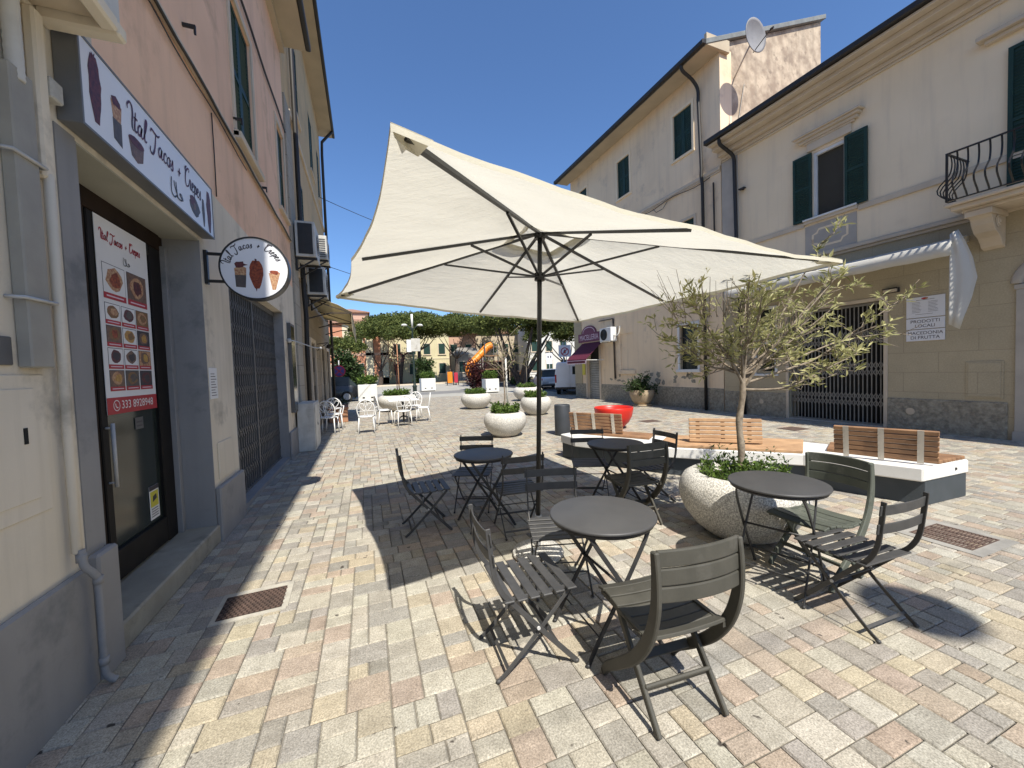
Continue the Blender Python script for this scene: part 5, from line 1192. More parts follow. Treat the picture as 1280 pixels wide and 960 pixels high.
# ------------------------------------------------------------------ folding bistro chair (faces local +y)
def bistro_chair(label, mat=None):
    mat = mat or M['chair_metal']
    b = empty('bistro_chair', (0, 0, 0), 0, label, 'chair', 'folding slatted bistro chairs on the terrace')
    X = (1, 0, 0)
    for s in (-1, 1):
        x = s * 0.188
        P = catmull([(x, -0.250, 0.785), (x, -0.238, 0.66), (x, -0.222, 0.54), (x, -0.19, 0.46), (x, -0.135, 0.392), (x, 0.03, 0.205), (x, 0.15, 0.072), (x, 0.205, 0.012)], 4)
        m = MB(); m.strip(P, 0.009, 0.026, X, smooth=False); m.ball((x, 0.207, 0.010), (0.012, 0.016, 0.011), 8); m.build('back_frame', mat, b, bevel=0.002)
        x = s * 0.172
        m = MB(); m.strip(catmull([(x, 0.185, 0.395), (x, 0.15, 0.36), (x, -0.02, 0.185), (x, -0.17, 0.045), (x, -0.215, 0.012)], 4), 0.008, 0.022, X); m.ball((x, -0.217, 0.010), (0.012, 0.016, 0.011), 8); m.build('leg', mat, b, bevel=0.002)
    m = MB(); m.bar((-0.172, -0.165, 0.055), (0.172, -0.165, 0.055), 0.016, 0.006, side=(0, 1, 1)); m.build('stretcher', mat, b)
    m = MB(); m.bar((-0.188, 0.105, 0.125), (0.188, 0.105, 0.125), 0.016, 0.006, side=(0, 1, 1)); m.build('stretcher', mat, b)
    for s in (-1, 1): m = MB(); m.tube([(s * 0.168, -0.005, 0.24), (s * 0.199, -0.005, 0.24)], 0.009, 10); m.build('rivet', M['steel'], b)
    m = MB()
    for s in (-1, 1): m.bar((s * 0.16, -0.16, 0.397), (s * 0.16, 0.205, 0.403), 0.016, 0.012)
    m.tube([(-0.188, -0.15, 0.398), (0.188, -0.15, 0.398)], 0.006, 8); m.tube([(-0.188, -0.03, 0.262), (0.188, -0.03, 0.262)], 0.005, 8); m.build('seat_frame', mat, b)
    n = 6
    for i in range(n):
        y = -0.155 + i * 0.068
        z = 0.411 - 0.006 * math.sin(math.pi * (i + 0.5) / n)
        m = MB(); m.box(-0.205, y - 0.026, z - 0.005, 0.205, y + 0.026, z + 0.005); m.build('seat_slat', mat, b, bevel=0.003)
    for z, y in ((0.735, -0.240), (0.632, -0.228)):
        m = MB(); m.strip([(0.205 * t, y - 0.018 * (1 - t * t), z) for t in [-1 + i / 6 for i in range(13)]], 0.056, 0.008, (0, -0.1, 1)); m.build('back_slat', mat, b, bevel=0.002)
    return b

def resin_chair(label, mat):
    b = empty('resin_chair', (0, 0, 0), 0, label, 'chair', 'curved resin folding chairs on the terrace')
    X = (1, 0, 0)
    for s in (-1, 1):
        x = s * 0.205
        P = catmull([(x, -0.255, 0.815), (x, -0.262, 0.70), (x, -0.252, 0.57), (x, -0.205, 0.43), (x, -0.11, 0.29), (x, 0.02, 0.165), (x, 0.13, 0.07), (x, 0.175, 0.006)], 4)
        n = len(P); hs = [0.036 + 0.020 * math.sin(math.pi * i / (n - 1)) for i in range(n)]
        m = MB(); m.strip(P, 0.023, hs, X); m.build('side_arc', mat, b, bevel=0.005)
        x = s * 0.172
        m = MB(); m.strip([(x, 0.08, 0.40), (x, -0.06, 0.21), (x, -0.215, 0.006)], 0.020, [0.035, 0.036, 0.032], X); m.build('leg', mat, b, bevel=0.004)
    m = MB(); m.bar((-0.172, -0.115, 0.14), (0.172, -0.115, 0.14), 0.052, 0.016, side=(0, -0.55, 0.8)); m.build('stretcher', mat, b, bevel=0.004)
    m = MB(); m.bar((-0.205, 0.045, 0.15), (0.205, 0.045, 0.15), 0.042, 0.016, side=(0, 0.7, 0.7)); m.build('stretcher', mat, b, bevel=0.004)
    # contoured seat of seven slats
    prof = []
    for i in range(8):
        t = i / 7; y = -0.205 + 0.43 * t; z = 0.415 - 0.030 * math.sin(math.pi * min(1, t / 0.62)) + 0.012 * max(0, (t - 0.6) / 0.4)
        if t > 0.86: z -= 0.018 * (t - 0.86) / 0.14
        prof.append((y, z))
    for i in range(7):
        (y0, z0), (y1, z1) = prof[i], prof[i + 1]
        g = 0.0035; d = Vector((0, y1 - y0, z1 - z0)); l = d.length; d.normalize()
        p = Vector((0, y0, z0)) + d * g; q = Vector((0, y1, z1)) - d * g
        m = MB()
        xs = [-0.198 + 0.396 * k / 8 for k in range(9)]
        up = Vector((0, -d.z, d.y)) * 0.016
        vs = []
        for xx in xs:
            sag = Vector((0, 0, -0.010 * (1 - (xx / 0.198) ** 2)))
            vs += [p + sag + Vector((xx, 0, 0)), q + sag + Vector((xx, 0, 0)), q + sag + up + Vector((xx, 0, 0)), p + sag + up + Vector((xx, 0, 0))]
        fs = [(0, 1, 2, 3), (35, 34, 33, 32)]
        for k in range(8):
            for e in range(4): fs.append((4 * k + e, 4 * k + 4 + e, 4 * k + 4 + (e + 1) % 4, 4 * k + (e + 1) % 4))
        m.add(vs, fs); m.build('seat_slat', mat, b, bevel=0.003)
    for s in (-1, 1): m = MB(); m.bar((s * 0.185, -0.20, 0.400), (s * 0.185, 0.20, 0.405), 0.018, 0.022); m.build('seat_frame', mat, b)
    # three curved back slats
    for (z0, z1) in ((0.752, 0.818), (0.680, 0.746), (0.612, 0.674)):
        m = MB(); vs = []
        for k in range(13):
            t = -1 + k / 6; x = 0.198 * t
            for (yy, zz) in ((-0.012, z0), (0.006, z0), (0.006, z1), (-0.012, z1)):
                yb = -0.255 - (0.715 - zz) * 0.03 + yy; vs.append((x, yb - 0.034 * (1 - t * t), zz + 0.006 * (1 - t * t)))
        fs = [(0, 1, 2, 3), (51, 50, 49, 48)]
        for k in range(12):
            for e in range(4): fs.append((4 * k + e, 4 * k + 4 + e, 4 * k + 4 + (e + 1) % 4, 4 * k + (e + 1) % 4))
        m.add(vs, fs); m.build('back_slat', mat, b, bevel=0.005, seg=2)
    return b

def bistro_table(label, mat_top, mat):
    b = empty('bistro_table', (0, 0, 0), 0, label, 'table', 'round folding bistro tables on the terrace')
    m = MB(); m.lathe([(0.0, 0.690), (0.288, 0.690), (0.297, 0.693), (0.300, 0.700), (0.298, 0.707), (0.290, 0.710), (0.0, 0.710)], 56); m.build('tabletop', mat_top, b)
    m = MB(); m.lathe([(0.272, 0.672), (0.284, 0.672), (0.284, 0.690), (0.272, 0.690)], 40); m.build('rim', mat, b)
    for k, s in enumerate((-1, 1)):
        w = 0.215 - 0.018 * k
        for t in (-1, 1):
            x = t * w
            m = MB(); m.strip(catmull([(x * 0.86, -s * 0.20, 0.688), (x * 0.95, -s * 0.15, 0.60), (x, 0, 0.37), (x, s * 0.16, 0.12), (x, s * 0.225, 0.008)], 4), 0.010, 0.024, (1, 0, 0)); m.ball((x, s * 0.226, 0.010), (0.013, 0.016, 0.011), 8); m.build('leg', mat, b, bevel=0.002)
        m = MB(); m.bar((-w, s * 0.15, 0.135), (w, s * 0.15, 0.135), 0.018, 0.007, side=(0, 1, 1)); m.build('stretcher', mat, b)
    m = MB(); m.tube([(-0.222, 0, 0.37), (0.222, 0, 0.37)], 0.008, 8); m.build('pivot_bar', mat, b)
    for s in (-1, 1): m = MB(); m.bar((-0.19, s * 0.19, 0.68), (0.19, s * 0.19, 0.68), 0.02, 0.014); m.build('top_rail', mat, b)
    return b

def put(proto, first, x, y, ang, label):
    o = proto if first else copy_tree(proto)
    o.location = (x, y, 0.002); o.rotation_euler = (0, 0, ang); o['label'] = label
    return o

def terrace():
    def face(dx, dy): return math.atan2(dy, dx) - math.pi / 2
    t0 = bistro_table('x', M['table_top'], M['chair_dark'])
    tabs = [(1.23, 1.89, 1.55, 'round dark grey bistro table in the sun beside the parasol pole'), (1.07, 3.76, 1.66, 'round bistro table in the full shade behind the parasol pole'),
            (2.62, 1.85, 1.92, 'round bistro table set against the big stone planter with the olive tree'), (2.50, 3.55, 1.48, 'round bistro table between the parasol and the white bench')]
    for i, (x, y, a, l) in enumerate(tabs): put(t0, i == 0, x, y, a, l)
    c0 = bistro_chair('x')
    ch = [(0.765, 1.95, face(1, -0.03), 'sunlit slatted bistro chair drawn up side-on to the table by the parasol pole'),
          (1.235, 2.47, face(-0.285, -0.958), 'slatted bistro chair behind the pole-side table, its seat half under the tabletop'),
          (2.70, 1.45, face(0.02, 1), 'slatted bistro chair in the open sun with its back away from the planter table'),
          (0.50, 3.91, face(1, 0.0), 'slatted bistro chair at the edge of the parasol shade, facing the shaded table side-on'),
          (1.09, 4.26, face(-0.43, -0.90), 'slatted bistro chair behind the shaded table, turned towards the street entrance'),
          (1.31, 3.47, face(0.1, 0.99), 'slatted bistro chair in front of the shaded table, its back beside the parasol pole'),
          (2.44, 3.98, face(-0.43, -0.90), 'slatted bistro chair behind the far table, in front of the white bench end'),
          (2.95, 3.57, face(-1, 0.03), 'slatted bistro chair at the far table on the side of the olive planter')]
    for i, (x, y, a, l) in enumerate(ch): put(c0, i == 0, x, y, a, l)
    r0 = resin_chair('x', M['resin'])
    rs = [(1.245, 1.45, face(0.07, 1), 'big dark curved resin chair in the open sun with its back to the viewer'), (2.43, 3.18, face(0.05, 1), 'dark curved resin chair at the far table with its back to the parasol')]
    for i, (x, y, a, l) in enumerate(rs): put(r0, i == 0, x, y, a, l)
    g0 = resin_chair('greenish grey resin chair squeezed between the planter and the round table', M['resin_green']); g0.location = (2.975, 1.83, 0.002); g0.rotation_euler = (0, 0, face(-1, 0.0))
terrace()

# ------------------------------------------------------------------ parasol
def parasol():
    base = Vector((1.27, 2.92, 0)); top = Vector((1.352, 2.86, 2.63))
    b = empty('parasol', base, 0, 'large cream square parasol with a dark pole and eight ribs', 'parasol')
    O = -base
    hub = top + O
    rim = [Vector(p) + O for p in ((0.10, 1.22, 2.275), (1.57, 1.47, 2.20), (3.12, 1.73, 2.21), (2.985, 3.26, 2.185), (2.86, 4.85, 2.185), (1.26, 4.42, 2.205), (-0.235, 3.98, 2.275), (-0.055, 2.58, 2.245))]
    ax = hub.normalized()
    at_z = lambda z: hub * (z / hub.z)
    m = MB(); m.tube([at_z(0.30), at_z(2.62)], 0.019, 16); m.build('pole', M['black_metal'], b)
    m = MB(); m.tube([at_z(0.02), at_z(0.32)], 0.0225, 16); m.tube([at_z(0.30), at_z(0.335)], 0.027, 16); m.tube([at_z(0.255), at_z(0.255) + Vector((-0.05, -0.03, 0))], 0.006, 8); m.ball(at_z(0.255) + Vector((-0.055, -0.033, 0)), 0.013, 8); m.build('base_tube', M['steel'], b)
    m = MB(); m.lathe([(0.0, 0.0), (0.20, 0.0), (0.215, 0.02), (0.205, 0.045), (0.05, 0.075), (0.0, 0.075)], 36); m.build('base_plate', M['concrete_wt'], b)
    m = MB(); m.tube([at_z(2.585), at_z(2.63)], 0.045, 12); m.build('hub', M['black_metal'], b)
    run = at_z(2.285)
    m = MB(); m.tube([run - ax * 0.03, run + ax * 0.03], 0.042, 12); m.build('runner', M['black_metal'], b)
    # cloth: main skirt, with a raised cap over the vent hole
    def skin(t0, t1, lift, sag, n, k):
        vs = []; fs = []
        for i in range(8):
            A, B = rim[i] - hub, rim[(i + 1) % 8] - hub
            b0 = len(vs)
            for r in range(n + 1):
                t = t0 + (t1 - t0) * r / n
                for c in range(k + 1):
                    s = c / k; p = A * (1 - s) + B * s
                    bow = 4 * s * (1 - s)
                    z = -sag * bow * (0.35 + 0.65 * math.sin(math.pi * min(1, t))) + lift
                    q = hub + p * t + Vector((0, 0, z + 0.016))
                    inward = (hub - (hub + p)); inward.z = 0
                    q += inward * (0.026 * bow * t)
                    q.z += (0.005 * math.sin(17 * t + 9 * s + i) * t + 0.0025 * math.sin(26 * s + 7 * i) * t) * min(1, 2.2 * bow)
                    vs.append(q)
            for r in range(n):
                for c in range(k):
                    a = b0 + r * (k + 1) + c; fs.append((a, a + 1, a + k + 2, a + k + 1))
        m = MB(); m.add(vs, fs, 0, True); return m
    o = skin(0.15, 1.0, 0.0, 0.035, 16, 14).build('canopy', M['canopy'], b)
    o = skin(0.0, 0.20, 0.045, 0.0, 5, 4).build('vent_cap', M['canopy'], b)
    o = skin(0.145, 0.175, -0.006, 0.004, 1, 8).build('vent_band', M['canopy_band'], b)
    # hem
    m = MB()
    for i in range(8):
        A, B = rim[i] - hub, rim[(i + 1) % 8] - hub; pts = []
        for c in range(15):
            s = c / 14; p = A * (1 - s) + B * s; bow = 4 * s * (1 - s)
            q = hub + p + Vector((0, 0, -0.035 * bow * 0.35 + 0.016)); inw = -p.copy(); inw.z = 0; q += inw * (0.026 * bow)
            q.z += (0.005 * math.sin(17 + 9 * s + i) + 0.0025 * math.sin(26 * s + 7 * i)) * min(1, 2.2 * bow)
            pts.append(q)
        for c in range(14):
            d = Vector((0, 0, 0.022)); m.add([pts[c], pts[c + 1], pts[c + 1] - d, pts[c] - d], [(0, 1, 2, 3)])
    o = m.build('hem', M['canopy_band'], b)
    for i in range(8):
        p = rim[i] - hub
        end = 0.965 if i % 2 == 0 else 0.955
        m = MB(); m.bar(hub + p * 0.02, hub + p * end, 0.024 if i % 2 == 0 else 0.019, 0.017); r_ = m.build('rib', M['black_metal'], b)
        m = MB(); m.bar(run, hub + p * 0.43 + Vector((0, 0, -0.012)), 0.017, 0.013); m.build('strut', M['black_metal'], r_)
        if i % 2 == 0:
            m = MB(); d = p.normalized(); sd = Vector((0, 0, 1)).cross(d).normalized(); e = hub + p
            m.add([e + Vector((0, 0, 0.02)), e - d * 0.16 + sd * 0.06 + Vector((0, 0, 0.012)), e - d * 0.16 - Vector((0, 0, 0.03)), e - d * 0.16 - sd * 0.06 + Vector((0, 0, 0.012)), e - d * 0.02 - Vector((0, 0, 0.02))], [(0, 1, 2, 4), (0, 4, 2, 3)])
            m.build('corner_pocket', M['canopy_band'], b)
    m = MB(); m.tube(catmull([run + Vector((-0.03, -0.02, -0.02)), run + Vector((-0.035, -0.03, -0.35)), run + Vector((-0.025, -0.03, -0.62)), run + Vector((-0.02, -0.02, -0.3)), run + Vector((-0.015, -0.02, -0.02))], 6), 0.004, 5); m.build('cord', M['black_metal'], b)
parasol()

# ------------------------------------------------------------------ foliage helpers
def leaf(mb, c, d, l, w, q, curl=0.15):
    d = d.normalized(); s = d.cross(Vector((q.uniform(-1, 1), q.uniform(-1, 1), q.uniform(0.2, 1.2)))).normalized(); u = s.cross(d)
    mb.add([c, c + d * l * 0.5 + s * w / 2 + u * curl * l * 0.3, c + d * l - u * curl * l * 0.3, c + d * l * 0.5 - s * w / 2 + u * curl * l * 0.3], [(0, 1, 2, 3)], 0, False)

def low_plants(rad, h, n, seed, leafl=0.05):
    q = random.Random(seed); m = MB()
    heads = []
    for i in range(max(10, n // 22)):
        a = q.uniform(0, 6.283); r = rad * math.sqrt(q.random()); heads.append(Vector((r * math.cos(a), r * math.sin(a), 0)))
    for hd in heads:
        hh = h * q.uniform(0.35, 1.0); lean = Vector((hd.x * 0.45, hd.y * 0.45, 1)).normalized()
        for k in range(22):
            t = q.uniform(0.15, 1.0); c = hd + lean * hh * t + Vector((q.gauss(0, 0.02), q.gauss(0, 0.02), 0))
            d = Vector((q.uniform(-1, 1), q.uniform(-1, 1), q.uniform(0.1, 1.1)))
            leaf(m, c, d, leafl * q.uniform(0.6, 1.2), leafl * 0.34, q)
    return m

def bowl_profile(Rr, H):
    # outer bulge, thick rounded lip, inner hollow
    o = [(0.0, 0.0), (0.40, 0.0), (0.58, 0.05), (0.76, 0.19), (0.91, 0.38), (0.985, 0.56), (1.0, 0.68), (0.975, 0.82), (0.90, 0.93), (0.80, 0.985), (0.72, 1.0), (0.67, 0.985), (0.65, 0.93), (0.65, 0.86)]
    return [(r * Rr, z * H) for r, z in o]

def planter(loc, Rr, H, label, seed, group, plants=True, n=500, ph=0.16, lf=0.06, cat='planter', mat=None):
    b = empty('stone_planter', loc, 0, label, cat, group)
    m = MB(); m.lathe(bowl_profile(Rr, H), 56); m.build('bowl', mat or M['concrete_wt'], b)
    m = MB(); m.lathe([(0.0, H * 0.88), (Rr * 0.655, H * 0.865)], 24); m.build('soil', M['soil'], b)
    if plants:
        p = low_plants(Rr * 0.62, ph, n, seed, lf); o = p.build('groundcover', M['leaf_low'], b, (0, 0, H * 0.87)); o['kind'] = 'stuff'
    return b

def olive():
    cx, cy = 3.11, 2.53
    G = 'round white stone planters along the street'
    planter((cx, cy, 0.0), 0.515, 0.56, 'big round white speckled stone planter under the olive tree', 3, G, True, 1100, 0.20)
    b = empty('olive_tree', (cx, cy, 0.49), 0, 'young olive-like tree with sparse pale leaves growing from the big stone planter', 'tree')
    q = random.Random(21)
    rt = Vector((math.cos(CYAW), -math.sin(CYAW), 0)); dp = Vector((math.sin(CYAW), math.cos(CYAW), 0))
    W = lambda r, z, d: rt * r + dp * d + Vector((0, 0, z - 0.49))
    tr = catmull([W(0.0, 0.45, 0), W(0.012, 0.75, 0.0), W(0.0, 1.0, 0.01), W(0.03, 1.25, 0.0), W(0.03, 1.46, 0.0)], 5)
    m = MB(); n = len(tr); m.tube(tr, [0.031 - 0.008 * i / n + 0.0025 * math.sin(i * 1.3) for i in range(n)], 12)
    ends = [(-0.56, 1.78, 0.15), (-0.48, 2.04, -0.2), (-0.30, 2.14, 0.3), (-0.06, 2.20, -0.25), (0.16, 2.20, 0.15), (0.42, 2.30, 0.25), (0.74, 2.56, 0.0), (0.62, 2.22, -0.35), (1.00, 2.34, 0.1), (1.38, 2.06, -0.1), (1.04, 2.10, 0.35),
            (0.97, 1.80, 0.3), (0.74, 1.58, -0.35), (-0.26, 1.66, 0.3), (1.14, 1.74, -0.15), (0.44, 1.95, 0.45), (-0.12, 1.92, -0.5), (0.78, 2.0, -0.1), (-0.38, 1.88, 0.05), (0.5, 1.78, 0.1)]
    L = MB(); tw = MB()
    def spray(p, d, k):
        for _ in range(k):
            t = q.uniform(-0.02, 0.10); c = p + d * t + Vector((q.gauss(0, 0.010), q.gauss(0, 0.010), q.gauss(0, 0.010)))
            dd = d * 0.55 + Vector((q.uniform(-1, 1), q.uniform(-1, 1), q.uniform(-0.5, 0.9)))
            leaf(L, c, dd, q.uniform(0.06, 0.10), q.uniform(0.016, 0.024), q)
    crown0 = tr[-1]
    for (r, z, d) in ends:
        e = W(r, z, d); s = tr[-1 - q.randrange(0, 5)]
        mid = s.lerp(e, 0.45) + Vector((q.uniform(-0.06, 0.06), q.uniform(-0.06, 0.06), q.uniform(-0.12, 0.06)))
        P = catmull([s, s.lerp(mid, 0.5) + Vector((q.uniform(-0.03, 0.03), q.uniform(-0.03, 0.03), q.uniform(-0.02, 0.04))), mid, mid.lerp(e, 0.5) + Vector((q.uniform(-0.04, 0.04),) * 3), e], 5)
        k = len(P); m.tube(P, [0.014 * (1 - 0.82 * i / k) for i in range(k)], 6)
        for i in range(5, k):
            dr = (P[min(i + 1, k - 1)] - P[i - 1]).normalized()
            for _ in range(2):
                if q.random() > 0.38: continue
                sd = (dr + Vector((q.uniform(-1.2, 1.2), q.uniform(-1.2, 1.2), q.uniform(-0.7, 1.0)))).normalized(); ln = q.uniform(0.10, 0.30)
                tip = P[i] + sd * ln; tw.tube([P[i], P[i] + sd * ln * 0.5 + Vector((q.gauss(0, 0.015),) * 3), tip], [0.0045, 0.003, 0.0018], 5)
                if q.random() < 0.80: spray(tip - sd * 0.06, sd, q.randrange(5, 10))
                for _2 in range(1):
                    s2 = (sd + Vector((q.uniform(-1, 1), q.uniform(-1, 1), q.uniform(-0.6, 0.8)))).normalized(); b0 = P[i] + sd * ln * q.uniform(0.3, 0.9); t2 = b0 + s2 * q.uniform(0.06, 0.18)
                    tw.tube([b0, t2], [0.0028, 0.0014], 4)
                    if q.random() < 0.8: spray(t2 - s2 * 0.06, s2, q.randrange(4, 9))
        spray(e - dr * 0.06, dr, 12)
    # bare twigs reaching over the parasol edge
    for _ in range(26):
        r = q.uniform(-0.8, 0.2); e = W(r, q.uniform(2.2, 2.45), q.uniform(-0.3, 0.3)); s = W(r * 0.7, 1.95, 0)
        P = catmull([s, s.lerp(e, 0.5) + Vector((q.uniform(-0.08, 0.08),) * 3), e], 4); tw.tube(P, [0.0035 - 0.0025 * i / len(P) for i in range(len(P))], 4)
    m.build('trunk', M['bark_pale'], b); tw.build('twig', M['bark_pale'], b)
    o = L.build('crown', M['leaf_olive'], b)
    # flowering shrublets in the pot
    S = MB(); q2 = random.Random(8)
    for k in range(26):
        a = q2.uniform(0, 6.28); r = 0.28 * math.sqrt(q2.random()); p = Vector((r * math.cos(a), r * math.sin(a), 0.0)); h = q2.uniform(0.12, 0.34)
        for j in range(16): leaf(S, p + Vector((q2.gauss(0, 0.03), q2.gauss(0, 0.03), h * q2.uniform(0.2, 1))), Vector((q2.uniform(-1, 1), q2.uniform(-1, 1), q2.uniform(0, 1))), 0.035, 0.014, q2)
    o = S.build('small_shrub', M['leaf_dark'], None, (cx + 0.08, cy, 0.49)); tag(o, 'small dark leaved shrub around the olive trunk in the big planter', 'shrub')
olive()

def planters():
    G = 'round white stone planters along the street'
    planter((2.99, 8.55, 0), 0.50, 0.56, 'round white stone planter with trailing greenery and a staked sapling, beyond the far table', 5, G, True, 1500, 0.27, lf=0.09)
    planter((4.15, 15.35, 0), 0.62, 0.62, 'round white planter with low greenery standing alone out on the open street', 6, G, True, 1300, 0.28,  lf=0.11)
    planter((5.30, 11.95, 0), 0.52, 0.60, 'round white planter half hidden by the parasol pole, beyond the black bin', 7, G, True, 1300, 0.28,  lf=0.11)
    planter((7.35, 17.5, 0), 0.72, 0.66, 'wide white round planter at the far end of the street, near the parked van', 8, G, True, 900, 0.26, lf=0.12)
    planter((1.15, 16.7, 0), 0.78, 0.66, 'wide white round planter with a red-stemmed sapling behind the white cafe table', 9, G, True, 1500, 0.30, lf=0.13)
    # saplings
    def sapling(loc, h, label, lm, seed, n, spread, stake=None, trunk='bark_pale'):
        b = empty('sapling', loc, 0, label, 'sapling'); q = random.Random(seed); m = MB(); L = MB()
        m.tube(catmull([(0, 0, 0), (0.02, 0.01, h * 0.4), (-0.02, 0, h * 0.7), (0.0, 0, h)], 4), [0.022 - 0.014 * i / 12 for i in range(13)], 6)
        for k in range(12):
            z = h * q.uniform(0.45, 0.95); a = q.uniform(0, 6.28); e = Vector((spread * math.cos(a), spread * math.sin(a), z + q.uniform(0.1, 0.5))); s = Vector((0, 0, z))
            m.tube([s, s.lerp(e, 0.5) + Vector((0, 0, 0.05)), e], [0.010, 0.006, 0.003], 5)
            for j in range(n):
                t = q.uniform(0.2, 1.1); leaf(L, s.lerp(e, t) + Vector((q.gauss(0, 0.05), q.gauss(0, 0.05), q.gauss(0, 0.05))), Vector((q.uniform(-1, 1), q.uniform(-1, 1), q.uniform(-0.3, 1))), 0.07, 0.03, q)
        m.build('trunk', M[trunk], b); L.build('crown', M[lm], b)
        if stake:
            w = MB(); w.tube([(0.10, 0.05, 0), (0.08, 0.04, stake[1])], 0.022, 8); w.build('stake', M[stake[0]], b)
        return b
    sapling((2.99, 8.55, 0.48), 1.75, 'thin pale sapling with sparse young leaves tied to a stake in the near street planter', 'leaf_spring', 3, 10, 0.42, ('white_dirty', 1.35))
    sapling((1.15, 16.7, 0.55), 2.3, 'bare red-stemmed sapling with a rust coloured stake behind the white cafe table', 'leaf_red', 4, 7, 0.55, ('terracotta', 2.2), 'leaf_red')
    # square cream planters in the square
    def square_planter(loc, w, h, label, seed, lm='leaf_low'):
        b = empty('square_planter', loc, 0, label, 'planter', 'square cream planters round the square')
        m = MB(); m.box(-w / 2, -w / 2, 0.06, w / 2, w / 2, h); m.build('box', M['bench_white'], b, bevel=0.02)
        m = MB(); m.box(-w / 2 + 0.08, -w / 2 + 0.08, 0, w / 2 - 0.08, w / 2 - 0.08, 0.06); m.build('foot', M['gutter'], b)
        m = MB(); 
        for s in (-1, 1): m.box(s * w * 0.22 - 0.06, -w / 2 - 0.004, 0.22, s * w * 0.22 + 0.06, -w / 2 + 0.02, 0.30)
        m.build('slot', M['interior'], b)
        m = low_plants(w * 0.42, 0.55, 900, seed, 0.22); o = m.build('plants', M[lm], b, (0, 0, h - 0.03)); o['kind'] = 'stuff'
    square_planter((0.02, 23.4, 0), 1.0, 0.98, 'tall cream box planter with rusty shrubs beside the dark parked car', 31)
    square_planter((4.65, 32.2, 0), 1.15, 1.05, 'cream box planter with two dark slots under the pines, just past the lamp post', 32)
    square_planter((7.95, 25.5, 0), 0.95, 0.95, 'cream box planter by the dark red shrub in front of the playground', 33)
    # pot with big shrub at the wall
    p = RW(0.55, 12.05, 0)
    b = empty('terracotta_pot', p, 0, 'wide pale terracotta pot standing on its saucer against the flaking beige wall', 'pot')
    m = MB(); m.lathe([(0.0, 0.0), (0.34, 0.0), (0.37, 0.03), (0.36, 0.06), (0.0, 0.06)], 32); m.build('saucer', M['pot_pale'], b)
    m = MB(); m.lathe([(0.0, 0.06), (0.26, 0.06), (0.36, 0.2), (0.44, 0.4), (0.46, 0.5), (0.43, 0.56), (0.45, 0.60), (0.40, 0.60), (0.38, 0.52), (0.0, 0.50)], 36); m.build('pot', M['pot_pale'], b)
    b = empty('potted_shrub', p + Vector((0, 0, 0.5)), 0, 'bushy dark green shrub growing in the terracotta pot by the beige wall', 'shrub')
    q = random.Random(40); m = MB(); L = MB()
    for k in range(46):
        a = q.uniform(0, 6.28); el = q.uniform(0.15, 1.4); d = Vector((math.cos(a) * math.cos(el), math.sin(a) * math.cos(el), math.sin(el))); ln = q.uniform(0.35, 0.72)
        if d.z < 0.5: ln *= 1.05
        m.tube([(0, 0, 0), d * ln * 0.5 + Vector((0, 0, 0.06)), d * ln - Vector((0, 0, 0.12 * (1 - d.z)))], [0.012, 0.008, 0.004], 5)
        for j in range(34):
            t = q.uniform(0.35, 1.08); c = d * ln * t + Vector((q.gauss(0, 0.05), q.gauss(0, 0.05), q.gauss(0, 0.05) - 0.1 * t * (1 - d.z)))
            leaf(L, c, d + Vector((q.uniform(-1, 1), q.uniform(-1, 1), q.uniform(-1, 0.6))), q.uniform(0.08, 0.14), 0.045, q)
    m.build('stem', M['bark'], b); L.build('foliage', M['leaf_dark'], b)
planters()

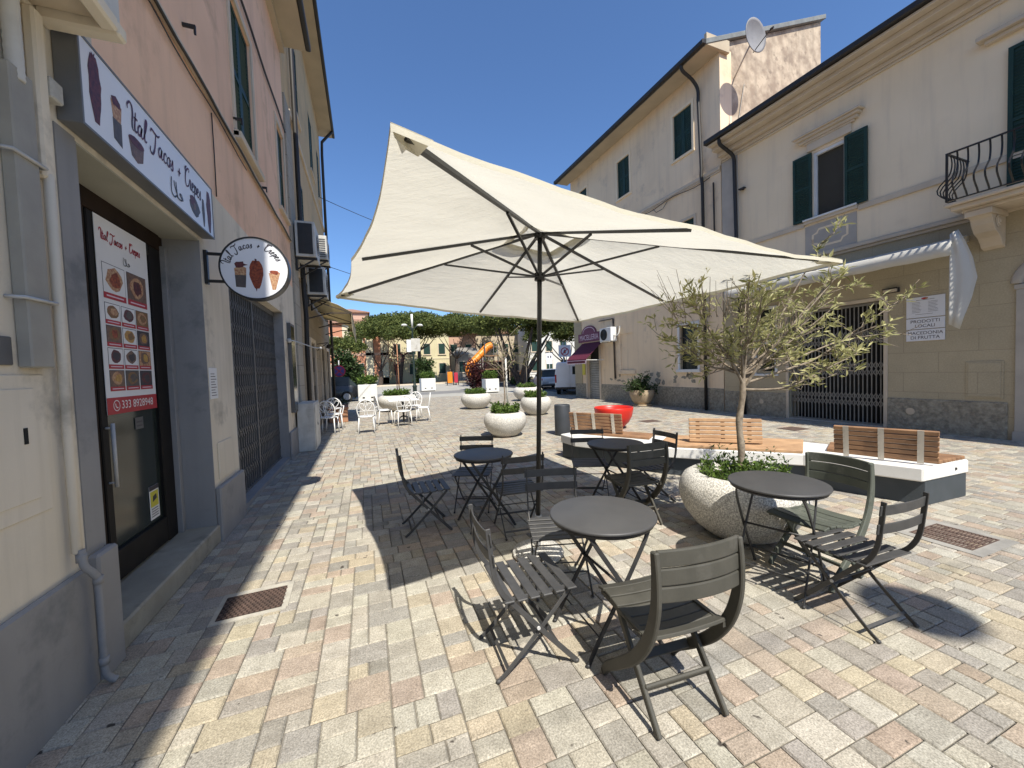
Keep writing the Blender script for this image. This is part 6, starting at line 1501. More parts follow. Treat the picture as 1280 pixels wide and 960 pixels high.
# ------------------------------------------------------------------ long white bench with three wooden backs
def bench():
    b = empty('concrete_bench', (4.2, 4.0, 0), 0, 'long bent white concrete bench with slate base, wooden seats and three slatted backrests', 'bench')
    O = Vector((-4.2, -4.0, 0))
    F = [(3.12, 5.52), (3.80, 4.26), (4.90, 3.14), (5.24, 2.20)]; B = [(6.07, 2.18), (5.66, 3.62), (4.48, 4.78), (3.72, 6.12), (3.10, 5.98)]
    def slab(name, mat, z0, z1, inset, bev):
        c = Vector((sum(p[0] for p in F + B) / 9, sum(p[1] for p in F + B) / 9))
        if inset == 0: f, k = F, B
        else:
            f = [(x + 0.09, y + 0.05) for x, y in F[:-1]] + [(F[-1][0] + 0.07, F[-1][1] + 0.012)]
            k = [(B[0][0] - 0.02, B[0][1] + 0.012), (B[1][0] - 0.08, B[1][1] - 0.06), (B[2][0] - 0.08, B[2][1] - 0.06), (B[3][0] - 0.02, B[3][1] - 0.1), (B[4][0] + 0.02, B[4][1] - 0.02)]
        poly = [Vector((x, y, 0)) + O for x, y in f + k]
        fr = (Vector((0, 0, 0)), Vector((1, 0, 0)), Vector((0, 1, 0)), Vector((0, 0, 1)))
        m = MB(); m.prism(fr, [(p.x, p.y) for p in poly], z0, z1); return m.build(name, mat, b, bevel=bev)
    slab('base', M['bench_base'], 0.0, 0.255, 1, 0.004); slab('slab', M['bench_white'], 0.257, 0.400, 0, 0.012)
    def lerp2(a, c, t): return Vector((a[0] + (c[0] - a[0]) * t, a[1] + (c[1] - a[1]) * t, 0))
    Fl = [Vector((x, y, 0)) for x, y in F]; Bl = [Vector((3.60, 6.10, 0)), Vector((4.48, 4.78, 0)), Vector((5.66, 3.62, 0)), Vector((6.07, 2.18, 0))]
    def seat(i, t0, t1, s0, s1, n, mat, j=0, name='seat_slat'):
        # slats running along the segment i, between fractions t of its length and s of its width
        for k in range(n):
            a = s0 + (s1 - s0) * k / n; c = s0 + (s1 - s0) * (k + 0.84) / n
            A0, A1 = Fl[i].lerp(Bl[i], a), Fl[i + 1].lerp(Bl[i + 1], a); C0, C1 = Fl[i].lerp(Bl[i], c), Fl[i + 1].lerp(Bl[i + 1], c)
            p = [A0.lerp(A1, t0), A0.lerp(A1, t1), C0.lerp(C1, t1), C0.lerp(C1, t0)]
            p = [x + O for x in p]
            m = MB(); m.add([x + Vector((0, 0, 0.403)) for x in p] + [x + Vector((0, 0, 0.440)) for x in p], [(0, 3, 2, 1), (4, 5, 6, 7), (0, 1, 5, 4), (1, 2, 6, 5), (2, 3, 7, 6), (3, 0, 4, 7)]); m.build(name, mat, b, bevel=0.006)
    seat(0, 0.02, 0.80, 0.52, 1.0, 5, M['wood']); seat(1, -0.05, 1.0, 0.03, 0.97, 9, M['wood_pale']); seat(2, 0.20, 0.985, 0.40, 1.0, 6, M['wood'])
    def back(p0, p1, lean, mat, bracket_side):
        p0 = Vector((*p0, 0)) + O; p1 = Vector((*p1, 0)) + O; d = (p1 - p0); L = d.length; d.normalize(); nrm = Vector((d.y, -d.x, 0))
        up = (Vector((0, 0, 1)) + nrm * lean).normalized(); out = d.cross(up)
        g = empty('backrest', (0, 0, 0), 0, parent=b)
        n = 6
        for k in range(n):
            z = 0.035 + k * 0.056
            a = p0 + Vector((0, 0, 0.44)) + up * z; c = p1 + Vector((0, 0, 0.44)) + up * z
            m = MB(); m.bar(a, c, 0.047, 0.032, side=up); m.build('back_slat', mat, g, bevel=0.006)
        sgn = bracket_side
        for t in (0.13, 0.48, 0.84):
            a = p0.lerp(p1, t) + Vector((0, 0, 0.42)) + out * sgn * 0.020; m = MB(); m.bar(a, a + up * 0.365, 0.05, 0.006, side=d)
            for k in range(5): c = a + up * (0.06 + 0.065 * k) + out * sgn * 0.0035; m.tube([c, c + out * sgn * 0.003], 0.006, 6)
            m.build('bracket', M['bracket'], g)
        return g
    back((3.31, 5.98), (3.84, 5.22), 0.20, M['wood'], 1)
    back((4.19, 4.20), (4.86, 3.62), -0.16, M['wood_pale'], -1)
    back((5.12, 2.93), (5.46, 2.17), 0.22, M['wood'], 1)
    m = MB(); m.tube([Vector((5.82, 2.188, 0.33)) + O, Vector((5.82, 2.178, 0.33)) + O], 0.014, 12); m.build('lifting_plug', M['gutter'], b)
bench()

def street_things():
    m = MB(); m.lathe([(0.0, 0.0), (0.175, 0.0), (0.18, 0.02), (0.18, 0.68), (0.170, 0.70), (0.155, 0.70), (0.150, 0.66), (0.0, 0.60)], 32)
    o = m.build('litter_bin', M['bin'], None, (4.18, 7.95, 0)); tag(o, 'black cylindrical litter bin at the far end of the white bench', 'litter bin')
    m = MB(); m.lathe([(0.0, 0.0), (0.16, 0.0), (0.26, 0.05), (0.37, 0.16), (0.44, 0.30), (0.47, 0.45), (0.475, 0.51), (0.465, 0.525), (0.455, 0.52), (0.44, 0.46), (0.36, 0.30), (0.0, 0.24)], 48)
    o = m.build('red_bowl_seat', M['red_bowl'], None, (5.72, 8.15, 0)); tag(o, 'glossy red hollow half-sphere bowl standing on the paving behind the bench', 'bowl seat')
    # gratings
    b = empty('drain_grate', (-0.80, 3.10, 0), 0.04, 'rusty iron drain cover in a pale concrete frame by the snack bar step', 'drain cover')
    m = MB()
    for (x0, y0, x1, y1) in ((-0.215, -0.18, 0.215, -0.146), (-0.215, 0.146, 0.225, 0.195), (-0.215, -0.146, -0.186, 0.146), (0.186, -0.146, 0.225, 0.146)): m.box(x0, y0, -0.01, x1, y1, 0.006)
    m.build('frame', M['manhole_frame'], b)
    m = MB(); m.box(-0.185, -0.145, -0.008, 0.185, 0.145, 0.0045)
    for i in range(12):
        for j in range(11): x = -0.17 + i * 0.0305 + (0.015 if j % 2 else 0); y = -0.13 + j * 0.026; m.box(x - 0.010, y - 0.007, 0.0045, x + 0.010, y + 0.007, 0.010, 1)
    m.build('cover', [M['rust_dark'], M['rust']], b)
    b = empty('drain_grate', (4.60, 1.74, 0), 0.0, 'wide slotted rusty drain grating in grey concrete in front of the bench end', 'drain cover')
    m = MB()
    for (x0, y0, x1, y1) in ((-0.30, -0.27, 0.30, -0.19), (-0.30, 0.19, 0.30, 0.27), (-0.30, -0.19, -0.22, 0.19), (0.22, -0.19, 0.30, 0.19)): m.box(x0, y0, -0.01, x1, y1, 0.005)
    m.build('frame', M['joint_frame'], b)
    m = MB(); m.box(-0.22, -0.19, -0.02, 0.22, 0.19, -0.006)
    m.build('pit', M['interior'], b)
    m = MB()
    for j in range(17): y = -0.185 + j * 0.0231; m.box(-0.22, y - 0.006, -0.005, 0.22, y + 0.006, 0.007)
    for i in range(5): x = -0.21 + i * 0.105; m.box(x - 0.008, -0.19, -0.005, x + 0.008, 0.19, 0.0075)
    m.build('grating', M['rust'], b)
    for (x, y, s, lab) in ((7.2, 8.6, 0.26, 'small flat iron cover in the paving behind the red bowl'), (8.9, 5.9, 0.26, 'dark flat iron cover in the paving before the folding gate'), (7.35, 3.0, 0.30, 'flat iron cover in the paving beyond the bench end')):
        m = MB(); m.box(-s, -s * 0.8, -0.01, s, s * 0.8, 0.004); m.box(-s + 0.03, -s * 0.8 + 0.03, 0.004, s - 0.03, s * 0.8 - 0.03, 0.007); tag(m.build('manhole_cover', M['rust'], None, (x, y, 0)), lab, 'manhole cover')
street_things()
# ------------------------------------------------------------------ white cafe furniture
def cafe_chair(label, arms=False):
    b = empty('cafe_chair', (0, 0, 0), 0, label, 'chair', 'white ornate cafe chairs along the street')
    W = M['white_paint']
    for s in (-1, 1):
        m = MB(); m.tube([(s * 0.19, 0.17, 0.43), (s * 0.215, 0.20, 0.0)], [0.016, 0.013], 8); m.build('leg', W, b)
        m = MB(); m.tube([(s * 0.175, -0.17, 0.43), (s * 0.20, -0.23, 0.0)], [0.016, 0.013], 8); m.build('leg', W, b)
        if arms:
            m = MB(); m.tube(catmull([(s * 0.2, -0.20, 0.66), (s * 0.26, 0.0, 0.665), (s * 0.26, 0.15, 0.64), (s * 0.21, 0.18, 0.43)], 5), 0.014, 8); m.build('armrest', W, b)
    m = MB(); m.lathe([(0.0, 0.425), (0.20, 0.425), (0.225, 0.435), (0.225, 0.45), (0.20, 0.46), (0.0, 0.45)], 24); m.build('seat', W, b)
    m = MB(); m.tube(catmull([(-0.17, -0.18, 0.44), (-0.215, -0.21, 0.62), (-0.19, -0.235, 0.76), (-0.10, -0.25, 0.86), (0, -0.255, 0.89), (0.10, -0.25, 0.86), (0.19, -0.235, 0.76), (0.215, -0.21, 0.62), (0.17, -0.18, 0.44)], 6), 0.016, 8); m.build('back_hoop', W, b)
    m = MB()
    for s in (-1, 1):
        m.tube(catmull([(s * 0.05, -0.19, 0.46), (s * 0.03, -0.21, 0.58), (s * 0.12, -0.225, 0.68), (s * 0.15, -0.235, 0.77), (s * 0.07, -0.24, 0.80), (s * 0.04, -0.235, 0.72)], 5), 0.009, 6)
        m.tube(catmull([(s * 0.03, -0.215, 0.60), (s * 0.0, -0.225, 0.68), (s * 0.03, -0.24, 0.80), (0, -0.25, 0.875)], 5), 0.009, 6)
    m.tube([(-0.195, -0.212, 0.60), (0.195, -0.212, 0.60)], 0.009, 6); m.build('back_scroll', W, b)
    return b
def cafe():
    c0 = cafe_chair('x'); face = lambda dx, dy: math.atan2(dy, dx) - math.pi / 2
    a0 = cafe_chair('x', True)
    L = [(a0, -1.00, 11.35, face(0.15, 1), 'white cafe armchair in the wall shade, front one of the pair by the ochre house'), (a0, -0.93, 12.2, face(0.1, -1), 'white ornate cafe armchair in the wall shade, behind the front one of the pair'),
         (a0, -0.05, 10.95, face(0.05, 1), 'white cafe armchair standing alone between the wall pair and the cafe table'),
         (c0, 0.95, 11.75, face(-0.15, 1), 'white ornate cafe chair in front of the white table, its back to the viewer'), (c0, 0.45, 12.45, face(1, 0.2), 'white ornate cafe chair at the end of the white table nearer the wall'),
         (c0, 1.62, 12.5, face(-1, 0.15), 'white ornate cafe chair at the end of the white table nearer the open street'), (c0, 1.45, 13.35, face(-0.4, -1), 'white ornate cafe chair behind the white table, below the lamp post')]
    used = set()
    for (p, x, y, a, l) in L:
        o = copy_tree(p) if p.name in used else p; used.add(p.name)
        o.location = (x, y, 0.002); o.rotation_euler = (0, 0, a); o['label'] = l
    b = empty('cafe_table', (1.03, 12.55, 0), 0, 'white cafe table with cast pedestal among the white chairs', 'table')
    m = MB(); m.box(-0.45, -0.45, 0.70, 0.45, 0.45, 0.73); m.build('tabletop', M['white_paint'], b, bevel=0.01)
    m = MB(); m.lathe([(0.03, 0.05), (0.03, 0.3), (0.05, 0.4), (0.03, 0.55), (0.06, 0.70)], 12); m.build('pedestal', M['black_metal'], b)
    for k in range(4):
        a = k * math.pi / 2 + 0.6; m = MB(); m.tube(catmull([(0, 0, 0.22), (0.16 * math.cos(a), 0.16 * math.sin(a), 0.16), (0.32 * math.cos(a), 0.32 * math.sin(a), 0.0)], 5), 0.018, 6); m.build('foot', M['black_metal'], b)
cafe()

def lamp_and_signs():
    b = empty('street_lamp', (2.46, 21.9, 0), 0, 'dark green lamp post with two lamp heads and white sign boards on it', 'street lamp')
    m = MB(); m.lathe([(0.16, 0.0), (0.16, 0.10), (0.11, 0.14), (0.11, 0.75), (0.14, 0.80), (0.08, 0.88), (0.06, 1.0), (0.05, 2.7), (0.045, 3.9), (0.06, 3.95), (0.03, 4.1)], 14); m.build('post', M['lamp_green'], b)
    for s in (-1, 1):
        m = MB(); m.tube(catmull([(0, 0, 3.85), (s * 0.18, 0, 4.05), (s * 0.38, 0, 4.15)], 5), 0.025, 8); a = m.build('lamp_arm', M['lamp_green'], b)
        m = MB(); m.lathe([(0.0, 0.06), (0.10, 0.04), (0.17, -0.02), (0.16, -0.05), (0.0, -0.06)], 14, (s * 0.42, 0, 4.17)); m.build('lamp_head', M['white_paint'], a)
    m = MB(); m.tube([(0, 0, 4.0), (0, 0, 4.75)], [0.05, 0.06], 10); m.build('finial', M['white_paint'], b)
    m = MB(); m.box(-0.10, -0.09, 2.72, 0.38, -0.05, 3.42); m.build('sign_board', M['white_dirty'], b, bevel=0.01)
    m = MB(); m.box(-0.34, -0.06, 2.68, -0.06, 0.02, 3.36); m.build('sign_board', M['white_paint'], b, bevel=0.01)
    # round no-parking sign on the far side street
    def disc_sign(loc, h, r, label, mats, rot=0.0, extra=None):
        b = empty('road_sign', loc, rot, label, 'road sign')
        m = MB(); m.tube([(0, 0.03, 0), (0, 0.03, h + r + 0.3)], 0.03, 8); m.build('post', M['steel'], b)
        fr = frame((0, 0, h), (1, 0, 0), (0, 0, 1)); ring = [(r * math.cos(i * math.pi / 14), r * math.sin(i * math.pi / 14)) for i in range(28)]
        m = MB(); m.prism(fr, ring, -0.02, 0.0, 0); m.prism(fr, [(a * 0.78, c * 0.78) for a, c in ring], 0.0, 0.004, 1)
        m.ribbon(fr, [(-0.52 * r, 0.52 * r), (0.52 * r, -0.52 * r)], r * 0.2, 0, 0.006, 0)
        if extra: m.ribbon(fr, [(0.52 * r, 0.52 * r), (-0.52 * r, -0.52 * r)], r * 0.2, 0, 0.006, 0)
        m.build('disc', mats, b)
        m = MB(); m.prism(fr, [(-r * 0.6, -r - 0.25), (r * 0.6, -r - 0.25), (r * 0.6, -r - 0.05), (-r * 0.6, -r - 0.05)], -0.02, 0.0); m.build('plate', M['white_paint'], b)
    disc_sign((-1.55, 25.9, 0), 1.80, 0.36, 'round red and violet no stopping sign beside the big green bush', [M['sign_red'], M['purple_sign']], 0.1, True)
    b = empty('road_sign', (12.1, 22.4, 0), -0.35, 'square white sign with a red ring and a crossed out symbol above the parked van', 'road sign')
    m = MB(); m.tube([(-0.1, 0.04, 0), (-0.1, 0.04, 3.2)], 0.03, 8); m.tube([(0.1, 0.04, 0), (0.1, 0.04, 3.2)], 0.03, 8); m.build('post', M['steel'], b)
    fr = frame((0, 0, 2.62), (1, 0, 0), (0, 0, 1)); m = MB(); m.prism(fr, [(-0.40, -0.38), (0.40, -0.38), (0.40, 0.38), (-0.40, 0.38)], -0.02, 0); m.build('plate', M['sign_white'], b)
    m = MB(); ring = [(0.24 * math.cos(i * math.pi / 14), -0.04 + 0.24 * math.sin(i * math.pi / 14)) for i in range(29)]; m.ribbon(fr, ring, 0.06, 0, 0.002, 0); m.ribbon(fr, [(-0.16, -0.2), (0.16, 0.12)], 0.06, 0, 0.003, 0); m.prism(fr, at(blob(0.07, 0.13, 10, 0.2, 3), 0, -0.04), 0, 0.001, 1); m.build('symbol', [M['sign_red'], M['ink']], b)
    b = empty('road_sign', (14.7, 30.0, 0), -0.3, 'small white rectangular sign with two dark symbols beyond the parked car', 'road sign')
    m = MB(); m.tube([(0, 0.03, 0), (0, 0.03, 2.9)], 0.03, 8); m.build('post', M['steel'], b)
    fr = frame((0, 0, 2.35), (1, 0, 0), (0, 0, 1)); m = MB(); m.prism(fr, [(-0.26, -0.45), (0.26, -0.45), (0.26, 0.45), (-0.26, 0.45)], -0.02, 0); m.build('plate', M['sign_white'], b)
    m = MB(); m.prism(fr, at(blob(0.05, 0.12, 10, 0.1, 3), -0.1, 0.15), 0, 0.001); m.prism(fr, at(blob(0.05, 0.12, 10, 0.1, 4), 0.12, 0.15), 0, 0.001); m.build('symbol', M['ink'], b)
lamp_and_signs()

# ------------------------------------------------------------------ vehicles (local +y = forward, origin on the ground under the centre)
def wheel(b, x, y, r):
    n = 20; w = 0.2
    m = MB(); m.tube([(x - w / 2, y, r), (x + w / 2, y, r)], r, n); t = m.build('wheel', M['tyre'], b)
    m = MB(); s = 1 if x > 0 else -1; m.tube([(x + s * (w / 2), y, r), (x + s * (w / 2 + 0.012), y, r)], r * 0.62, n); m.build('rim', M['steel'], t)
def loft(m, secs, mi=0, smooth=True):
    """secs: list of closed point loops of equal length"""
    k = len(secs[0]); vs = [p for s in secs for p in s]; fs = [tuple(reversed(range(k))), tuple((len(secs) - 1) * k + j for j in range(k))]
    for i in range(len(secs) - 1):
        for j in range(k): fs.append((i * k + j, i * k + (j + 1) % k, (i + 1) * k + (j + 1) % k, (i + 1) * k + j))
    m.add(vs, fs, mi, smooth)
def car(loc, rz, label, paint, L=4.1, W=1.70):
    b = empty('parked_car', loc, rz, label, 'car')
    hw = W / 2
    def sec(y, zb, zt, w0, w1): return [(-w0, y, zb), (w0, y, zb), (w0 * 1.0, y, (zb + zt) / 2), (w1, y, zt), (-w1, y, zt), (-w0, y, (zb + zt) / 2)]
    m = MB(); loft(m, [sec(-L / 2, 0.40, 0.78, hw * 0.86, hw * 0.78), sec(-L / 2 + 0.10, 0.28, 0.90, hw * 0.96, hw * 0.88), sec(-L / 2 + 0.5, 0.22, 0.95, hw, hw * 0.93), sec(0, 0.2, 0.93, hw, hw * 0.94), sec(L / 2 - 1.1, 0.2, 0.90, hw, hw * 0.93), sec(L / 2 - 0.35, 0.25, 0.78, hw * 0.97, hw * 0.86), sec(L / 2, 0.35, 0.62, hw * 0.82, hw * 0.72)])
    m.build('body', paint, b, bevel=0.03, seg=2)
    def cs(y, z0, z1, w0, w1): return [(-w0, y, z0), (w0, y, z0), (w1, y, z1), (-w1, y, z1)]
    m = MB(); loft(m, [cs(-L / 2 + 0.18, 0.90, 0.92, hw * 0.86, hw * 0.84), cs(-L / 2 + 0.62, 0.92, 1.42, hw * 0.90, hw * 0.68), cs(-0.2, 0.92, 1.47, hw * 0.92, hw * 0.70), cs(0.35, 0.92, 1.42, hw * 0.92, hw * 0.68), cs(L / 2 - 1.05, 0.90, 0.92, hw * 0.90, hw * 0.86)], 0, False)
    m.build('windows', M['glass'], b, bevel=0.02)
    m = MB(); loft(m, [cs(-L / 2 + 0.55, 1.405, 1.435, hw * 0.68, hw * 0.64), cs(-0.2, 1.455, 1.485, hw * 0.70, hw * 0.66), cs(0.42, 1.395, 1.425, hw * 0.68, hw * 0.64)]); m.build('roof', paint, b)
    for s in (-1, 1):
        for y in (-L / 2 + 0.75, L / 2 - 0.8): wheel(b, s * (hw - 0.10), y, 0.31)
        m = MB(); m.box(s * hw * 0.58, -L / 2 + 0.03, 0.64, s * hw * 0.90, -L / 2 + 0.16, 0.80); m.build('tail_light', M['red_light'], b, bevel=0.02)
        m = MB(); m.box(s * hw * 0.45, L / 2 - 0.26, 0.56, s * hw * 0.86, L / 2 - 0.10, 0.68); m.build('headlight', M['white_paint'], b, bevel=0.02)
    m = MB(); m.box(-0.26, -L / 2 - 0.012, 0.45, 0.26, -L / 2 + 0.02, 0.56); m.build('number_plate', M['white_paint'], b)
    m = MB(); m.box(-hw * 0.85, -L / 2 + 0.02, 0.24, hw * 0.85, -L / 2 + 0.15, 0.42); m.build('bumper', M['black_metal'], b, bevel=0.03)
    return b
car((13.05, 27.2, 0), -0.25, 'silver hatchback parked behind the white van in the side road', M['car_silver'])
car((-2.45, 25.0, 0), math.pi / 2 + 0.05, 'dark car parked in the shade beside the big green bush', M['car_dark'])
def van():
    b = empty('delivery_van', (11.95, 21.0, 0), -0.62, 'small white delivery van seen from its rear corner beside the butcher shop', 'van')
    W, L, H = 0.88, 4.2, 1.86
    m = MB()
    s = lambda y, zb, zt, w0, w1: [(-w0, y, zb), (w0, y, zb), (w0, y, zb + (zt - zb) * 0.55), (w1, y, zt - 0.08), (w1 - 0.10, y, zt), (-w1 + 0.10, y, zt), (-w1, y, zt - 0.08), (-w0, y, zb + (zt - zb) * 0.55)]
    loft(m, [s(-L / 2, 0.35, H - 0.04, W, 0.78), s(-L / 2 + 0.1, 0.3, H, W, 0.80), s(L / 2 - 1.6, 0.3, H, W, 0.80), s(L / 2 - 1.0, 0.3, 1.5, W, 0.78), s(L / 2 - 0.2, 0.35, 1.0, W * 0.95, 0.74), s(L / 2, 0.4, 0.85, W * 0.85, 0.68)], 0, False)
    m.build('body', M['van_white'], b, bevel=0.04, seg=2)
    for sx in (-1, 1):
        m = MB(); m.box(sx * 0.02, -L / 2 - 0.03, 0.42, sx * 0.78, -L / 2 - 0.002, 1.72); d = m.build('rear_door', M['van_white'], b, bevel=0.015)
        if sx > 0: m = MB(); m.box(0.12, -L / 2 - 0.036, 1.15, 0.70, -L / 2 - 0.031, 1.60); m.build('rear_window', M['glass'], d)
        m = MB(); m.box(sx * 0.79, -L / 2 - 0.02, 0.70, sx * 0.87, -L / 2 + 0.03, 1.15); m.build('tail_light', M['red_light'], b)
        for y in (-L / 2 + 0.85, L / 2 - 0.8): wheel(b, sx * 0.79, y, 0.31)
        m = MB(); m.box(sx * 0.882, 0.7, 1.05, sx * 0.84, 1.5, 1.45); m.build('side_window', M['glass'], b)
    m = MB(); m.box(-0.86, -L / 2 - 0.05, 0.30, 0.86, -L / 2 + 0.06, 0.44); m.build('bumper', M['black_metal'], b, bevel=0.02)
    m = MB(); m.box(-0.27, -L / 2 - 0.042, 0.55, 0.27, -L / 2 - 0.031, 0.67); m.build('number_plate', M['white_paint'], b)
van()

# ------------------------------------------------------------------ vegetation of the square
def blob_foliage(mb, c, r, n, size, q):
    """leaf clumps filling an ellipsoid, denser at the surface"""
    for i in range(n):
        d = Vector((q.gauss(0, 1), q.gauss(0, 1), q.gauss(0, 1))).normalized(); t = q.random() ** 0.35
        p = c + Vector((d.x * r[0], d.y * r[1], d.z * r[2])) * t
        for _ in range(2):
            a = Vector((q.uniform(-1, 1), q.uniform(-1, 1), q.uniform(-0.4, 1))).normalized()
            leaf(mb, p, a, size * q.uniform(0.6, 1.3), size * 0.55, q)

def bush(loc, rx, rz, label, lm, n, size, seed, cat='bush', name='bush'):
    b = empty(name, loc, 0, label, cat); q = random.Random(seed); L = MB(); m = MB()
    for k in range(9):
        a = q.uniform(0, 6.28); e = Vector((rx * 0.6 * math.cos(a), rx * 0.6 * math.sin(a), rz * q.uniform(0.9, 1.6))); m.tube([(0, 0, 0), e * 0.5, e], [0.05, 0.035, 0.015], 6)
    for k in range(16):
        a = q.uniform(0, 6.28); rr = rx * 0.55 * math.sqrt(q.random()); c = Vector((rr * math.cos(a), rr * math.sin(a), rz * q.uniform(0.3, 1.5)))
        blob_foliage(L, c, (rx * 0.48, rx * 0.48, rz * 0.42), n // 16, size, q)
    m.build('stem', M['bark'], b); L.build('foliage', M[lm], b); return b
bush((-1.05, 27.0, 0), 0.98, 1.75, 'big rounded dark green bush past the end of the ochre house', 'leaf_dark', 2600, 0.22, 61)
bush((8.35, 30.5, 0), 1.15, 1.35, 'dark red leaved shrub in front of the orange tube slide', 'leaf_red', 1100, 0.20, 62, 'shrub', 'red_shrub')
bush((7.3, 53.5, 0.02), 1.6, 1.9, 'round green bush under the pines before the yellow house', 'leaf_dark', 1300, 0.4, 63)

def pine_mesh(seed, R0, H, n):
    R0 = R0 * 1.17; H = H * 1.25; n = int(n * 1.2)
    q = random.Random(seed); L = MB()
    for k in range(60):
        a = q.uniform(0, 6.28); rr = R0 * 0.86 * math.sqrt(q.random()); dome = (1 - (rr / R0) ** 2)
        c = Vector((rr * math.cos(a), rr * math.sin(a), H * (0.16 + 0.66 * dome ** 0.8) + q.uniform(-0.15, 0.15)))
        blob_foliage(L, c, (R0 * 0.20, R0 * 0.20, H * 0.18), n // 60, 0.30, q)
    return L
def pine(loc, R0, crown_z, H, label, seed, fork=0.45, lean=(0, 0), mesh=None, tr=0.28, n=6500, limbs=6, double=False):
    b = empty('pine_tree', loc, 0, label, 'tree', 'umbrella pines round the square'); q = random.Random(seed + 100)
    m = MB(); f = Vector((lean[0] * fork, lean[1] * fork, crown_z * fork))
    pts = catmull([(0, 0, 0), Vector((f.x * 0.5 + q.uniform(-0.1, 0.1), f.y * 0.5, f.z * 0.5)), f], 5); k = len(pts)
    if not double: m.tube(pts, [tr * (1.15 - 0.35 * i / k) for i in range(k)], 10)
    else:
        m.tube([(0, 0, 0), (0, 0, 0.5)], [tr * 1.5, tr * 1.2], 10)
    T = Vector((lean[0], lean[1], 0))
    for i in range(limbs):
        a = 6.283 * i / limbs + q.uniform(-0.3, 0.3); e = T + Vector((R0 * 0.62 * math.cos(a), R0 * 0.62 * math.sin(a), crown_z + H * q.uniform(0.15, 0.5))); s = f if not double else Vector((0.25 * math.cos(a), 0.2 * math.sin(a), 0.3))
        mid = s.lerp(e, 0.5) + Vector((0, 0, -0.35 if not double else -0.2)) + Vector((q.uniform(-0.3, 0.3), q.uniform(-0.3, 0.3), 0))
        w = 0.11 if not double else (tr * 0.85 if i % 3 == 0 else 0.12)
        m.tube(catmull([s, mid, e], 5), [w * (1 - 0.075 * j) for j in range(11)], 7)
    m.build('trunk', M['pine_bark'], b)
    if mesh is None: o = pine_mesh(seed, R0, H, n).build('crown', M['leaf_pine'], b, (lean[0], lean[1], crown_z))
    else:
        o = bpy.data.objects.new('crown', mesh.data); COL.objects.link(o); o.parent = b; o.location = (lean[0], lean[1], crown_z); o.rotation_euler = (0, 0, seed * 1.3)
    return b, o
pine((1.6, 52.5, 0), 4.0, 4.6, 3.6, 'umbrella pine with a low forked trunk, nearest the orange facade', 71, 0.42, (0.4, 0.5))
_, pm = pine((4.4, 57, 0), 5.6, 5.4, 4.0, 'umbrella pine with a slender leaning trunk just past the forked one', 72, 0.75, (0.9, 1.0), n=6500)
pine((7.0, 55.5, 0), 4.6, 5.8, 3.5, 'umbrella pine with a straight trunk behind the lamp post', 73, 0.8, (0.2, 1.0), n=6500)
pine((12.3, 56, 0), 4.6, 5.4, 3.8, 'umbrella pine with a tall bare trunk in front of the yellow house', 74, 0.62, (0.4, 1.0), n=6500)
pine((20.0, 66, 0), 5.4, 6.6, 3.4, 'umbrella pine standing farther back, above the orange tube slide', 75, 0.7, (0, 0), n=6500)
pine((13.45, 33.5, 0), 4.6, 4.1, 3.3, 'umbrella pine with a thick splayed trunk, the one closest to the terrace', 76, 0.35, (0.6, 0.4), n=8000, tr=0.36, double=True, limbs=8)
pine((24.0, 44, 0), 4.6, 3.9, 3.4, 'umbrella pine past the splayed one, above the parked silver car', 77, 0.5, (0, 0), n=6500)
pine((31.0, 50, 0), 5.0, 4.2, 3.8, 'umbrella pine above the parked van, farthest down the side road', 78, 0.5, (0, 0), n=6500)
pine((-2.6, 46, 0), 2.2, 3.4, 1.9, 'small low umbrella pine behind the big green bush', 79, 0.5, (0.3, 0.0), n=2500, tr=0.2)

# ------------------------------------------------------------------ houses round the square
def far_house(name, label, x0, x1, y, h, wall, wins, depth=10.0, roof='roof_tile', rz=0.0, win_size=(1.05, 1.7), bands=None, overhang=0.35, shutters='green'):
    b = empty(name, ((x0 + x1) / 2, y, 0), rz, label, 'house')
    hw = (x1 - x0) / 2
    m = MB(); m.box(-hw, 0, 0, hw, depth, h); m.build('wall', wall, b)
    m = MB(); o = overhang; m.box(-hw - o, -o, h, hw + o, depth + o, h + 0.16)
    m.add([(-hw - o, -o, h + 0.16), (hw + o, -o, h + 0.16), (hw + o, depth + o, h + 0.16), (-hw - o, depth + o, h + 0.16), (-hw * 0.6, depth * 0.5, h + 1.4), (hw * 0.6, depth * 0.5, h + 1.4)], [(0, 1, 5, 4), (1, 2, 5), (2, 3, 4, 5), (3, 0, 4)])
    m.build('roof', M[roof], b)
    ww, wh = win_size
    for (px, pz) in wins:
        f = MB(); f.box(px - ww / 2 - 0.12, -0.06, pz - 0.14, px + ww / 2 + 0.12, -0.003, pz + wh + 0.12); f.box(px - ww / 2 - 0.2, -0.14, pz - 0.2, px + ww / 2 + 0.2, -0.003, pz - 0.145); wo = f.build('window', M['trim'], b)
        g = MB(); g.box(px - ww / 2, -0.10, pz, px + ww / 2, -0.061, pz + wh); g.build('shutter', M[shutters], wo)
    if bands:
        for (a0, z0, a1, z1, mt) in bands:
            m = MB(); m.box(a0, -0.05, z0, a1, -0.002, z1); m.build('facade_band', M[mt], b)
    return b
def rowof(xs, zs): return [(x, z) for x in xs for z in zs]
hw = 12.6 / 2
far_house('town_house', 'orange panelled facade with cream pilasters behind the big green bush', -9.3, 3.3, 62, 9.0, M['b_orange'], rowof((-4.5, -1.2, 2.1), (1.4, 5.4)) , bands=[(x - 0.55, 0.0, x + 0.55, 9.0, 'b_cream') for x in (-5.9, -2.9, 0.5, 3.6, 5.7)] + [(-6.3, 0.0, 6.3, 1.0, 'b_cream'), (-6.3, 4.35, 6.3, 4.75, 'b_pink')])
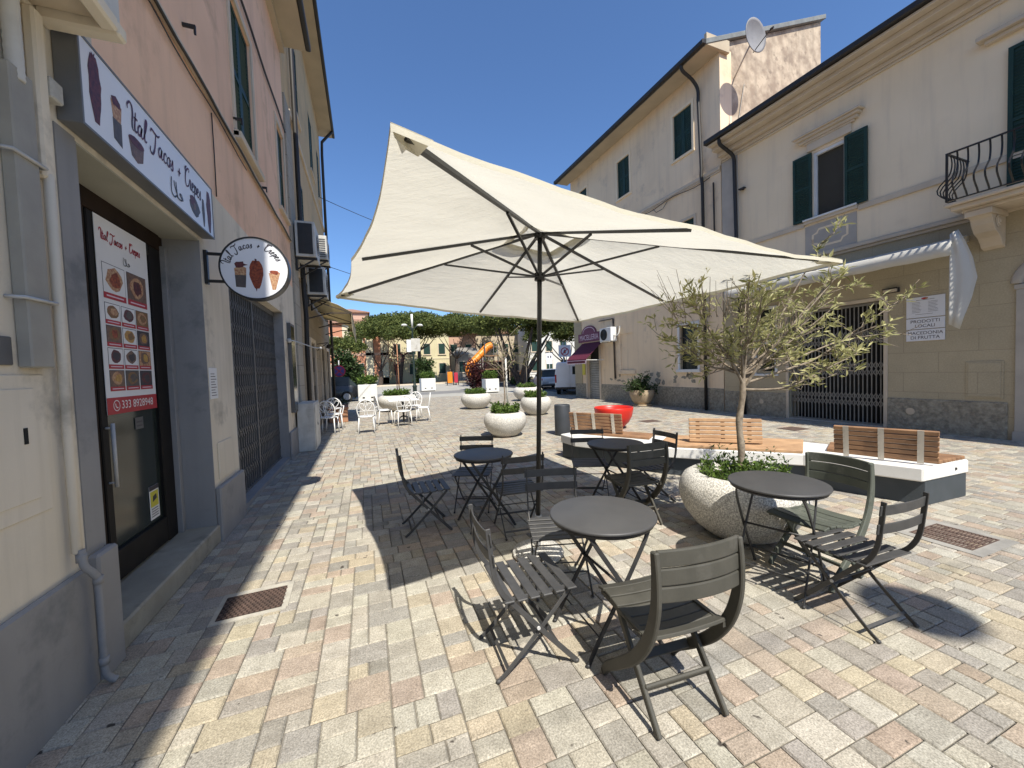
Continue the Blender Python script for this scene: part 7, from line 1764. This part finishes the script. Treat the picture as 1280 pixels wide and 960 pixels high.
far_house('town_house', 'taller salmon house rising over the roof of the orange facade', -12.0, 0.7, 75, 12.6, M['b_pink'], rowof((-4, -1, 2, 5), (9.4,)), roof='roof_tile')
far_house('town_house', 'pale yellow house behind the middle pines', 3.5, 13.4, 66, 8.6, M['b_yellow'], rowof((-3.6, -1.2, 1.2, 3.7), (1.3, 4.6)), bands=[(-4.95, 3.75, 4.95, 3.95, 'b_cream')])
far_house('town_house', 'narrow pink house between the yellow house and the stone tower', 14.0, 19.2, 70, 8.2, M['b_pink'], rowof((-1.5, 1.2), (1.3, 4.7)))
far_house('stone_tower', 'low grey stone building with a flat top behind the playground', 13.6, 18.4, 62.5, 4.1, M['b_grey'], [(-1.2, 1.4), (0.9, 1.6)], depth=4, roof='b_grey', overhang=0.05)
far_house('town_house', 'beige house with a low tiled roof behind the orange tube slide', 19.8, 29.0, 72, 8.6, M['b_beige'], rowof((-3.4, -1.0, 1.4, 3.6), (1.3, 4.9)))
far_house('town_house', 'white house behind the splayed pine', 26.5, 36.0, 62, 9.5, M['b_white'], rowof((-3.4, -0.8, 1.8), (1.2, 4.6)), rz=-0.2)
far_house('town_house', 'cream house at the end of the side road behind the parked cars', 35.0, 50.0, 58, 10.5, M['b_cream'], rowof((-6, -3, 0, 3, 6), (1.2, 4.8)), rz=-0.45)

# ------------------------------------------------------------------ playground
def playground():
    b = empty('playground_tower', (12.9, 45.0, 0), 0.0, 'playground tower with an orange tube slide', 'play tower')
    m = MB(); m.tube(catmull([(1.5, 0.3, 4.55), (0.9, 0.2, 4.3), (0.1, 0, 3.55), (-0.8, -0.2, 2.75), (-1.5, -0.5, 2.1), (-1.7, -1.1, 1.3), (-1.2, -1.6, 0.6)], 6), 0.43, 16); 
    for k in range(5): t = k / 4; c = Vector((0.85 - 2.0 * t, 0.19 - 0.5 * t, 4.25 - 1.85 * t)); d = Vector((-0.73, -0.15, -0.67)).normalized(); m.tube([c - d * 0.04, c + d * 0.04], 0.46, 16)
    m.build('tube_slide', M['orange'], b)
    for (x, y) in ((0.4, -0.6), (2.0, -0.6), (0.4, 1.0), (2.0, 1.0)):
        m = MB(); m.tube([(x, y, 0), (x, y, 4.9)], 0.07, 8); m.build('post', M['dark_grey'], b)
    m = MB(); m.box(0.3, -0.7, 3.2, 2.1, 1.1, 3.32); m.box(0.3, -0.7, 1.6, 2.1, 1.1, 1.7); m.build('platform', M['wood'], b)
    m = MB(); m.box(0.35, -0.66, 1.7, 2.05, -0.62, 2.5); m.build('side_panel', M['wood_door'], b)
    b = empty('activity_wall', (8.9, 43.0, 0), 0.2, 'orange and red play panels beside the tall bare pine trunk', 'activity wall')
    m = MB(); m.box(-0.5, -0.05, 0.25, 0.1, 0.05, 1.5); m.build('panel', M['orange'], b, bevel=0.04)
    m = MB(); m.box(0.3, -0.05, 0.25, 0.75, 0.05, 1.4); m.build('panel', M['sign_red'], b, bevel=0.04)
    m = MB()
    for x in (-0.55, 0.2, 0.8): m.tube([(x, 0, 0), (x, 0, 1.6)], 0.05, 8)
    m.build('post', M['dark_grey'], b)
    b = empty('spring_rider', (15.9, 40.0, 0), 0.3, 'small orange spring rider near the splayed pine', 'spring rider')
    m = MB(); m.lathe([(0.22, 0.0), (0.22, 0.04), (0.08, 0.06), (0.08, 0.45), (0.02, 0.46)], 12); m.build('spring', M['gutter'], b)
    m = MB(); m.ball((0, 0, 0.85), (0.42, 0.16, 0.42), 14); m.ball((0.35, 0, 1.25), (0.22, 0.13, 0.25), 12); m.build('body', M['orange'], b)
    b = empty('play_shelter', (16.2, 47.0, 0), 0.0, 'dark timber play hut with two openings behind the tube slide', 'play hut')
    m = MB()
    for (x0, x1) in ((-1.6, -1.2), (-0.2, 0.2), (1.2, 1.6)): m.box(x0, 0, 0, x1, 0.12, 2.3)
    m.box(-1.6, 0, 2.3, 1.6, 0.12, 2.6); m.box(-1.6, 1.5, 0, 1.6, 1.6, 2.6); m.build('frame', M['wood_door'], b)
    m = MB(); m.box(-1.8, -0.3, 2.605, 1.8, 1.9, 2.72); m.build('roof', M['roof_tile'], b)
    # low railing of the park
    b = empty('park_railing', (13.5, 38.5, 0), 0.0, 'low dark railing along the park edge under the splayed pine', 'railing')
    m = MB()
    for k in range(23): m.tube([(-4.4 + k * 0.4, 0, 0), (-4.4 + k * 0.4, 0, 0.9)], 0.018, 5)
    m.tube([(-4.4, 0, 0.9), (4.4, 0, 0.9)], 0.025, 6); m.tube([(-4.4, 0, 0.15), (4.4, 0, 0.15)], 0.02, 6); m.build('bars', M['gutter'], b)
    bush((14.6, 36.5, 0), 1.3, 0.5, 'low dark hedge clump at the foot of the splayed pine', 'leaf_dark', 900, 0.22, 66, 'hedge')
    bush((21.5, 40.5, 0), 1.3, 0.9, 'loose grey-green bush beyond the silver car', 'leaf_dark', 900, 0.25, 67)
playground()
def misc_back():
    # sapling row in the square
    for i, (x, y, h, l) in enumerate(((11.2, 32.0, 3.4, 'slender young street tree with thin pale leaves before the play hut'), (12.6, 30.2, 3.0, 'slender young street tree with thin pale leaves nearer the parked car'))):
        b = empty('young_tree', (x, y, 0), 0, l, 'tree'); q = random.Random(90 + i); m = MB(); L = MB()
        m.tube([(0, 0, 0), (0.03, 0, h * 0.6), (0, 0, h)], [0.05, 0.04, 0.015], 7)
        for k in range(16):
            z = h * q.uniform(0.5, 0.98); a = q.uniform(0, 6.28); e = Vector((0.9 * math.cos(a), 0.9 * math.sin(a), z + q.uniform(0.2, 0.8))); s = Vector((0, 0, z)); m.tube([s, s.lerp(e, 0.5), e], [0.018, 0.01, 0.005], 5)
            for j in range(18): leaf(L, s.lerp(e, q.uniform(0.2, 1.1)) + Vector((q.gauss(0, 0.1), q.gauss(0, 0.1), q.gauss(0, 0.1))), Vector((q.uniform(-1, 1), q.uniform(-1, 1), q.uniform(-0.3, 1))), 0.12, 0.06, q)
        m.build('trunk', M['bark_pale'], b); L.build('crown', M['leaf_spring'], b)
    b = empty('terracotta_trough', (-0.95, 14.6, 0), 0.05, 'terracotta planting trough in the wall shade behind the white armchairs', 'trough')
    m = MB(); m.box(-0.28, -0.75, 0, 0.28, 0.75, 0.42); m.box(-0.31, -0.78, 0.42, 0.31, 0.78, 0.50); m.build('trough', M['terracotta'], b, bevel=0.015)
    p = low_plants(0.26, 0.35, 300, 77, 0.08); o = p.build('plants', M['leaf_dark'], b, (0, 0, 0.48)); o['kind'] = 'stuff'
misc_back()

# unseen lamp-shaped blocker, added behind the viewer to cast a shadow on the setts
def pendant_blocker():
    b = empty('pendant_shadow_blocker', (3.17, -4.2, 7.6), 0, 'added shadow blocker shaped like a hung lamp, out of view behind the terrace', 'street lamp')
    m = MB(); m.lathe([(0.0, -0.16), (0.20, -0.14), (0.27, -0.06), (0.25, 0.02), (0.12, 0.08), (0.05, 0.16), (0.0, 0.18)], 24); m.build('blocker_body', M['lamp_green'], b)
    m = MB(); pts = [(-4.5 + 11.6 * i / 16, 0.0, 0.18 + 0.02 * (i - 6.2) ** 2 / 5) for i in range(17)]; m.tube(pts, 0.008, 5); m.build('cable', M['gutter'], b)
pendant_blocker()
